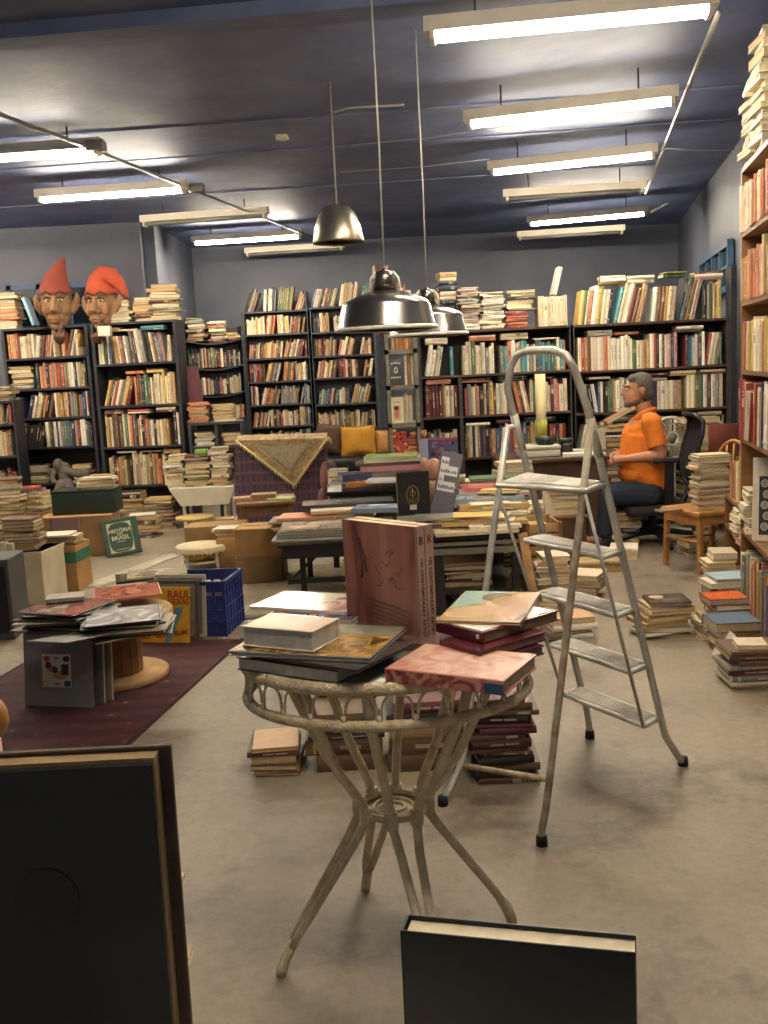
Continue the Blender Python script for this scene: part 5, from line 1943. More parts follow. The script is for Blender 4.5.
# ------------------------------------------------------------------ black table with big books (T1)
m_tblack = mat('black_lacquer', '#1c1b1c', .4, var=.2)
z1 = .375
yf = 6.02
xl, xr = X(283, yf, z1), X(372, yf, z1) + .1
t = Thing('low_table', 'low black table piled with large books behind the wicker table', 'table', ((xl + xr) / 2, yf + .45, 0))
w2 = (xr - xl) / 2
t.part('tabletop', MB().rbox((-w2 - .03, -.47, z1 - .02), (w2 + .03, .47, z1), .004), m_tblack)
t.part('apron', MB().box((-w2, -.45, z1 - .09), (w2, -.43, z1 - .02)).box((-w2, .43, z1 - .09), (w2, .45, z1 - .02)).box((-w2, -.43, z1 - .09), (-w2 + .02, .43, z1 - .02)).box((w2 - .02, -.43, z1 - .09), (w2, .43, z1 - .02)), m_tblack)
lx = X(304, 6.24, .1) - (xl + xr) / 2
for sx in (lx, -lx + .05):
    for sy in (-.23, .35):
        t.part('leg', MB().box((sx - .018, sy - .018, 0), (sx + .018, sy + .018, z1 - .02)), m_tblack)
t.part('stretcher', MB().box((lx - .1, -.25, .085), (w2, -.215, .115)), m_tblack)
for sx in (lx,):
    t.part('brace', MB().bar((sx - .07, -.23, .12), (sx + .12, -.23, z1 - .09), .022, .02), m_tblack)
# big books on it
zz = z1 + .001
for i, (T, px0, px1, dy, cc, pg, lb) in enumerate((
        (.028, 274, 352, .0, '#4d4a46', '#8d8880', 'large flat dark grey volume at the bottom of the low black table pile'),
        (.012, 272, 346, -.03, '#b0aca2', '#c9c3b4', 'thin wide pale volume second from the bottom on the low black table'),
        (.028, 277, 350, .0, '#6b675f', '#8f8a7e', 'large grey volume third from the bottom on the low black table'),
        (.016, 280, 352, .05, '#8d7d68', '#cdbf9f', 'album with brownish printed picture topmost at the low black table front'))):
    x0, x1 = X(px0, yf + dy, zz), X(px1, yf + dy, zz)
    lay_book((x0, yf - .05 + dy, zz), rnd.uniform(-.03, .03), x1 - x0, .34, T, cc, 'back', lb, pg, art_random(31 + i, ['#9a8a74', '#b9a88c', '#6a5a4c', '#c9b89a', '#a06a4c']) if i == 3 else None)
    zz += T + .001
zz = z1 + .001
stack((X(305, 6.5, .5), 6.45), zz, .095, .46, .3, 4, dict(brown=3, ochre=3, orange=2), 'brown albums behind on low black table', face='mix')
stack((X(345, 6.5, .5), 6.5), zz, .13, .42, .3, 4, W_DARK, 'dark albums at back of low table', face='mix')
lay_book((X(305, 6.9, .55), 6.62, zz + .132), .06, .62, .27, .02, '#3a3836', 'front', 'wide dark album with pale photos topmost at the back of the low table', '#57534e', art_random(44, ['#6d6a6c', '#8f8c90', '#4c494c', '#a09a98']))
lay_book((X(352, 6.5, .5), 6.3, zz + .132), -.2, .3, .2, .03, '#8fa0b0', 'front', 'pale blue and red magazine at the end of the dark album', '#cfd2d4', art_random(45, ['#8fa3b5', '#b04a55', '#d9dde0', '#5a6fa0']), 'magazine', 'magazine')

# second table behind with the green-topped pile
z2, y2 = .56, 7.05
t = Thing('book_table', 'black table half hidden under magazines behind the standing black book', 'table', (.02, y2 + .4, 0))
w2 = .42
t.part('tabletop', MB().rbox((-w2, -.4, z2 - .03), (w2, .4, z2), .004), m_tblack)
t.part('cloth_front', MB().box((-w2 + .02, -.38, z2 - .2), (w2 - .02, -.365, z2 - .03)), m_dark)
for sx in (-1, 1):
    for sy in (-1, 1):
        t.part('leg', MB().box((sx * (w2 - .04) - .02, sy * .35 - .02, 0), (sx * (w2 - .04) + .02, sy * .35 + .02, z2 - .03)), m_tblack)
zz = z2 + .001
lay_book((X(342, y2, z2), y2 - .02, zz), .04, .5, .28, .025, '#5a3f3a', 'front', 'dark red album at the bottom of the green-topped pile', '#6a4a40')
lay_book((X(347, y2, z2), y2 - .03, zz + .026), .1, .24, .22, .03, '#b8742e', 'front', 'orange book lying beside the white booklet on the back table', '#d9b070', art_random(51, ['#cf7d28', '#e0953c', '#b8661c']))
lay_book((X(366, y2, z2), y2 - .1, zz + .057), -.12, .26, .2, .018, '#d8d4cc', 'front', 'white booklet lying on the orange book', '#c9c3b8')
lay_book((X(343, y2, z2), y2 + .07, zz + .057), .3, .22, .16, .05, '#36446b', 'front', 'navy blue book lying at the left end of the back table', '#8d8a92')
lay_book((X(360, y2, z2), y2 + .16, zz + .057), .0, .46, .26, .055, '#8d8880', 'front', 'thick grey book under the pink one in the green-topped pile', '#a29c94')
lay_book((X(361, y2, z2), y2 + .15, zz + .113), -.03, .44, .26, .038, '#b8848a', 'front', 'pinkish book in the middle of the green-topped pile', '#c9b8b0')
lay_book((X(357, y2, z2), y2 + .14, zz + .152), .05, .48, .28, .022, '#5a4a3e', 'front', 'brown album under the green book of the back pile', '#8a7a66')
lay_book((X(365, y2, z2), y2 + .15, zz + .175), .02, .44, .26, .03, '#cfc8b0', 'front', 'cream book directly under the pale green one', '#bdb397')
lay_book((X(366, y2, z2), y2 + .15, zz + .206), -.05, .38, .24, .014, '#a3c07e', 'front', 'pale green book on top of the back table pile', '#cfd0b4')
for a, b, bot, top, n, pl, yy in ((330, 350, 0, 470, 7, 'dark pile behind the orange book', 8.3), (338, 372, 0, 474, 6, 'dark heap between armchair and green-topped pile', 8.0)):
    stack_px(a, b, 0, top, n, W_DARK, pl, 0.0, y=yy, face='mix', jig=.2, depth=.25)
stack_px(312, 331, 524, 484, 9, dict(cream=5, beige=5), 'narrow cream pile right of the plaid armchair', face='pages')

# standing black book with emblem
y3 = 5.55
bz = .595
xl, xr = X(397, y3, .75), X(430, y3, .75)
hh = Zat(412, 472.5, y3) - bz
t = Thing('book', 'black book with gold emblem standing upright behind the pink volumes', 'book', (xl, y3, bz), .14)
w_ = xr - xl
t.part('cover', MB().rbox((0, 0, 0), (w_, .003, hh), .001, C('#1b1a1c'), seg=1).rbox((0, .027, 0), (w_, .03, hh), .001, C('#1b1a1c'), seg=1).box((w_ - .003, .003, 0), (w_, .027, hh), C('#1b1a1c')), M_COVER)
t.part('page_block', MB().box((.001, .003, .002), (w_ - .003, .027, hh - .003), C('#b59a55')), M_PAGES)
em = MB()
ecx, ecz = w_ * .47, hh * .44
el = lambda rx, rz_, n_=28: [(ecx + rx * cos(2 * pi * k / n_), -.001, ecz + rz_ * sin(2 * pi * k / n_)) for k in range(n_)]
em.tube(el(.036, .058), .0014, 4, closed=True).tube(el(.031, .052), .0012, 4, closed=True)
em.tube([(ecx, -.001, ecz - .045), (ecx, -.001, ecz + .042)], .0022, 5)
for s in (-1, 1):
    em.tube([(ecx, -.001, ecz + .03), (ecx + s * .012, -.001, ecz + .022), (ecx + s * .016, -.001, ecz + .008), (ecx + s * .006, -.001, ecz - .002)], .0016, 4)
    em.tube([(ecx, -.001, ecz - .04), (ecx + s * .016, -.001, ecz - .028), (ecx + s * .02, -.001, ecz - .012)], .0016, 4)
t.part('gold_emblem', em, m_gold)
lb_ = MB()
rect(lb_, ecx - .018, hh * .1, ecx + .02, hh * .22, C('#cfc8b4'), -.001)
t.part('price_label', lb_, M_COVER)

# grey leaning book with white title blocks
y4 = 5.75
P_ = [aty(430, 519, y4), aty(445, 522, y4), aty(463, 456, y4 + .1), aty(442, 450.5, y4 + .1)]
u_ = (P_[1] - P_[0])
vdir = (P_[3] - P_[0])
hh = vdir.length
vdir.normalize()
udir = (P_[2] - P_[3])
w_ = udir.length
udir = (udir - vdir * udir.dot(vdir)).normalized()
nd = udir.cross(vdir)
t = Thing('book', 'tall grey book with white title blocks leaning sideways by the black book', 'book', P_[0])
Mb = Matrix((udir, -nd, vdir)).transposed().to_4x4()
Mb.translation = P_[0] + vdir * -.0
t.o.matrix_world = Mb
t.Mw = Mb.copy()
T = .045
t.part('cover', MB().rbox((0, 0, 0), (w_, .003, hh), .001, C('#5c5965'), seg=1).rbox((0, T - .003, 0), (w_, T, hh), .001, C('#5c5965'), seg=1).box((0, .003, 0), (.003, T - .003, hh), C('#4c4a55')), M_COVER)
t.part('page_block', MB().box((.003, .003, .003), (w_ - .002, T - .003, hh - .003), C('#cdb896')), M_PAGES)
tb = MB()
wt = C('#d9d8da')
for z0, z1_, x0, x1 in ((.79, .92, .06, .42), (.66, .80, .06, .88), (.55, .66, .06, .3), (.43, .57, .06, .85), (.5, .52, .06, .9)):
    rect(tb, x0 * w_, z0 * hh, x1 * w_, z1_ * hh, wt, -.001)
r4 = random.Random(2)
for z0, x1 in ((.85, .4), (.72, .85), (.6, .28), (.49, .82)):
    x = .1
    while x < x1 - .05:
        d = r4.uniform(.03, .07)
        rect(tb, x * w_, (z0 - .025) * hh, (x + d) * w_, (z0 + r4.uniform(.005, .03)) * hh, C('#4a4854'), -.0018)
        x += d + .025
t.part('title_blocks', tb, M_COVER)
# figure picture book standing behind (blue and red cover)
y5 = 6.9
xl, xr = X(420, y5, .8), X(458, y5, .8)
t = Thing('book', 'blue patterned picture book with pale spine standing behind the grey book', 'book', (xl, y5, .7), 0)
hh = Zat(440, 438, y5) - .7
w_ = xr - xl
t.part('cover', MB().rbox((0, 0, 0), (w_, .003, hh), .001, C('#4d5272'), seg=1).rbox((0, .03, 0), (w_, .033, hh), .001, C('#4d5272'), seg=1).box((0, .003, 0), (.003, .03, hh), C('#9a9cb5')), M_GLOSS)
t.part('page_block', MB().box((.003, .003, .003), (w_ - .004, .03, hh - .003), C('#cfc3aa')), M_PAGES)
ab = MB()
rect(ab, 0, 0, w_ * .22, hh, C('#a3a4ba'))
rr = random.Random(9)
for _ in range(30):
    disc(ab, w_ * rr.uniform(.28, .95), hh * rr.uniform(.08, .9), w_ * rr.uniform(.03, .08), hh * rr.uniform(.03, .08), C(rr.choice(['#8a4a55', '#6f6f90', '#a8747a', '#2f3350'])), -.0012 - rr.uniform(0, .001), 9)
rect(ab, w_ * .22, hh * .95, w_, hh, C('#b0525a'), -.0025)
t.part('cover_art', ab, M_GLOSS)
solo('ornament', MB().ell((X(434, 6.2, .75), 6.2, Zat(434, 470, 6.2)), (.055, .05, .075), 12).ell((X(425, 6.22, .75), 6.24, Zat(425, 468, 6.2)), (.03, .04, .06), 10).tube([(X(434, 6.2, .7), 6.2, .56), (X(434, 6.2, .75), 6.2, Zat(434, 476, 6.2))], .03, 10), mat('pale_skin_plastic', '#c09a78', .5, col2='#8a5040', scale=9),
     'pale rounded ornament between the black book and the grey leaning book', 'ornament')

# ------------------------------------------------------------------ right black table with magazines (T3)
z3 = .5
yf3 = 5.35
xl, xr = X(421, yf3, z3), X(521, yf3, z3)
t = Thing('magazine_table', 'black frame table buried under magazines behind the ladder', 'table', ((xl + xr) / 2, yf3 + .4, 0))
w2 = (xr - xl) / 2
t.part('tabletop', MB().rbox((-w2, -.4, z3 - .035), (w2, .45, z3), .006), m_tblack)
t.part('tray_rail', MB().box((-w2, -.41, z3 - .06), (w2, -.39, z3 - .04)).box((-w2 + .03, -.4, z3 - .11), (w2 - .03, -.38, z3 - .075)), m_steel)
for sx in (-1, 1):
    for sy in (-.36, .4):
        t.part('leg', MB().box((sx * (w2 - .03) - .02, sy - .02, 0), (sx * (w2 - .03) + .02, sy + .02, z3 - .035)), m_tblack)
t.part('lower_shelf', MB().box((-w2 + .02, -.36, .16), (w2 - .02, .4, .18)), m_tblack)
t.part('side_panel', MB().box((-w2, -.38, .05), (-w2 + .12, -.36, z3 - .035)), m_tblack)
t.part('back_panel', MB().box((-w2, .42, .0), (w2, .44, z3 - .035)), m_tblack)
stack(((xl + xr) / 2 - .02, yf3 + .12), .181, .14, .3, .25, 4, W_DARK, 'dark pile inside the magazine table', face='mix')
stack(((xl + xr) / 2 + .08, yf3 + .1), .0, .14, .32, .25, 4, W_OLD, 'floor pile under the magazine table', face='mix')
t2 = Thing('plank', 'pale wooden plank leaning on the right side of the magazine table', 'plank', (X(530, yf3, .25), yf3 - .02, 0))
t2.part('board', MB().bar((.03, -.02, 0), (-.035, .02, z3 - .01), .05, .02), m_rawwood)
t2.part('end_cap', MB().bar((.0325, -.0215, .001), (.0295, -.0195, .03), .054, .024), m_dkbrown)

mcols = [('#d3c8b0', '#c9b9a0', '#8a7a68', '#b04a38'), ('#c4a468', '#cfae66', '#a8803c', '#d9cbb0'), ('#8d9aa8', '#b8c0c6', '#c98a3a', '#5a6470'), ('#cbbb98', '#d9cdb2', '#9a8464', '#3f3a34'),
         ('#b9b0a2', '#d8d0c4', '#7a7068', '#c4962c'), ('#e0d6c2', '#c8b290', '#d8a030', '#6a5a4a')]
mlab = ['front row', 'front row', 'second row', 'second row', 'third row', 'third row', 'back row', 'back row']
spec = [(436, 520, .02, .0, 'tan magazine with dark figures at the front edge of the magazine table', 3), (470, 522, .016, .05, 'cream magazine at the front right corner of the magazine table', 5),
        (442, 528, .02, .14, 'wide cream and yellow book second row on the magazine table', 1), (462, 529, .02, .26, 'pale newspaper folded in the middle of the magazine table', 0),
        (460, 530, .03, .36, 'orange-topped magazine in the back half of the magazine table', 1), (456, 525, .035, .46, 'grey blue magazine at the back of the magazine table', 2),
        (460, 500, .04, .62, 'thick white book under the pink folder on the magazine table', 4)]
zz = z3 + .001
for i, (a, b, T, dy, lb, ci) in enumerate(spec):
    yy = yf3 - .06 + dy
    zc = z3 + .001 + [0, .021, .03, .055, .08, .1, .11][i]
    x0, x1 = X(a, yy, zc), X(b, yy, zc)
    lay_book((x0, yy, zc), rnd.uniform(-.08, .08), x1 - x0, .22, T, mcols[ci][0], 'front', lb, '#cfc4ac', art_random(60 + i, list(mcols[ci])), 'magazine', 'magazine', soft=True)
lay_book((X(462, 6.1, .7), 5.98, z3 + .152), .1, .26, .2, .02, '#c9707a', 'front', 'pink folder on top of the white book behind the grey leaning book', '#d9b0a8')
stack((X(450, 6.2, .6), 6.35), z3 + .0, .2, .3, .2, 6, W_MIX, 'pile behind the pink folder', face='mix')
stack((X(500, 6.2, .6), 6.35), 0.0, .68, .34, .25, 16, W_MIX, 'tall pile behind the magazine table', face='mix')
for k, (px, cc, lb) in enumerate(((448, '#b9b0a0', 'upright grey book on the pile behind the pink folder'), (453, '#2f8f9c', 'upright teal book on the pile behind the pink folder'))):
    pass
for k, (px, yy, z0, hh_, n, pl) in enumerate(((486, 5.42, z3 + .03, .05, 4, 'fanned heap on the magazine table front'), (500, 5.62, z3 + .06, .06, 5, 'fanned heap in the magazine table middle'), (505, 5.85, z3 + .115, .05, 4, 'fanned heap at the magazine table back'),
                                              (448, 5.45, z3 + .025, .05, 4, 'fanned heap beside the black emblem book'))):
    stack((X(px, yy, z0), yy), z0, hh_, .27, .2, n, dict(cream=6, yellow=2, white=4, orange=1, tan=3, grey=3), pl, face='mix', jig=.4, shift=.05)
# crates on the right of it
for k, (z0, hgt, lb) in enumerate(((0, .24, 'lower wooden slatted crate under the ladder'), (.245, .2, 'upper wooden slatted crate under the ladder'))):
    x0, x1 = X(527, 5.95, .2), X(549, 5.95, .2)
    t = Thing('wooden_crate', lb, 'crate', ((x0 + x1) / 2 + .03, 6.1, z0), .06)
    w2, d2 = .1, .15
    t.part('bottom', MB().box((-w2, -d2, 0), (w2, d2, .01)), m_rawwood)
    sl = MB()
    for j in range(3):
        z_ = .01 + j * hgt / 3
        sl.box((-w2, -d2 - .01, z_), (w2, -d2, z_ + hgt / 3 - .018)).box((-w2, d2, z_), (w2, d2 + .01, z_ + hgt / 3 - .018))
        sl.box((-w2 - .01, -d2, z_), (-w2, d2, z_ + hgt / 3 - .018)).box((w2, -d2, z_), (w2 + .01, d2, z_ + hgt / 3 - .018))
    t.part('slats', sl, m_rawwood)
    for sx in (-1, 1):
        for sy in (-1, 1):
            t.part('corner_post', MB().box((sx * w2 - .012, sy * d2 - .012, 0), (sx * w2 + .012, sy * d2 + .012, hgt)), m_brownw)
stack((X(539, 6.0, .3), 6.0), .26, .16, .16, .2, 5, W_OLD, 'books inside the upper wooden crate', face='mix')

# books on floor seen through the ladder
for a, b, bot, top, n, pl, yw in ((540, 574, 613, 556, 9, 'floor pile seen through the ladder', .0), (565, 600, 602, 575, 5, 'floor books right of the crate pile', -.3), (548, 598, 640, 618, 3, 'flat books under the ladder steps', .15),
                                  (578, 626, 573, 561, 2, 'tan books on the floor behind ladder rail', .1)):
    stack_px(a, b, bot, top, n, dict(cream=5, tan=5, white=4, beige=4, yellow=1, brown=2), pl, face='mix', yaw=yw, jig=.2)

# ------------------------------------------------------------------ desk
yD = 7.2
zD = Zat(560, 458, yD)
xl, xr = X(500, yD, zD), X(610, yD, zD)
t = Thing('desk', 'dark brown wooden desk in front of the seated man, covered in papers', 'desk', ((xl + xr) / 2, yD + .35, 0))
w2 = (xr - xl) / 2
t.part('desktop', MB().rbox((-w2, -.35, zD - .03), (w2, .35, zD), .005), m_dkbrown)
for s in (-1, 1):
    t.part('side_panel', MB().box((s * (w2 - .03) - .015, -.32, 0), (s * (w2 - .03) + .015, .33, zD - .03)), m_dkbrown)
t.part('front_panel', MB().box((-w2 + .045, -.3, zD - .17), (w2 - .045, -.28, zD - .03)), m_dkbrown)
ped = t.part('drawer_unit', MB().box((-w2 + .045, -.29, .04), (-w2 + .5, .3, zD - .18)), m_dkbrown)
for k in range(2):
    z0 = .07 + k * .2
    d_ = child(ped, 'drawer', MB().rbox((-w2 + .06, -.305, z0), (-w2 + .485, -.29, z0 + .18), .004), m_dkbrown)
    child(d_, 'knob', MB().ell((-w2 + .27, -.318, z0 + .1), (.014, .014, .014), 8), m_steel)
t.part('leg_panel', MB().prism([(-.14, 0), (-.05, 0), (-.03, zD - .03), (-.15, zD - .03)], 0, .04, M=T_(w2 - .02, -.28, 0) @ RX(pi / 2)), m_dkbrown)
# on the low open box in front of it
t = Thing('low_cabinet', 'low brown cabinet under the desk front carrying pale paper piles', 'cabinet', (X(552, 6.75, .2), 6.85, 0))
xa, xb = X(523, 6.7, .2), X(590, 6.7, .2)
zc = Zat(556, 519, 6.7)
cw = (xb - xa) / 2
t.part('body', MB().box((-cw, -.15, 0), (cw, .2, zc)), m_dkbrown)
t.part('top', MB().rbox((-cw - .01, -.16, zc), (cw + .01, .21, zc + .015), .003), m_brownw)
stack((X(565, 6.72, .4), 6.74), zc + .016, Zat(565, 488, 6.74) - zc - .016, .24, .2, 6, dict(white=5, cream=5, grey=2), 'pale pile on the low brown cabinet', face='pages')
stack((X(538, 6.72, .4), 6.74), zc + .016, .09, .16, .2, 4, dict(white=4, cream=5), 'small pale pile on the low brown cabinet', face='mix')
lean_panel('book', 'pale magazine with picture leaning on the low brown cabinet', 'book', Vector((X(546, 6.7, .4), 6.71, 0)), Vector((X(556, 6.7, .4), 6.735, 0)), .22, .012, .2, '#c9b8a4', M_GLOSS, zc + .016)
# things on the desk
t = Thing('scanner', 'flat off-white office machine on the desk with black dish on top', 'scanner', (X(540, 7.35, .72), 7.45, zD))
t.part('body', MB().rbox((-.15, -.12, .0), (.15, .12, .05), .008), mat('off_white_plastic', '#bdb8a6', .5))
t.part('lid', MB().rbox((-.155, -.125, .052), (.155, .125, .085), .012), mat('off_white_plastic', '#bdb8a6', .5))
zs_ = zD + .086
x = X(546, 7.4, .85)
t = Thing('bowl', 'black dish standing on the off-white office machine', 'bowl', (x, 7.42, zs_))
t.part('bowl', MB().lathe([(.0, 0), (.06, 0), (.075, .02), (.08, .055), (.074, .055), (.068, .022), (0, .01)], 24), m_blackplastic)
t.part('foot', MB().lathe([(0, -.0), (.062, 0), (.062, .006), (0, .006)], 20), m_blackplastic)
x = X(541, 7.6, 1.0)
t = Thing('poster_tube', 'tall cream poster tube standing on the desk with green base', 'tube', (x, 7.6, zD))
ztb = Zat(541, 374, 7.6) - zD
t.part('tube', MB().lathe([(0, 0), (.04, 0), (.04, ztb), (.036, ztb), (.036, ztb - .01), (0, ztb - .01)], 20), mat('cream_tube_card', '#cbbf92', .6))
t.part('band', MB().lathe([(.041, .12), (.046, .12), (.046, .26), (.041, .26)], 20), mat('lime_band', '#a3a03a', .6))
solo('telephone', MB().rbox((X(562, 7.4, .75), 7.4, zD + .001), (X(573, 7.4, .75), 7.55, zD + .09), .02).rbox((X(560, 7.4, .75), 7.42, zD + .09), (X(575, 7.4, .75), 7.47, zD + .125), .015), m_blackplastic,
     'black desk telephone right of the off-white office machine', 'telephone')
for k, (px, dy, cc, T, lb) in enumerate(((576, .05, '#d6d0c2', .02, 'white papers on the desk near the black telephone'), (586, .2, '#cfc7b4', .03, 'cream papers towards the back of the desk'), (593, .04, '#dcd8cc', .014, 'white papers nearest the hands of the man'))):
    lay_book((X(px, yD + dy, zD) - .09, yD + dy, zD + .001), .15 * k - .1, .2, .15, T, cc, 'front', lb, cc, None, 'paper_stack', 'papers', covermat=M_COVER, ct=.001, soft=True)
t = lean_panel('sheet_holder', 'upright grey sheet on the desk in front of the man', 'paper holder', Vector((X(594, 7.55, .8), 7.55, 0)), Vector((X(607, 7.55, .8), 7.57, 0)), .17, .012, .15, '#a9a596', M_COVER, zD + .001)
t.part('edge', MB().box((0, -.001, 0), (t.w, 0, .012), C('#6b675f')), M_COVER)
# slanted board behind his face
xx0, xx1 = X(605, 7.95, 1.1), X(640, 7.95, 1.2)
M = T_(xx0, 7.95, Zat(606, 424, 7.95)) @ RY(-radians(26))
b = MB().box((0, -.08, 0), (.3, .06, .028), C('#a07a54'), M=M)
b.box((.004, -.083, .004), (.3, .055, .024), C('#d3c3a0'), M=M)
solo('book', b, M_COVER, 'tan book slanting up behind the chin of the seated man', 'book')
stack((X(622, 7.9, .8), 7.85), 0.0, Zat(622, 425, 7.85), .3, .2, 22, W_MIX, 'tall pile behind the seated man', face='mix')
for k, (a, b_, h0, cc) in enumerate(((503, 533, .1, W_MIX),)):
    stack((X(518, 6.95, .7), 6.98), 0.0, Zat(518, 462, 6.98), .26, .2, 16, dict(red=3, white=4, grey=4, green=2), 'tall pile at the left end of the desk', face='mix')

# ------------------------------------------------------------------ the seated man
yP = 7.38
Q = lambda px, py, dy=0.0: aty(px, py, yP + dy)
m_skin = mat('skin', '#b07a5c', .55, var=.08, scale=12)
m_shirt = mat('orange_polo_cloth', '#d9771c', .85, var=.1, scale=16, bump=.25, bscale=60)
m_jeans = mat('dark_blue_denim', '#232b3a', .85, var=.2, scale=18, bump=.2)
m_hair = mat('grey_hair', '#5d564e', .8, var=.35, scale=70, bump=.5)
m_shoe = mat('dark_shoe_leather', '#221d1a', .5)


def smooth_chain(mb, pts, rs, n=12):
    mb.tube(pts, rs, n)
    for p, r in zip(pts, rs):
        mb.ell(p, (r, r, r), 6)


hipz = .47
body = MB()
hd = Q(638, 390)                      # head centre
hip = Q(650, 491)
neck0 = Q(646, 412)
chest = Q(641, 432)
belly = Q(638, 462)
smooth_chain(body, [hip, belly, chest, Q(647, 416)], [.125, .135, .125, .075], 16)
for s in (-1, 1):
    body.ell(Q(650, 421, s * .15), (.065, .075, .065), 8)
body.tube([Q(648, 420), Q(645, 411), Q(642, 402)], [.068, .056, .056], 12)
# head: skull, jaw, nose, ears
body.ell(hd + Vector((.012, 0, .02)), (.089, .073, .096), 12)
body.ell(hd + Vector((-.04, 0, -.045)), (.062, .06, .075), 10)
body.ell(hd + Vector((-.075, 0, -.09)), (.03, .035, .03), 8)
body.tube([hd + Vector((-.092, 0, .02)), hd + Vector((-.122, 0, -.028)), hd + Vector((-.09, 0, -.038))], [.011, .016, .012], 8)
body.ell(hd + Vector((-.088, 0, .035)), (.018, .05, .012), 6)
body.ell(hd + Vector((-.097, 0, -.062)), (.013, .026, .008), 6)
body.ell(hd + Vector((-.095, 0, -.075)), (.013, .024, .009), 6)
for s in (-1, 1):
    body.ell(hd + Vector((.012, s * .08, -.01)), (.022, .011, .034), 7)
    sh, el, wr = Q(651, 423, s * .175), Q(661, 455, s * .2), Q(625, 459, s * .1 - .02)
    if s > 0:
        el, wr = Q(656, 452, .2), Q(623, 455, .05)
    smooth_chain(body, [sh, sh.lerp(el, .5), el], [.055, .05, .041], 10)
    smooth_chain(body, [el, el.lerp(wr, .3), wr], [.041, .042, .027], 10)
    hand = wr + (wr - el).normalized() * .05
    pal = MB()
    dirh = (wr - el).normalized()
    body.tube([wr, wr + dirh * .045, wr + dirh * .085], [.026, .036, .034], 10)
    base_ = wr + dirh * .075
    upv = Vector((0, 0, 1))
    for k in range(4):
        off = (k - 1.5) * .017
        o_ = base_ + Vector((0, off * .5, off * .75))
        L_ = (.075, .085, .08, .062)[3 - k]
        body.tube([o_, o_ + dirh * L_ * .45 + Vector((0, -.006 * s, -.004)), o_ + dirh * L_ * .8 + Vector((.002, -.012 * s, -.02)), o_ + dirh * L_ + Vector((.012, -.012 * s, -.034))], [.0095, .009, .0085, .0075], 8)
    o_ = wr + dirh * .03 + upv * .022
    body.tube([o_, o_ + dirh * .03 + upv * .022, o_ + dirh * .06 + upv * .03], [.0115, .0105, .0085], 8)
    kn, an = Q(607, 494, s * .1 - .02), Q(603, 531, s * .1 - .03)
    smooth_chain(body, [Q(648, 494, s * .085), Q(628, 494, s * .095), kn], [.088, .08, .062], 12)
    smooth_chain(body, [kn, kn.lerp(an, .35), an], [.06, .056, .04], 10)
    body.tube([an + Vector((.02, 0, -.03)), an + Vector((-.06, 0, -.055)), an + Vector((-.14, 0, -.06))], [.04, .038, .028], 8)
bmesh_body = remeshed(body, .0065, 4, .5)
person = solo('person', bmesh_body, m_skin, 'grey-haired man in orange polo shirt and jeans sitting at the desk', 'person')
PM = Matrix.Translation(-person.location)


def wear(name, mb, m, vox=.007, sm=4):
    r = remeshed(mb, vox, sm, .5)
    o = bpy.data.objects.new(name, r.mesh(name, m, PM))
    COL.objects.link(o)
    o.parent = person
    return o


sh = MB()
smooth_chain(sh, [Q(651, 481), Q(647, 473), Q(640, 461), Q(642, 436), Q(647, 421)], [.15, .16, .162, .15, .085], 18)
sh.ell(Q(634, 473), (.115, .14, .1), 10)
sh.tube([Q(648, 421), Q(646.5, 414)], [.085, .072], 14)
for s in (-1, 1):
    a_, e_ = Q(651, 422, s * .16), Q(661, 455, s * .2)
    if s > 0:
        e_ = Q(656, 452, .2)
    sh.ell(a_, (.075, .08, .07), 8)
    sh.tube([a_, a_.lerp(e_, .35), a_.lerp(e_, .74)], [.072, .071, .07], 14)
wear('polo_shirt', sh, m_shirt)
cl = MB()
for s in (-1, 1):
    cl.tube([Q(652, 410, s * .05), Q(644, 413, s * .075), Q(636, 419, s * .045), Q(634, 424, s * .012)], [.02, .022, .022, .012], 8)
cl.tube([Q(653, 409, -.05), Q(655, 409.5, 0), Q(653, 409, .05)], [.02, .021, .02], 8)
wear('collar', cl, m_shirt, .006, 3)
tr = MB()
smooth_chain(tr, [Q(652, 490), Q(646, 482)], [.138, .14], 14)
for s in (-1, 1):
    kn, an = Q(607, 494, s * .1 - .02), Q(603, 531, s * .1 - .03)
    smooth_chain(tr, [Q(650, 494, s * .085), Q(628, 493.5, s * .095), kn], [.1, .092, .074], 14)
    smooth_chain(tr, [kn, kn.lerp(an, .4), an + Vector((0, 0, -.01))], [.073, .07, .06], 12)
wear('jeans', tr, m_jeans)
for s in (-1, 1):
    an = Q(603, 531, s * .1 - .03)
    f_ = MB()
    f_.ell(Vector((an.x - .07, an.y, .045)), (.13, .047, .045), 8).ell(Vector((an.x + .01, an.y, .06)), (.055, .045, .06), 8)
    wear('shoe', f_, m_shoe, .007, 2)
hr = MB()
hc = hd + Vector((.02, 0, .035))
hr.ell(hc + Vector((.004, 0, .0)), (.094, .08, .097), 12)
hr.ell(hc + Vector((.045, 0, -.05)), (.056, .071, .075), 10)
hr.ell(hc + Vector((-.052, 0, .05)), (.04, .06, .035), 8)
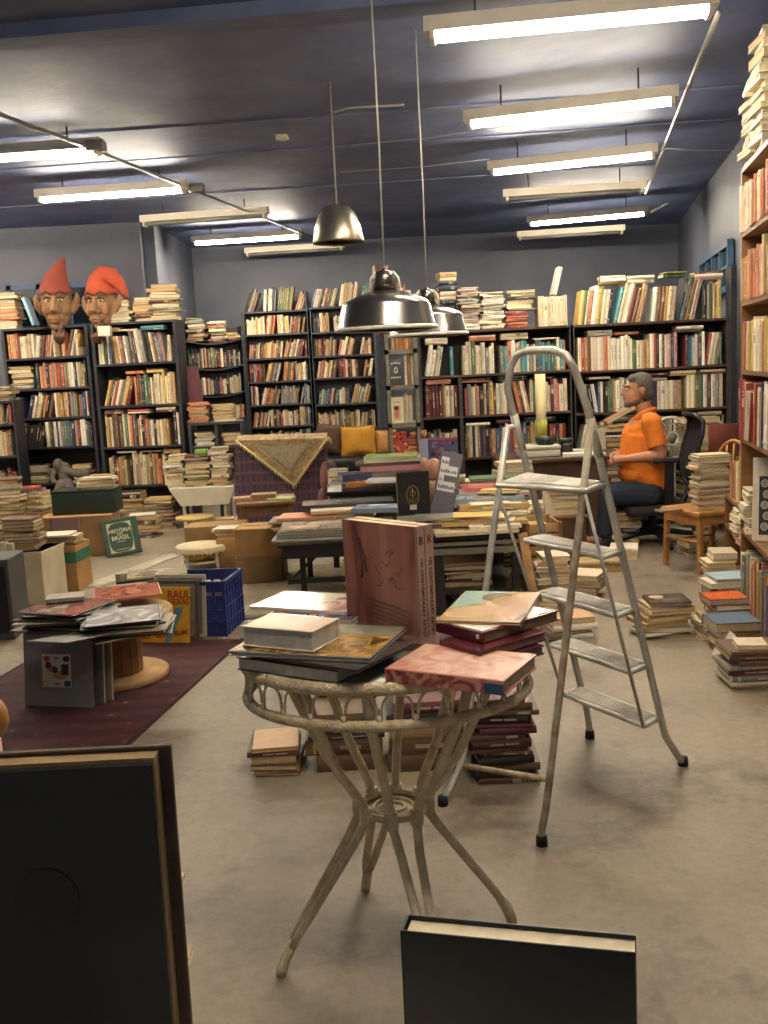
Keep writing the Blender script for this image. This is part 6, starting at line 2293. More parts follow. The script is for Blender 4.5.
# cut the face out of the hair
r = remeshed(hr, .006, 3, .5)
keep = []
for f_ in r.f:
    c_ = sum((r.v[i] for i in f_), Vector()) / len(f_) - hd
    face_zone = (c_.x < -.022 and c_.z < .055) or (c_.x < .04 and c_.z < -.055) or (c_.x < -.085 and c_.z < .078)
    ear_zone = abs(c_.x - .012) < .03 and c_.z < .02 and abs(c_.y) > .05
    if not face_zone and not ear_zone:
        keep.append(f_)
h_ = MB().add(r.v, keep, smooth=True)
o = bpy.data.objects.new('hair', h_.mesh('hair', m_hair, PM))
COL.objects.link(o)
o.parent = person
be = MB()
be.ell(hd + Vector((-.07, 0, -.097)), (.037, .046, .03), 8)
be.ell(hd + Vector((-.03, .0, -.082)), (.05, .0645, .032), 8)
be.tube([hd + Vector((-.098, -.028, -.06)), hd + Vector((-.109, 0, -.053)), hd + Vector((-.098, .028, -.06))], [.006, .008, .006], 6)
wear('beard', be, mat('short_grey_beard', '#6b5548', .85, var=.3, scale=80, bump=.4), .005, 2)
for s in (-1, 1):
    child(person, 'eye', MB().ell(hd + Vector((-.0915, s * .03, .012)) - person.location, (.009, .012, .008), 8), mat('eye_white', '#cfc8bc', .3))
    child(person, 'eyebrow', MB().tube([hd + Vector((-.1, s * .018, .035)) - person.location, hd + Vector((-.098, s * .045, .034)) - person.location], .0055, 6), m_hair)

# office chair
cx, cy = X(652, 7.42, .4), 7.42
t = Thing('office_chair', 'black mesh-backed office chair on castors, under the man in orange', 'chair', (cx, cy, 0))
zse = Zat(652, 497, 7.42)
t.part('seat', MB().rbox((-.23, -.24, zse - .11), (.24, .24, zse - .035), .03), m_mesh)
t.part('column', MB().tube([(0, 0, .1), (0, 0, zse - .1)], [.03, .026], 12), m_blackplastic)
for k in range(5):
    a = radians(-82) + k * 2 * pi / 5
    e = (.29 * cos(a), .29 * sin(a))
    lg = t.part('base_leg', MB().tube([(0, 0, .1), (.15 * cos(a), .15 * sin(a), .095), (e[0], e[1], .075)], [.028, .022, .018], 8), m_blackplastic)
    cs = MB()
    for s in (-1, 1):
        n_ = Vector((-sin(a), cos(a), 0))
        p_ = Vector((e[0], e[1], .028)) + n_ * s * .016
        cs.tube([p_ - n_ * .01, p_ + n_ * .01], .028, 14)
    cs.tube([(e[0], e[1], .03), (e[0], e[1], .08)], .01, 6)
    t.part('castor', cs, m_blackplastic)
# curved back
prof = []
zb0 = Zat(690, 486, 7.42)
bp = [(694, 489), (688, 478), (687, 464), (690, 448), (695, 432), (696, 420), (689, 414)]
bp = [(X(px, cy, .8) - cx, Zat(px, py, cy)) for px, py in bp]
bw = [.1, .14, .165, .175, .175, .165, .13]
fr_ = MB()
L_ = [Vector((x_, -w_, z_)) for (x_, z_), w_ in zip(bp, bw)]
R_ = [Vector((x_, w_, z_)) for (x_, z_), w_ in zip(bp, bw)]
fr_.tube(L_ + R_[::-1], .017, 8, closed=True)
t.part('back_frame', fr_, m_blackplastic)
mb_ = MB()
vs = []
for (x_, z_), w_ in zip(bp, bw):
    for j in range(9):
        u = -1 + j / 4
        vs.append((x_ + .03 * (1 - u * u), u * w_, z_))
for dx in (0, .008):
    mb_.add([(v[0] + dx, v[1], v[2]) for v in vs], [(i * 9 + j, i * 9 + j + 1, (i + 1) * 9 + j + 1, (i + 1) * 9 + j) for i in range(len(bp) - 1) for j in range(8)], smooth=True)
t.part('mesh_back', mb_, m_mesh)
t.part('back_bracket', MB().tube([(.05, 0, zse - .1), (.2, 0, zse - .1), (bp[1][0] + .05, 0, bp[1][1]), (bp[3][0] + .055, 0, bp[3][1])], .024, 8), m_blackplastic)
za_ = Zat(660, 458, 7.2)
for s in (-1, 1):
    y_ = s * .27
    t.part('armrest', MB().rbox((-.06, y_ - .04, za_ - .03), (.13, y_ + .035, za_), .013).prism([(.015, zse - .08), (.08, zse - .08), (.085, za_ - .025), (.025, za_ - .025)], -.014, .014, M=T_(0, y_, 0) @ RX(pi / 2)).tube([(.05, y_ * .6, zse - .09), (.05, y_, zse - .07)], .02, 8), m_blackplastic)

# fan
xf, yfn = X(667, 8.0, .9), 7.92
zf = Zat(674, 438, yfn)
m_fan = mat('off_white_fan_plastic', '#cfc6b4', .5)
t = Thing('fan', 'off-white pedestal fan standing between the man and his chair back', 'fan', (xf, yfn, 0))
cg = MB()
Mf = T_(0, 0, zf) @ RZ(radians(12)) @ RX(pi / 2)
rF = .165
cg.tube([(rF * cos(2 * pi * k / 40), rF * sin(2 * pi * k / 40), 0) for k in range(40)], .012, 8, closed=True, M=Mf)
cg.tube([(.05 * cos(2 * pi * k / 20), .05 * sin(2 * pi * k / 20), .04) for k in range(20)], .006, 6, closed=True, M=Mf)
for k in range(30):
    a = 2 * pi * k / 30
    for s in (-1, 1):
        cg.tube([(.05 * cos(a), .05 * sin(a), s * .045), (.13 * cos(a), .13 * sin(a), s * .04), (rF * cos(a), rF * sin(a), 0)], .0016, 4, M=Mf)
t.part('cage', cg, m_fan)
bl = MB()
for k in range(4):
    a = k * pi / 2 + .3
    bl.add([(.03 * cos(a), .03 * sin(a), -.012), (.15 * cos(a - .35), .15 * sin(a - .35), -.012), (.155 * cos(a + .3), .155 * sin(a + .3), .014), (.03 * cos(a + .7), .03 * sin(a + .7), .012)], [(0, 1, 2, 3)], M=Mf)
    bl.add([(.03 * cos(a), .03 * sin(a), -.009), (.15 * cos(a - .35), .15 * sin(a - .35), -.009), (.155 * cos(a + .3), .155 * sin(a + .3), .017), (.03 * cos(a + .7), .03 * sin(a + .7), .015)], [(3, 2, 1, 0)], M=Mf)
bl.tube([(0, 0, -.03), (0, 0, .03)], .035, 12, M=Mf)
t.part('blades', bl, mat('grey_fan_blades', '#8d8576', .5))
t.part('motor', MB().tube([(0, 0, -.05), (0, 0, -.16)], [.06, .045], 14, M=Mf), m_fan)
t.part('pole', MB().tube([(.06, .1, .03), (.06, .1, zf - .02)], .016, 10), m_fan)
t.part('base', MB().lathe([(0, 0), (.18, 0), (.18, .015), (.06, .035), (0, .04)], 24, M=T_(.06, .1, 0)), m_fan)

# wooden chair with a pile
A0 = Vector((1.80, 6.32, 0))
t = Thing('wooden_chair', 'honey wooden chair with arched back, used to hold a book pile', 'chair', (2.135, 6.55, 0), radians(20))
zc = Zat(679, 515, 6.25)
w2, d2 = .2, .19
t.part('seat', MB().rbox((-w2 - .015, -d2 - .015, zc - .035), (w2 + .015, d2 + .015, zc), .008), m_oak)
t.part('apron', MB().box((-w2 + .02, -d2, zc - .09), (w2 - .02, -d2 + .015, zc - .035)).box((-w2, -d2 + .02, zc - .09), (-w2 + .015, d2 - .02, zc - .035)).box((-w2 + .02, d2 - .015, zc - .09), (w2 - .02, d2, zc - .035)).box((w2 - .015, -d2 + .02, zc - .09), (w2, d2 - .02, zc - .035)), m_oak)
for sx in (-1, 1):
    for sy in (-1, 1):
        t.part('leg', MB().bar((sx * (w2 - .01), sy * (d2 - .01), 0), (sx * (w2 - .018), sy * (d2 - .018), zc - .03), .034, .034), m_oak)
t.part('stretcher', MB().tube([(-w2 + .01, -d2 + .01, zc * .5), (-w2 + .01, d2 - .01, zc * .5)], .011, 8), m_oak)
t.part('stretcher', MB().tube([(-w2 + .01, d2 - .01, zc * .42), (w2 - .01, d2 - .01, zc * .42)], .011, 8), m_oak)
bk = []
for k in range(17):
    a = pi * k / 16
    bk.append((w2 - .0 + .05 * sin(a) * .6, -d2 * .92 * cos(a), zc + .42 * max(0.0, sin(a)) ** .5))
t.part('back_hoop', MB().tube(bk, .0125, 8), m_oak)
for y_ in (-.07, 0, .07):
    t.part('spindle', MB().tube([(w2 - .01, y_, zc - .01), (w2 + .028, y_, zc + .40)], .007, 6), m_oak)
stack((X(715, 6.42, .6), 6.40), zc + .001, Zat(707, 455, 6.42) - zc, .235, .17, 16, dict(cream=7, tan=5, beige=5, pale_=0) if False else dict(cream=7, tan=5, beige=5), 'tall pile on the wooden chair', face='mix', yaw=.1, jig=.14, shift=.02)
stack((X(697, 6.42, .5), 6.36), zc + .001, .2, .06, .17, 7, {'pale green': 5, 'grey': 2, 'navy': 1}, 'narrow pile beside chair pile', face='spine', yaw=.1) if False else None
x = X(673, 6.3, .45)
lay_book((x - .05, 6.36, zc + .001), .3, .15, .1, .012, '#8a7358', 'front', 'small open brown booklet lying on the front corner of the wooden chair', covermat=M_COVER)
solo('trinket', MB().ell((X(722, 6.48, .9), 6.48, Zat(715, 451, 6.42) + .035), (.045, .04, .03), 8).tube([(X(718, 6.46, .9), 6.46, Zat(715, 451, 6.42) + .01), (X(726, 6.46, .9), 6.5, Zat(715, 451, 6.42) + .02)], .02, 8), mat('tarnished_metal', '#6a6258', .5, .4, scale=20, var=.4), 'small grey trinket on top of the pile on the wooden chair', 'trinket') if False else None
# second chair and reddish board behind
t = Thing('wooden_chair', 'brown bentwood chair half hidden behind the office chair back', 'chair', (X(711, 7.95, .5), 7.95, 0), radians(-20))
zc2 = .43
t.part('seat', MB().lathe([(0, zc2 - .03), (.19, zc2 - .03), (.2, zc2 - .015), (.19, zc2), (0, zc2)], 24), m_brownw)
for k in range(4):
    a = pi / 4 + k * pi / 2
    t.part('leg', MB().tube([(.19 * cos(a), .19 * sin(a), 0), (.16 * cos(a), .16 * sin(a), zc2 - .02)], [.013, .016], 8), m_brownw)
for r_, h_ in ((.18, .5), (.1, .4)):
    pts = [(-.03 * sin(pi * k / 14) - .14, -r_ * cos(pi * k / 14), zc2 - .01 + h_ * max(0, sin(pi * k / 14)) ** .6) for k in range(15)]
    t.part('back_hoop', MB().tube(pts, .011, 8), m_brownw)
y_ = 7.75
bm2 = MB().rbox((X(709, y_, .9), y_, Zat(722, 470, y_)), (X(739, y_, .9), y_ + .03, Zat(722, 424, y_)), .006)
bm2.rbox((X(711, y_, .9), y_ + .002, 0), (X(716, y_, .9), y_ + .028, Zat(722, 470, y_)), .004).rbox((X(732, y_, .9), y_ + .002, 0), (X(737, y_, .9), y_ + .028, Zat(722, 470, y_)), .004)
solo('chair_board', bm2, mat('reddish_board', '#74392c', .5, var=.15), 'reddish brown chair-back board standing behind the pile on the wooden chair', 'board')
stack((X(703, 7.85, .6), 7.9), 0.0, Zat(712, 417, 7.9), .32, .2, 22, W_OLD, 'tall pile against the right end of long case', face='pages')
for a, b, bot, top, n, pl in ((610, 640, 560, 548, 2, 'floor books behind the castors'), (690, 722, 558, 541, 3, 'floor books under the wooden chair'), (612, 642, 548, 512, 6, 'floor pile under the desk edge')):
    stack_px(a, b, bot, top, n, W_OLD, pl, face='mix', jig=.3)

# ------------------------------------------------------------------ right-hand floor piles
stack_px(710, 738, 604, 553, 9, dict(maroon=3, cream=6, pink=2, beige=5), 'right floor pile nearest the wooden chair', face='pages', depth=.2, jig=.06, yaw=-.1)
stack_px(714, 752, 624, 578, 6, dict(teal=2, tan=4, white=3, grey=3), 'second right floor pile with pale blue top', face='mix', depth=.2, topcol='pale blue', jig=.1)
zt = stack_px(712, 753, 641, 604, 4, dict(grey=3, black=2, brown=2, cream=3), 'third right floor pile, under the orange book', face='mix', depth=.2, jig=.06)
y_ = fl(732, 641).y
lay_book((X(710, y_, .2), y_ + .005, zt), -.02, X(752, y_, .2) - X(712, y_, .2), .17, .03, '#b54a22', 'back', 'orange book with fiery picture topmost of the third right floor pile', '#a8a49c', full, artmat=swirl_mat('fiery_cover', [(.3, '#6a1a10'), (.45, '#b8401a'), (.55, '#d9782a'), (.7, '#8a2a14')], 16, .3, 2))
zt = stack_px(720, 762, 658, 631, 3, dict(tan=4, brown=3), 'fourth right floor pile, under the blue book', face='mix', depth=.2, jig=.1)
y_ = fl(740, 658).y
lay_book((X(716, y_, .15), y_ + .0, zt), .0, X(762, y_, .15) - X(716, y_, .15), .2, .045, '#4a6076', 'back', 'thick grey blue book on the fourth right floor pile', '#b09c7c', covermat=M_COVER)
stack_px(700, 717, 641, 616, 4, dict(cream=5, tan=4), 'narrow cream pile beside the orange book pile', face='mix', depth=.15)
stack_px(732, 790, 690, 650, 6, dict(grey=4, brown=4, black=2, beige=3), 'nearest right floor pile', face='spine', depth=.24, jig=.08)
y_ = fl(745, 690).y
lay_book((X(740, y_, .2), y_ + .03, Zat(755, 650, y_ + .02) + .002), -.15, .125, .12, .02, '#cfc2a8', 'front', 'small cream paperback topmost of the nearest right floor pile', '#b98a6a', covermat=M_COVER)
a, b = fl(707, 655, .0), fl(717, 672, .0)
t = Thing('book', 'white book propped slanting against the nearest right floor pile', 'book', (a.x, a.y, .004), math.atan2((b - a).y, (b - a).x))
t.o.matrix_world = T_(a.x + .02, a.y, .004) @ RZ(math.atan2((b - a).y, (b - a).x)) @ RX(-.5)
t.Mw = t.o.matrix_world.copy()
t.part('cover', MB().rbox((0, 0, 0), (.2, .003, .15), .001, C('#d3cbb8'), seg=1).rbox((0, .015, 0), (.2, .018, .15), .001, C('#cfc6b2'), seg=1).box((0, .003, 0), (.2, .015, .003), C('#cfc6b2')), M_COVER)
t.part('page_block', MB().box((.002, .003, .003), (.197, .015, .147), C('#a98d6c')), M_PAGES)
# flat pile beyond, in the open floor
zt = stack_px(646, 696, 638, 606, 6, dict(brown=4, tan=4, grey=3, white=3, black=2), 'loose pile alone on the open floor', face='mix', depth=.22, jig=.22, yaw=.05)
y_ = fl(670, 638).y
lay_book((X(652, y_, .15), y_ + .01, zt), -.03, X(697, y_, .15) - X(652, y_, .15) - .02, .2, .02, '#4f463c', 'back', 'dark album with pale figures topmost on the loose floor pile', '#8f8878', art_random(77, ['#4f463c', '#b9b0a0', '#6a6054', '#cfc8ba']))
# low side case between chair and right-wall case
xw = lambda y: 1.92 + .2 * (y - 5.2)
t = Thing('low_case', 'low brown case with leaning orange books next to the right-wall bookcase', 'shelf', (xw(5.7) + .1, 5.75, 0))
Fl_ = Frame((xw(6.2) + .02, 6.2, 0), RXD)
zL = .53
for nm, lo, hi in (('side_panel', (-.02, 0, 0), (0, .28, zL + .02)), ('side_panel', (.95, 0, 0), (.97, .28, zL + .02)), ('shelf', (0, .0, zL - .022), (.95, .28, zL)), ('shelf', (0, .0, .32), (.95, .28, .342)), ('shelf', (0, .0, .05), (.95, .28, .07))):
    b = MB().box(lo, hi)
    b.v = [Fl_.M @ v for v in b.v]
    t.part(nm, b, m_brownw, True)
shelf_row(Fl_, .1, .93, zL, .2, .3, dict(orange=5, purple=2, cream=4, olive=2, yellow=2), 'top of the low brown side case', lean=.3, tmin=.02, tmax=.05, near=True)
stack(Fl_.p(.5, -.02, 0).xy, .343, .16, .2, .18, 5, dict(white=5, red=2, tan=2), 'white pile in the low side case', face='mix', yaw=math.atan2(RXD[1], RXD[0]))
stack(Fl_.p(.78, -.02, 0).xy, .343, .15, .2, .18, 4, dict(white=4, red=2, grey=2), 'second pile in the low side case', face='mix', yaw=math.atan2(RXD[1], RXD[0]))
frR = Frame((1.85, 5.12, 0), RXD)
stack(frR.p(.12, .0, 0).xy, .501, .22, .2, .18, 7, dict(white=4, tan=3, red=2, cream=4), 'pile beside the typewriter-key display book', face='mix', yaw=math.atan2(RXD[1], RXD[0]), jig=.1)
stack(frR.p(.1, .03, 0).xy, zR[4] - .2, .0001, .1, .1, 1, W_OLD, 'x', near=False) if False else None
# display books on the lower shelf of the right case
t = Thing('book', 'large white display book with typewriter keys on its cover, right edge', 'book')
t.o.matrix_world = T_(X(752, 4.75, .7), 4.75, .502) @ RZ(-.5) @ RX(-.08)
t.Mw = t.o.matrix_world.copy()
w_, hh = .24, .4
t.part('cover', MB().rbox((0, 0, 0), (w_, .003, hh), .001, C('#d6cdba'), seg=1).rbox((0, .025, 0), (w_, .028, hh), .001, C('#d6cdba'), seg=1).box((0, .003, 0), (.003, .025, hh), C('#d6cdba')), M_COVER)
t.part('page_block', MB().box((.003, .003, .003), (w_ - .003, .025, hh - .003), C('#d9d0ba')), M_PAGES)
kb = MB()
rect(kb, .03, .03, w_, hh * .78, C('#2b2a2b'), -.0008)
for r_ in range(5):
    for c_ in range(5):
        disc(kb, .055 + c_ * .045 + .01 * (r_ % 2), .07 + r_ * .052, .018, .02, C('#b9b4a8'), -.0016, 12)
        disc(kb, .055 + c_ * .045 + .01 * (r_ % 2), .07 + r_ * .052, .013, .015, C('#8d8980'), -.0022, 12)
t.part('cover_art', kb, M_COVER)

# ------------------------------------------------------------------ gnome heads
m_gskin = mat('brown_papier_mache', '#9c7650', .75, scale=9, col2='#7a573a', bump=.4)
m_gdark = mat('dark_brow_paint', '#3a2a22', .8)
m_hat = mat('faded_red_felt', '#8c4234', .9, var=.12, scale=8, bump=.2)
m_hat2 = mat('orange_red_felt', '#b04a30', .9, var=.12, scale=8, bump=.2)


def gnome(px, pyc, y, label, hat, sc=1.0, turn=0.0):
    c = aty(px, pyc, y)
    M = T_(*c) @ RZ(turn) @ Matrix.Diagonal((sc, sc, sc, 1))
    b = MB()
    b.ell((0, 0, .02), (.155, .14, .21), 12)
    b.ell((0, -.03, -.11), (.115, .11, .12), 10)
    b.ell((0, -.06, -.18), (.075, .07, .06), 8)
    b.tube([(0, -.12, .1), (0, -.15, .04), (0, -.185, -.035), (0, -.15, -.055)], [.024, .03, .042, .03], 10)
    for s in (-1, 1):
        b.ell((s * .035, -.15, -.045), (.032, .03, .024), 7)
        b.ell((s * .09, -.09, -.02), (.05, .05, .07), 8)
        b.tube([(s * .145, .0, -.06), (s * .185, .01, .02), (s * .205, .02, .1), (s * .2, .03, .15)], [.03, .042, .034, .01], 8)
        b.tube([(s * .02, -.13, .115), (s * .07, -.128, .14), (s * .125, -.095, .11)], [.014, .02, .012], 8)
    b.tube([(-.085, -.12, -.115), (-.03, -.155, -.105), (.03, -.155, -.105), (.085, -.12, -.115)], [.013, .021, .021, .013], 8)
    b.tube([(-.07, -.12, -.135), (0, -.15, -.142), (.07, -.12, -.135)], [.013, .022, .013], 8)
    r = remeshed(b, .009, 3, .5)
    t = Thing('gnome_head', label, 'puppet head', c - Vector((0, 0, .24)))
    r.v = [M @ v for v in r.v]
    t.part('head', r, m_gskin, True)
    for s in (-1, 1):
        e = MB().ell((s * .06, -.118, .068), (.03, .018, .016), 8)
        e.v = [M @ v for v in e.v]
        eo = t.part('eye', e, mat('yellowed_eye_paint', '#b3a58c', .6), True)
        p_ = MB().ell((s * .06 + .006, -.137, .064), (.011, .009, .011), 8)
        p_.v = [M @ v for v in p_.v]
        t.part('pupil', p_, m_gdark, True, eo)
        lid = MB().tube([(s * .022, -.133, .085), (s * .06, -.146, .098), (s * .1, -.118, .083)], [.006, .009, .006], 6)
        lid.tube([(s * .018, -.14, .12), (s * .07, -.148, .152), (s * .13, -.1, .12)], [.007, .012, .006], 6)
        lid.v = [M @ v for v in lid.v]
        t.part('eyebrow', lid, m_gdark, True)
    lp = MB().tube([(-.075, -.135, -.122), (0, -.172, -.124), (.075, -.135, -.122)], .004, 5)
    lp.v = [M @ v for v in lp.v]
    t.part('mouth_line', lp, m_gdark, True)
    h = MB()
    if hat == 'up':
        h.tube([(0, .01, .1), (0, .005, .17), (.02, 0, .27), (.06, 0, .36), (.1, 0, .44), (.115, 0, .47)], [.165, .15, .115, .07, .03, .008], 20)
    else:
        h.tube([(0, .01, .1), (0, .005, .17), (.02, 0, .25), (.06, 0, .3), (.13, .0, .285), (.21, 0, .21), (.28, 0, .1), (.31, 0, .05)], [.165, .152, .13, .105, .085, .065, .035, .01], 20)
    h.tube([(.162 * cos(2 * pi * k / 28), .01 + .15 * sin(2 * pi * k / 28), .12) for k in range(28)], .014, 6, closed=True)
    h.v = [M @ (v + Vector((0, .005, .035))) for v in h.v]
    t.part('hat', h, m_hat if hat == 'up' else m_hat2, True)
    hn = MB()
    hx = .07
    hn.ell((hx - .03, -.22, -.31), (.055, .045, .06), 8)
    hn.tube([(hx - .02, -.22, -.28), (hx - .0, -.225, -.2), (hx + .015, -.21, -.14)], [.022, .02, .014], 8)
    for k in range(3):
        hn.tube([(hx - .065 + .035 * k, -.245, -.27), (hx - .06 + .035 * k, -.275, -.3), (hx - .06 + .035 * k, -.25, -.335)], [.019, .019, .016], 8)
    hn.tube([(hx + .01, -.25, -.275), (hx + .03, -.265, -.3), (hx + .0, -.27, -.32)], [.018, .018, .015], 8)
    hn.tube([(hx - .03, -.2, -.35), (hx - .02, -.12, -.3), (hx - .02, -.02, -.2)], [.035, .03, .028], 8)
    rr_ = remeshed(hn, .008, 2, .5)
    rr_.v = [M @ v for v in rr_.v]
    t.part('hand', rr_, mat('dark_brown_papier_mache', '#5f4230', .75, scale=9, var=.2, bump=.4), True)
    return t


gnome(57, 308, 10.2, 'brown gnome head with upright red hat, finger held to its lips', 'up', .98, .1)
gnome(102, 308, 10.08, 'brown gnome head with drooping orange-red hat, finger held to its lips', 'down', .95, -.25)
solo('book', MB().rbox((0, 0, 0), (.03, .16, .28), .003, C('#8fb4c4'), M=T_(X(29, 9.9, 2.1), 9.95, zs[0] * 0 + LBz[0] + .004) @ RY(-.28)), M_COVER, 'pale blue book leaning behind the upright-hat gnome head', 'book')
solo('paper_box', MB().rbox((X(98, 9.7, 1.9), 9.68, Zat(105, 336, 9.7)), (X(110, 9.7, 1.9), 9.78, Zat(105, 326, 9.7)), .006), m_whitepaint, 'small white paper packet under the finger of the drooping-hat gnome', 'packet')

# stone figure
c = aty(66, 476, 9.9)
m_stone = mat('grey_brown_plaster', '#5c5248', .85, scale=12, var=.3, bump=.5)
b = MB()
b.ell((0, 0, .02), (.075, .065, .12), 9)
b.ell((-.06, -.02, .12), (.05, .05, .06), 8)
b.tube([(0, 0, .08), (-.05, -.01, .12)], [.06, .04], 8)
b.tube([(.02, -.03, .06), (.1, -.07, .03), (.17, -.08, .02)], [.04, .035, .05], 8)
b.ell((.2, -.08, .02), (.06, .05, .05), 8)
b.tube([(-.03, -.03, -.06), (-.06, -.1, -.13), (-.03, -.11, -.22)], [.05, .045, .04], 8)
b.tube([(.03, -.03, -.06), (.06, -.1, -.12), (.06, -.11, -.22)], [.05, .045, .04], 8)
b.tube([(-.09, 0, .1), (-.12, -.05, .0), (-.09, -.08, -.06)], [.03, .028, .025], 8)
b.ell((.02, -.05, -.24), (.17, .1, .03), 8)
r = remeshed(b, .01, 2, .5)
r.v = [Vector(c) + v for v in r.v]
solo('statuette', r, m_stone, 'grey plaster figure on the bottom shelf of the leftmost tall bookcase', 'statuette')
pb = solo('plinth', MB().rbox((c.x - .18, c.y - .12, .09), (c.x + .2, c.y + .08, c.z - .255), .01), m_cardd, 'brown carton under the grey plaster figure', 'box')

# ------------------------------------------------------------------ shop window display (closest to the lens)
struct('trim_9', MB().rbox((-1.1, .55, .70), (1.0, .885, .76), .006).rbox((-1.1, .88, .70), (-.245, 1.0, .76), .006), m_whitepaint)
yB = .78
p0, p1 = aty(-40, 750, yB), aty(165, 757, yB)
ang = math.atan2(p1.z - p0.z, p1.x - p0.x)
zb = .7605
hB = aty(165, 763, yB).z - zb
t = Thing('book', 'large dark book with worn tan board edges, at the lower left corner of the view', 'book')
wB = .34
t.o.matrix_world = T_(aty(156, 800, yB).x - wB, yB, zb) @ RZ(.0) @ RX(-.03)
t.Mw = t.o.matrix_world.copy()
m_dcover = mat('near_black_cloth_cover', '#1b1c1f', .6, var=.25, scale=10)
t.part('front_cover', MB().rbox((0, 0, 0), (wB - .004, .003, hB - .004), .0012, seg=1), m_dcover)
t.part('page_block', MB().box((.002, .003, .002), (wB - .002, .02, hB), C('#8d7450')), M_PAGES)
t.part('board_edge', MB().rbox((-.002, .02, 0), (wB + .008, .027, hB + .004), .001, seg=1), mat('worn_brown_board', '#43301f', .7, var=.3, scale=30))
dm = MB().add([(wB - .1 + .0255 * 1.05 * cos(2 * pi * k / 36), -.0012, hB - .118 + .028 * sin(2 * pi * k / 36)) for k in range(36)], [tuple(range(36))])
t.part('round_mark', dm, mat('round_dark_mark', '#0c0d0f', .5))
yB2 = .80
p0 = aty(402, 931, yB2)
p1 = fl(636, 953, p0.z)
u_ = p1 - p0
w_ = u_.length
t = Thing('book', 'black glossy hardback with cream page tops, at the bottom centre of the view', 'book')
hB2 = .20
t.o.matrix_world = T_(p0.x, p0.y, p0.z) @ RZ(math.atan2(u_.y, u_.x)) @ RX(-.02)
t.Mw = t.o.matrix_world.copy()
low = p0.z - zb
hB2 = low - .002
t.part('front_cover', MB().rbox((0, 0, -hB2), (w_, .0025, 0), .0008, seg=1), mat('glossy_black_jacket', '#0a0c13', .3, var=.4, scale=6))
t.part('page_block', MB().box((.003, .0025, -hB2 + .003), (w_ - .001, .024, -.003), C('#c9bda4')), M_PAGES)
t.part('back_cover', MB().rbox((0, .024, -hB2), (w_, .0265, .001), .0008, seg=1), mat('glossy_black_jacket', '#0d0f16', .18))
t.part('spine', MB().rbox((-.002, 0, -hB2), (.001, .0265, 0), .0008, seg=1), mat('glossy_black_jacket', '#0d0f16', .18))
# small things beside the big dark book
q_ = aty(2, 714, .92)
t = Thing('wooden_ornament', 'rounded tan wooden ornament cut off by the left edge of the photo', 'ornament', (q_.x - .012, .92, .761))
zz = q_.z - .761
t.part('ball', MB().ell((0, 0, zz - .004), (.017, .017, .022), 12), m_oak)
t.part('stem', MB().lathe([(0, 0), (.03, 0), (.028, .01), (.01, .03), (.008, zz - .02), (0, zz - .02)], 16), m_oak)
for k, (px, py, lb) in enumerate(((189, 962, 'tan book end poking out beside the big dark book, lower one'), (181, 888, 'tan book end poking out beside the big dark book, upper one'))):
    q_ = aty(px, py, .95 + .02 * k)
    mb_ = MB().box((-.09, 0, -.004), (.0, .026, -.003), C('#c2aa84')).box((-.088, .001, -.003), (-.001, .025, .003), C('#d3c6a6')).box((-.09, 0, .003), (.0, .026, .004), C('#a98d66'))
    mb_.v = [v + q_ for v in mb_.v]
    zlo = .7605
    t = Thing('book', lb, 'book', (q_.x, q_.y, zlo))
    t.part('cover', mb_, M_COVER, True)
    t.part('stand', MB().rbox((q_.x - .08, q_.y + .003, zlo), (q_.x - .03, q_.y + .023, q_.z - .004), .003), m_card, True)

# ------------------------------------------------------------------ books: individuals and the mass
LIMIT = 246
for B in BOOKS:
    c = jit(C(PAL[B['c']]), .2)
    lm_ = .3 * c[0] + .55 * c[1] + .15 * c[2]
    c = tuple(x + (lm_ * k_ - x) * .24 for x, k_ in zip(c, (1.06, 1.0, .88)))
    B['col'] = c
    lum = sum(c) / 3
    ac_ = C(rnd.choice(['#d0c4a8', '#c2a050', '#b8ae9a', '#d8cfba'])) if lum < .22 else C(rnd.choice(['#4a2f22', '#7a2a28', '#2f3a55', '#3a3632', '#8a6a3a', '#c9c0ae']))
    B['acc'] = tuple(x * .6 + y * .4 for x, y in zip(ac_, c))
    B['pg'] = jit(C(rnd.choice(['#cbb98f', '#d6c7a4', '#b99f70', '#d9cfb6', '#bfa981'])), .1)
    B['deco'] = rnd.choice([0, 0, 1, 2, 3, 3, 3, 4, 5])


def build_book(B, as_child):
    cm, pm = MB(), MB()
    book_geo(cm, pm, B['T'], B['H'], B['D'], B['col'], B['acc'], B['pg'], B['deco'])
    if as_child:
        o = bpy.data.objects.new('book', cm.mesh('cover', M_COVER))
        COL.objects.link(o)
        o.matrix_world = B['M']
        p = bpy.data.objects.new('page_block', pm.mesh('page_block', M_PAGES))
        COL.objects.link(p)
        p.parent = o
    else:
        cm.add(pm.v, pm.f, B['pg'], 1)
        o = bpy.data.objects.new('book', cm.mesh('book', [M_COVER, M_PAGES]))
        COL.objects.link(o)
        o.matrix_world = B['M']
    B['obj'] = o
    return o


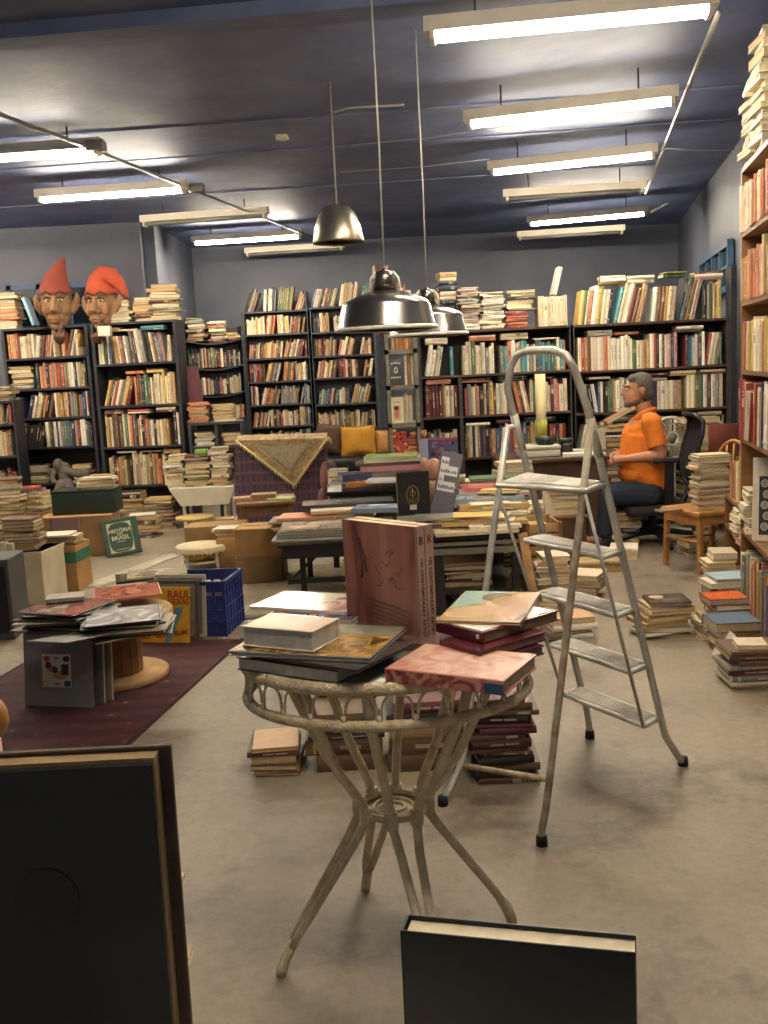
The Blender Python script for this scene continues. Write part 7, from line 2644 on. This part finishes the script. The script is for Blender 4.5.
for B in BOOKS:
    build_book(B, B['near'])
bpy.context.view_layer.update()
dg = bpy.context.evaluated_depsgraph_get()
for B in BOOKS:
    o = B['obj']
    hit = 0
    tot = 0
    M = B['M']
    T, h, D = B['T'], B['H'], B['D']
    pts = []
    faces = [((0, -.008, 0), [(u * T * .35, -.0085, v * h) for u in (-1, 0, 1) for v in (.1, .3, .5, .7, .9)]),
             (None, [(u * T * .35, D + .001, v * h) for u in (-1, 0, 1) for v in (.15, .5, .85)]),
             (None, [(u * T * .35, v * D, h + .001) for u in (-1, 0, 1) for v in (.15, .5, .85)]),
             (None, [(-T / 2 - .001, v * D, w * h) for v in (.2, .5, .8) for w in (.2, .5, .8)]),
             (None, [(T / 2 + .001, v * D, w * h) for v in (.2, .5, .8) for w in (.2, .5, .8)])]
    nrm = [(0, -1, 0), (0, 1, 0), (0, 0, 1), (-1, 0, 0), (1, 0, 0)]
    ar = [T * h, T * h, T * D, D * h, D * h]
    area = 0
    for (k, (_, ps)), n_, A_ in zip(enumerate(faces), nrm, ar):
        nw = (M.to_3x3() @ Vector(n_)).normalized()
        cw_ = M @ Vector(ps[len(ps) // 2])
        d = cw_ - CAM
        dist = d.length
        ca = -nw.dot(d / dist)
        if ca <= .02:
            continue
        vis = 0
        for p in ps:
            w = M @ Vector(p)
            x_, y_ = proj(w)
            if not (0 <= x_ < 768 and 0 <= y_ < 1024):
                continue
            dd = w - CAM
            ok, loc, _n, _i, ob, _m = SC.ray_cast(dg, CAM + dd.normalized() * 1.3, dd.normalized(), distance=dd.length - 1.3 + .02)
            if (not ok) or ob == o or (ob is not None and ob.parent == o) or (loc - w).length < .012:
                vis += 1
        area += A_ * ca / dist ** 2 * vis / len(ps)
    B['area'] = area * 1e6
order = sorted(BOOKS, key=lambda b: -b['area'])
chosen = [b for b in order if b['area'] > 3][:LIMIT]
cid = {id(b) for b in chosen}
USED = set()


def book_label(B):
    info = ROWINFO[B['row']]
    T = B['T']
    adj = 'slim' if T < .02 else ('thick' if T > .036 else 'medium')
    pl = info['place']
    if info['kind'] == 'shelf':
        return '%s %s book, %s from left on %s' % (adj, B['c'], ordw(B['idx']), pl)
    if info['kind'] == 'lay':
        return '%s book laid flat %s from left above row, %s' % (B['c'], ordw(B['idx']), pl)
    if B['shape'] == 'pages':
        return '%s book page-side out, %s from top, %s' % (adj, ordw(B['idx']), pl)
    return '%s %s book, %s from top, %s' % (adj, B['c'], ordw(B['idx']), pl)


mass = MB()
nmass = 0
for B in BOOKS:
    o = B['obj']
    if id(B) in cid:
        lb = B.get('label') or book_label(B)
        assert lb not in USED, lb
        USED.add(lb)
        pl = ROWINFO[B['row']]['place']
        tag(o, lb, 'book', ('books: ' + pl) if pl else None)
    else:
        cm, pm = MB(), MB()
        book_geo(cm, pm, B['T'], B['H'], B['D'], B['col'], B['acc'], B['pg'], B['deco'])
        for mb_, mi in ((cm, 0), (pm, 1)):
            base = len(mass.v)
            mass.v += [B['M'] @ v for v in mb_.v]
            mass.f += [[i + base for i in f] for f in mb_.f]
            mass.m += [mi] * len(mb_.f)
            mass.c += mb_.c
            mass.sm += mb_.sm
        nmass += 1
        for ch in list(o.children):
            bpy.data.objects.remove(ch)
        bpy.data.objects.remove(o)
solo('shelved_books', mass, [M_COVER, M_PAGES], 'all the smaller secondhand books filling the shelves and piles', 'books', kind='stuff')
print('BOOKS total', len(BOOKS), 'individual', len(chosen), 'mass', nmass, 'min area', chosen[-1]['area'])

# ------------------------------------------------------------------ world and view
wld = bpy.data.worlds.new('world')
SC.world = wld
wld.use_nodes = True
bg = wld.node_tree.nodes['Background']
bg.inputs['Color'].default_value = (.7, .68, .66, 1)
bg.inputs['Strength'].default_value = .09
vs_ = SC.view_settings
vs_.view_transform = 'Standard'
vs_.look = 'None'
vs_.gamma = 1.0
vs_.use_curve_mapping = False
vs_.exposure = 1.75
SC.cycles.max_bounces = 8
SC.cycles.diffuse_bounces = 5
SC.cycles.use_denoising = True
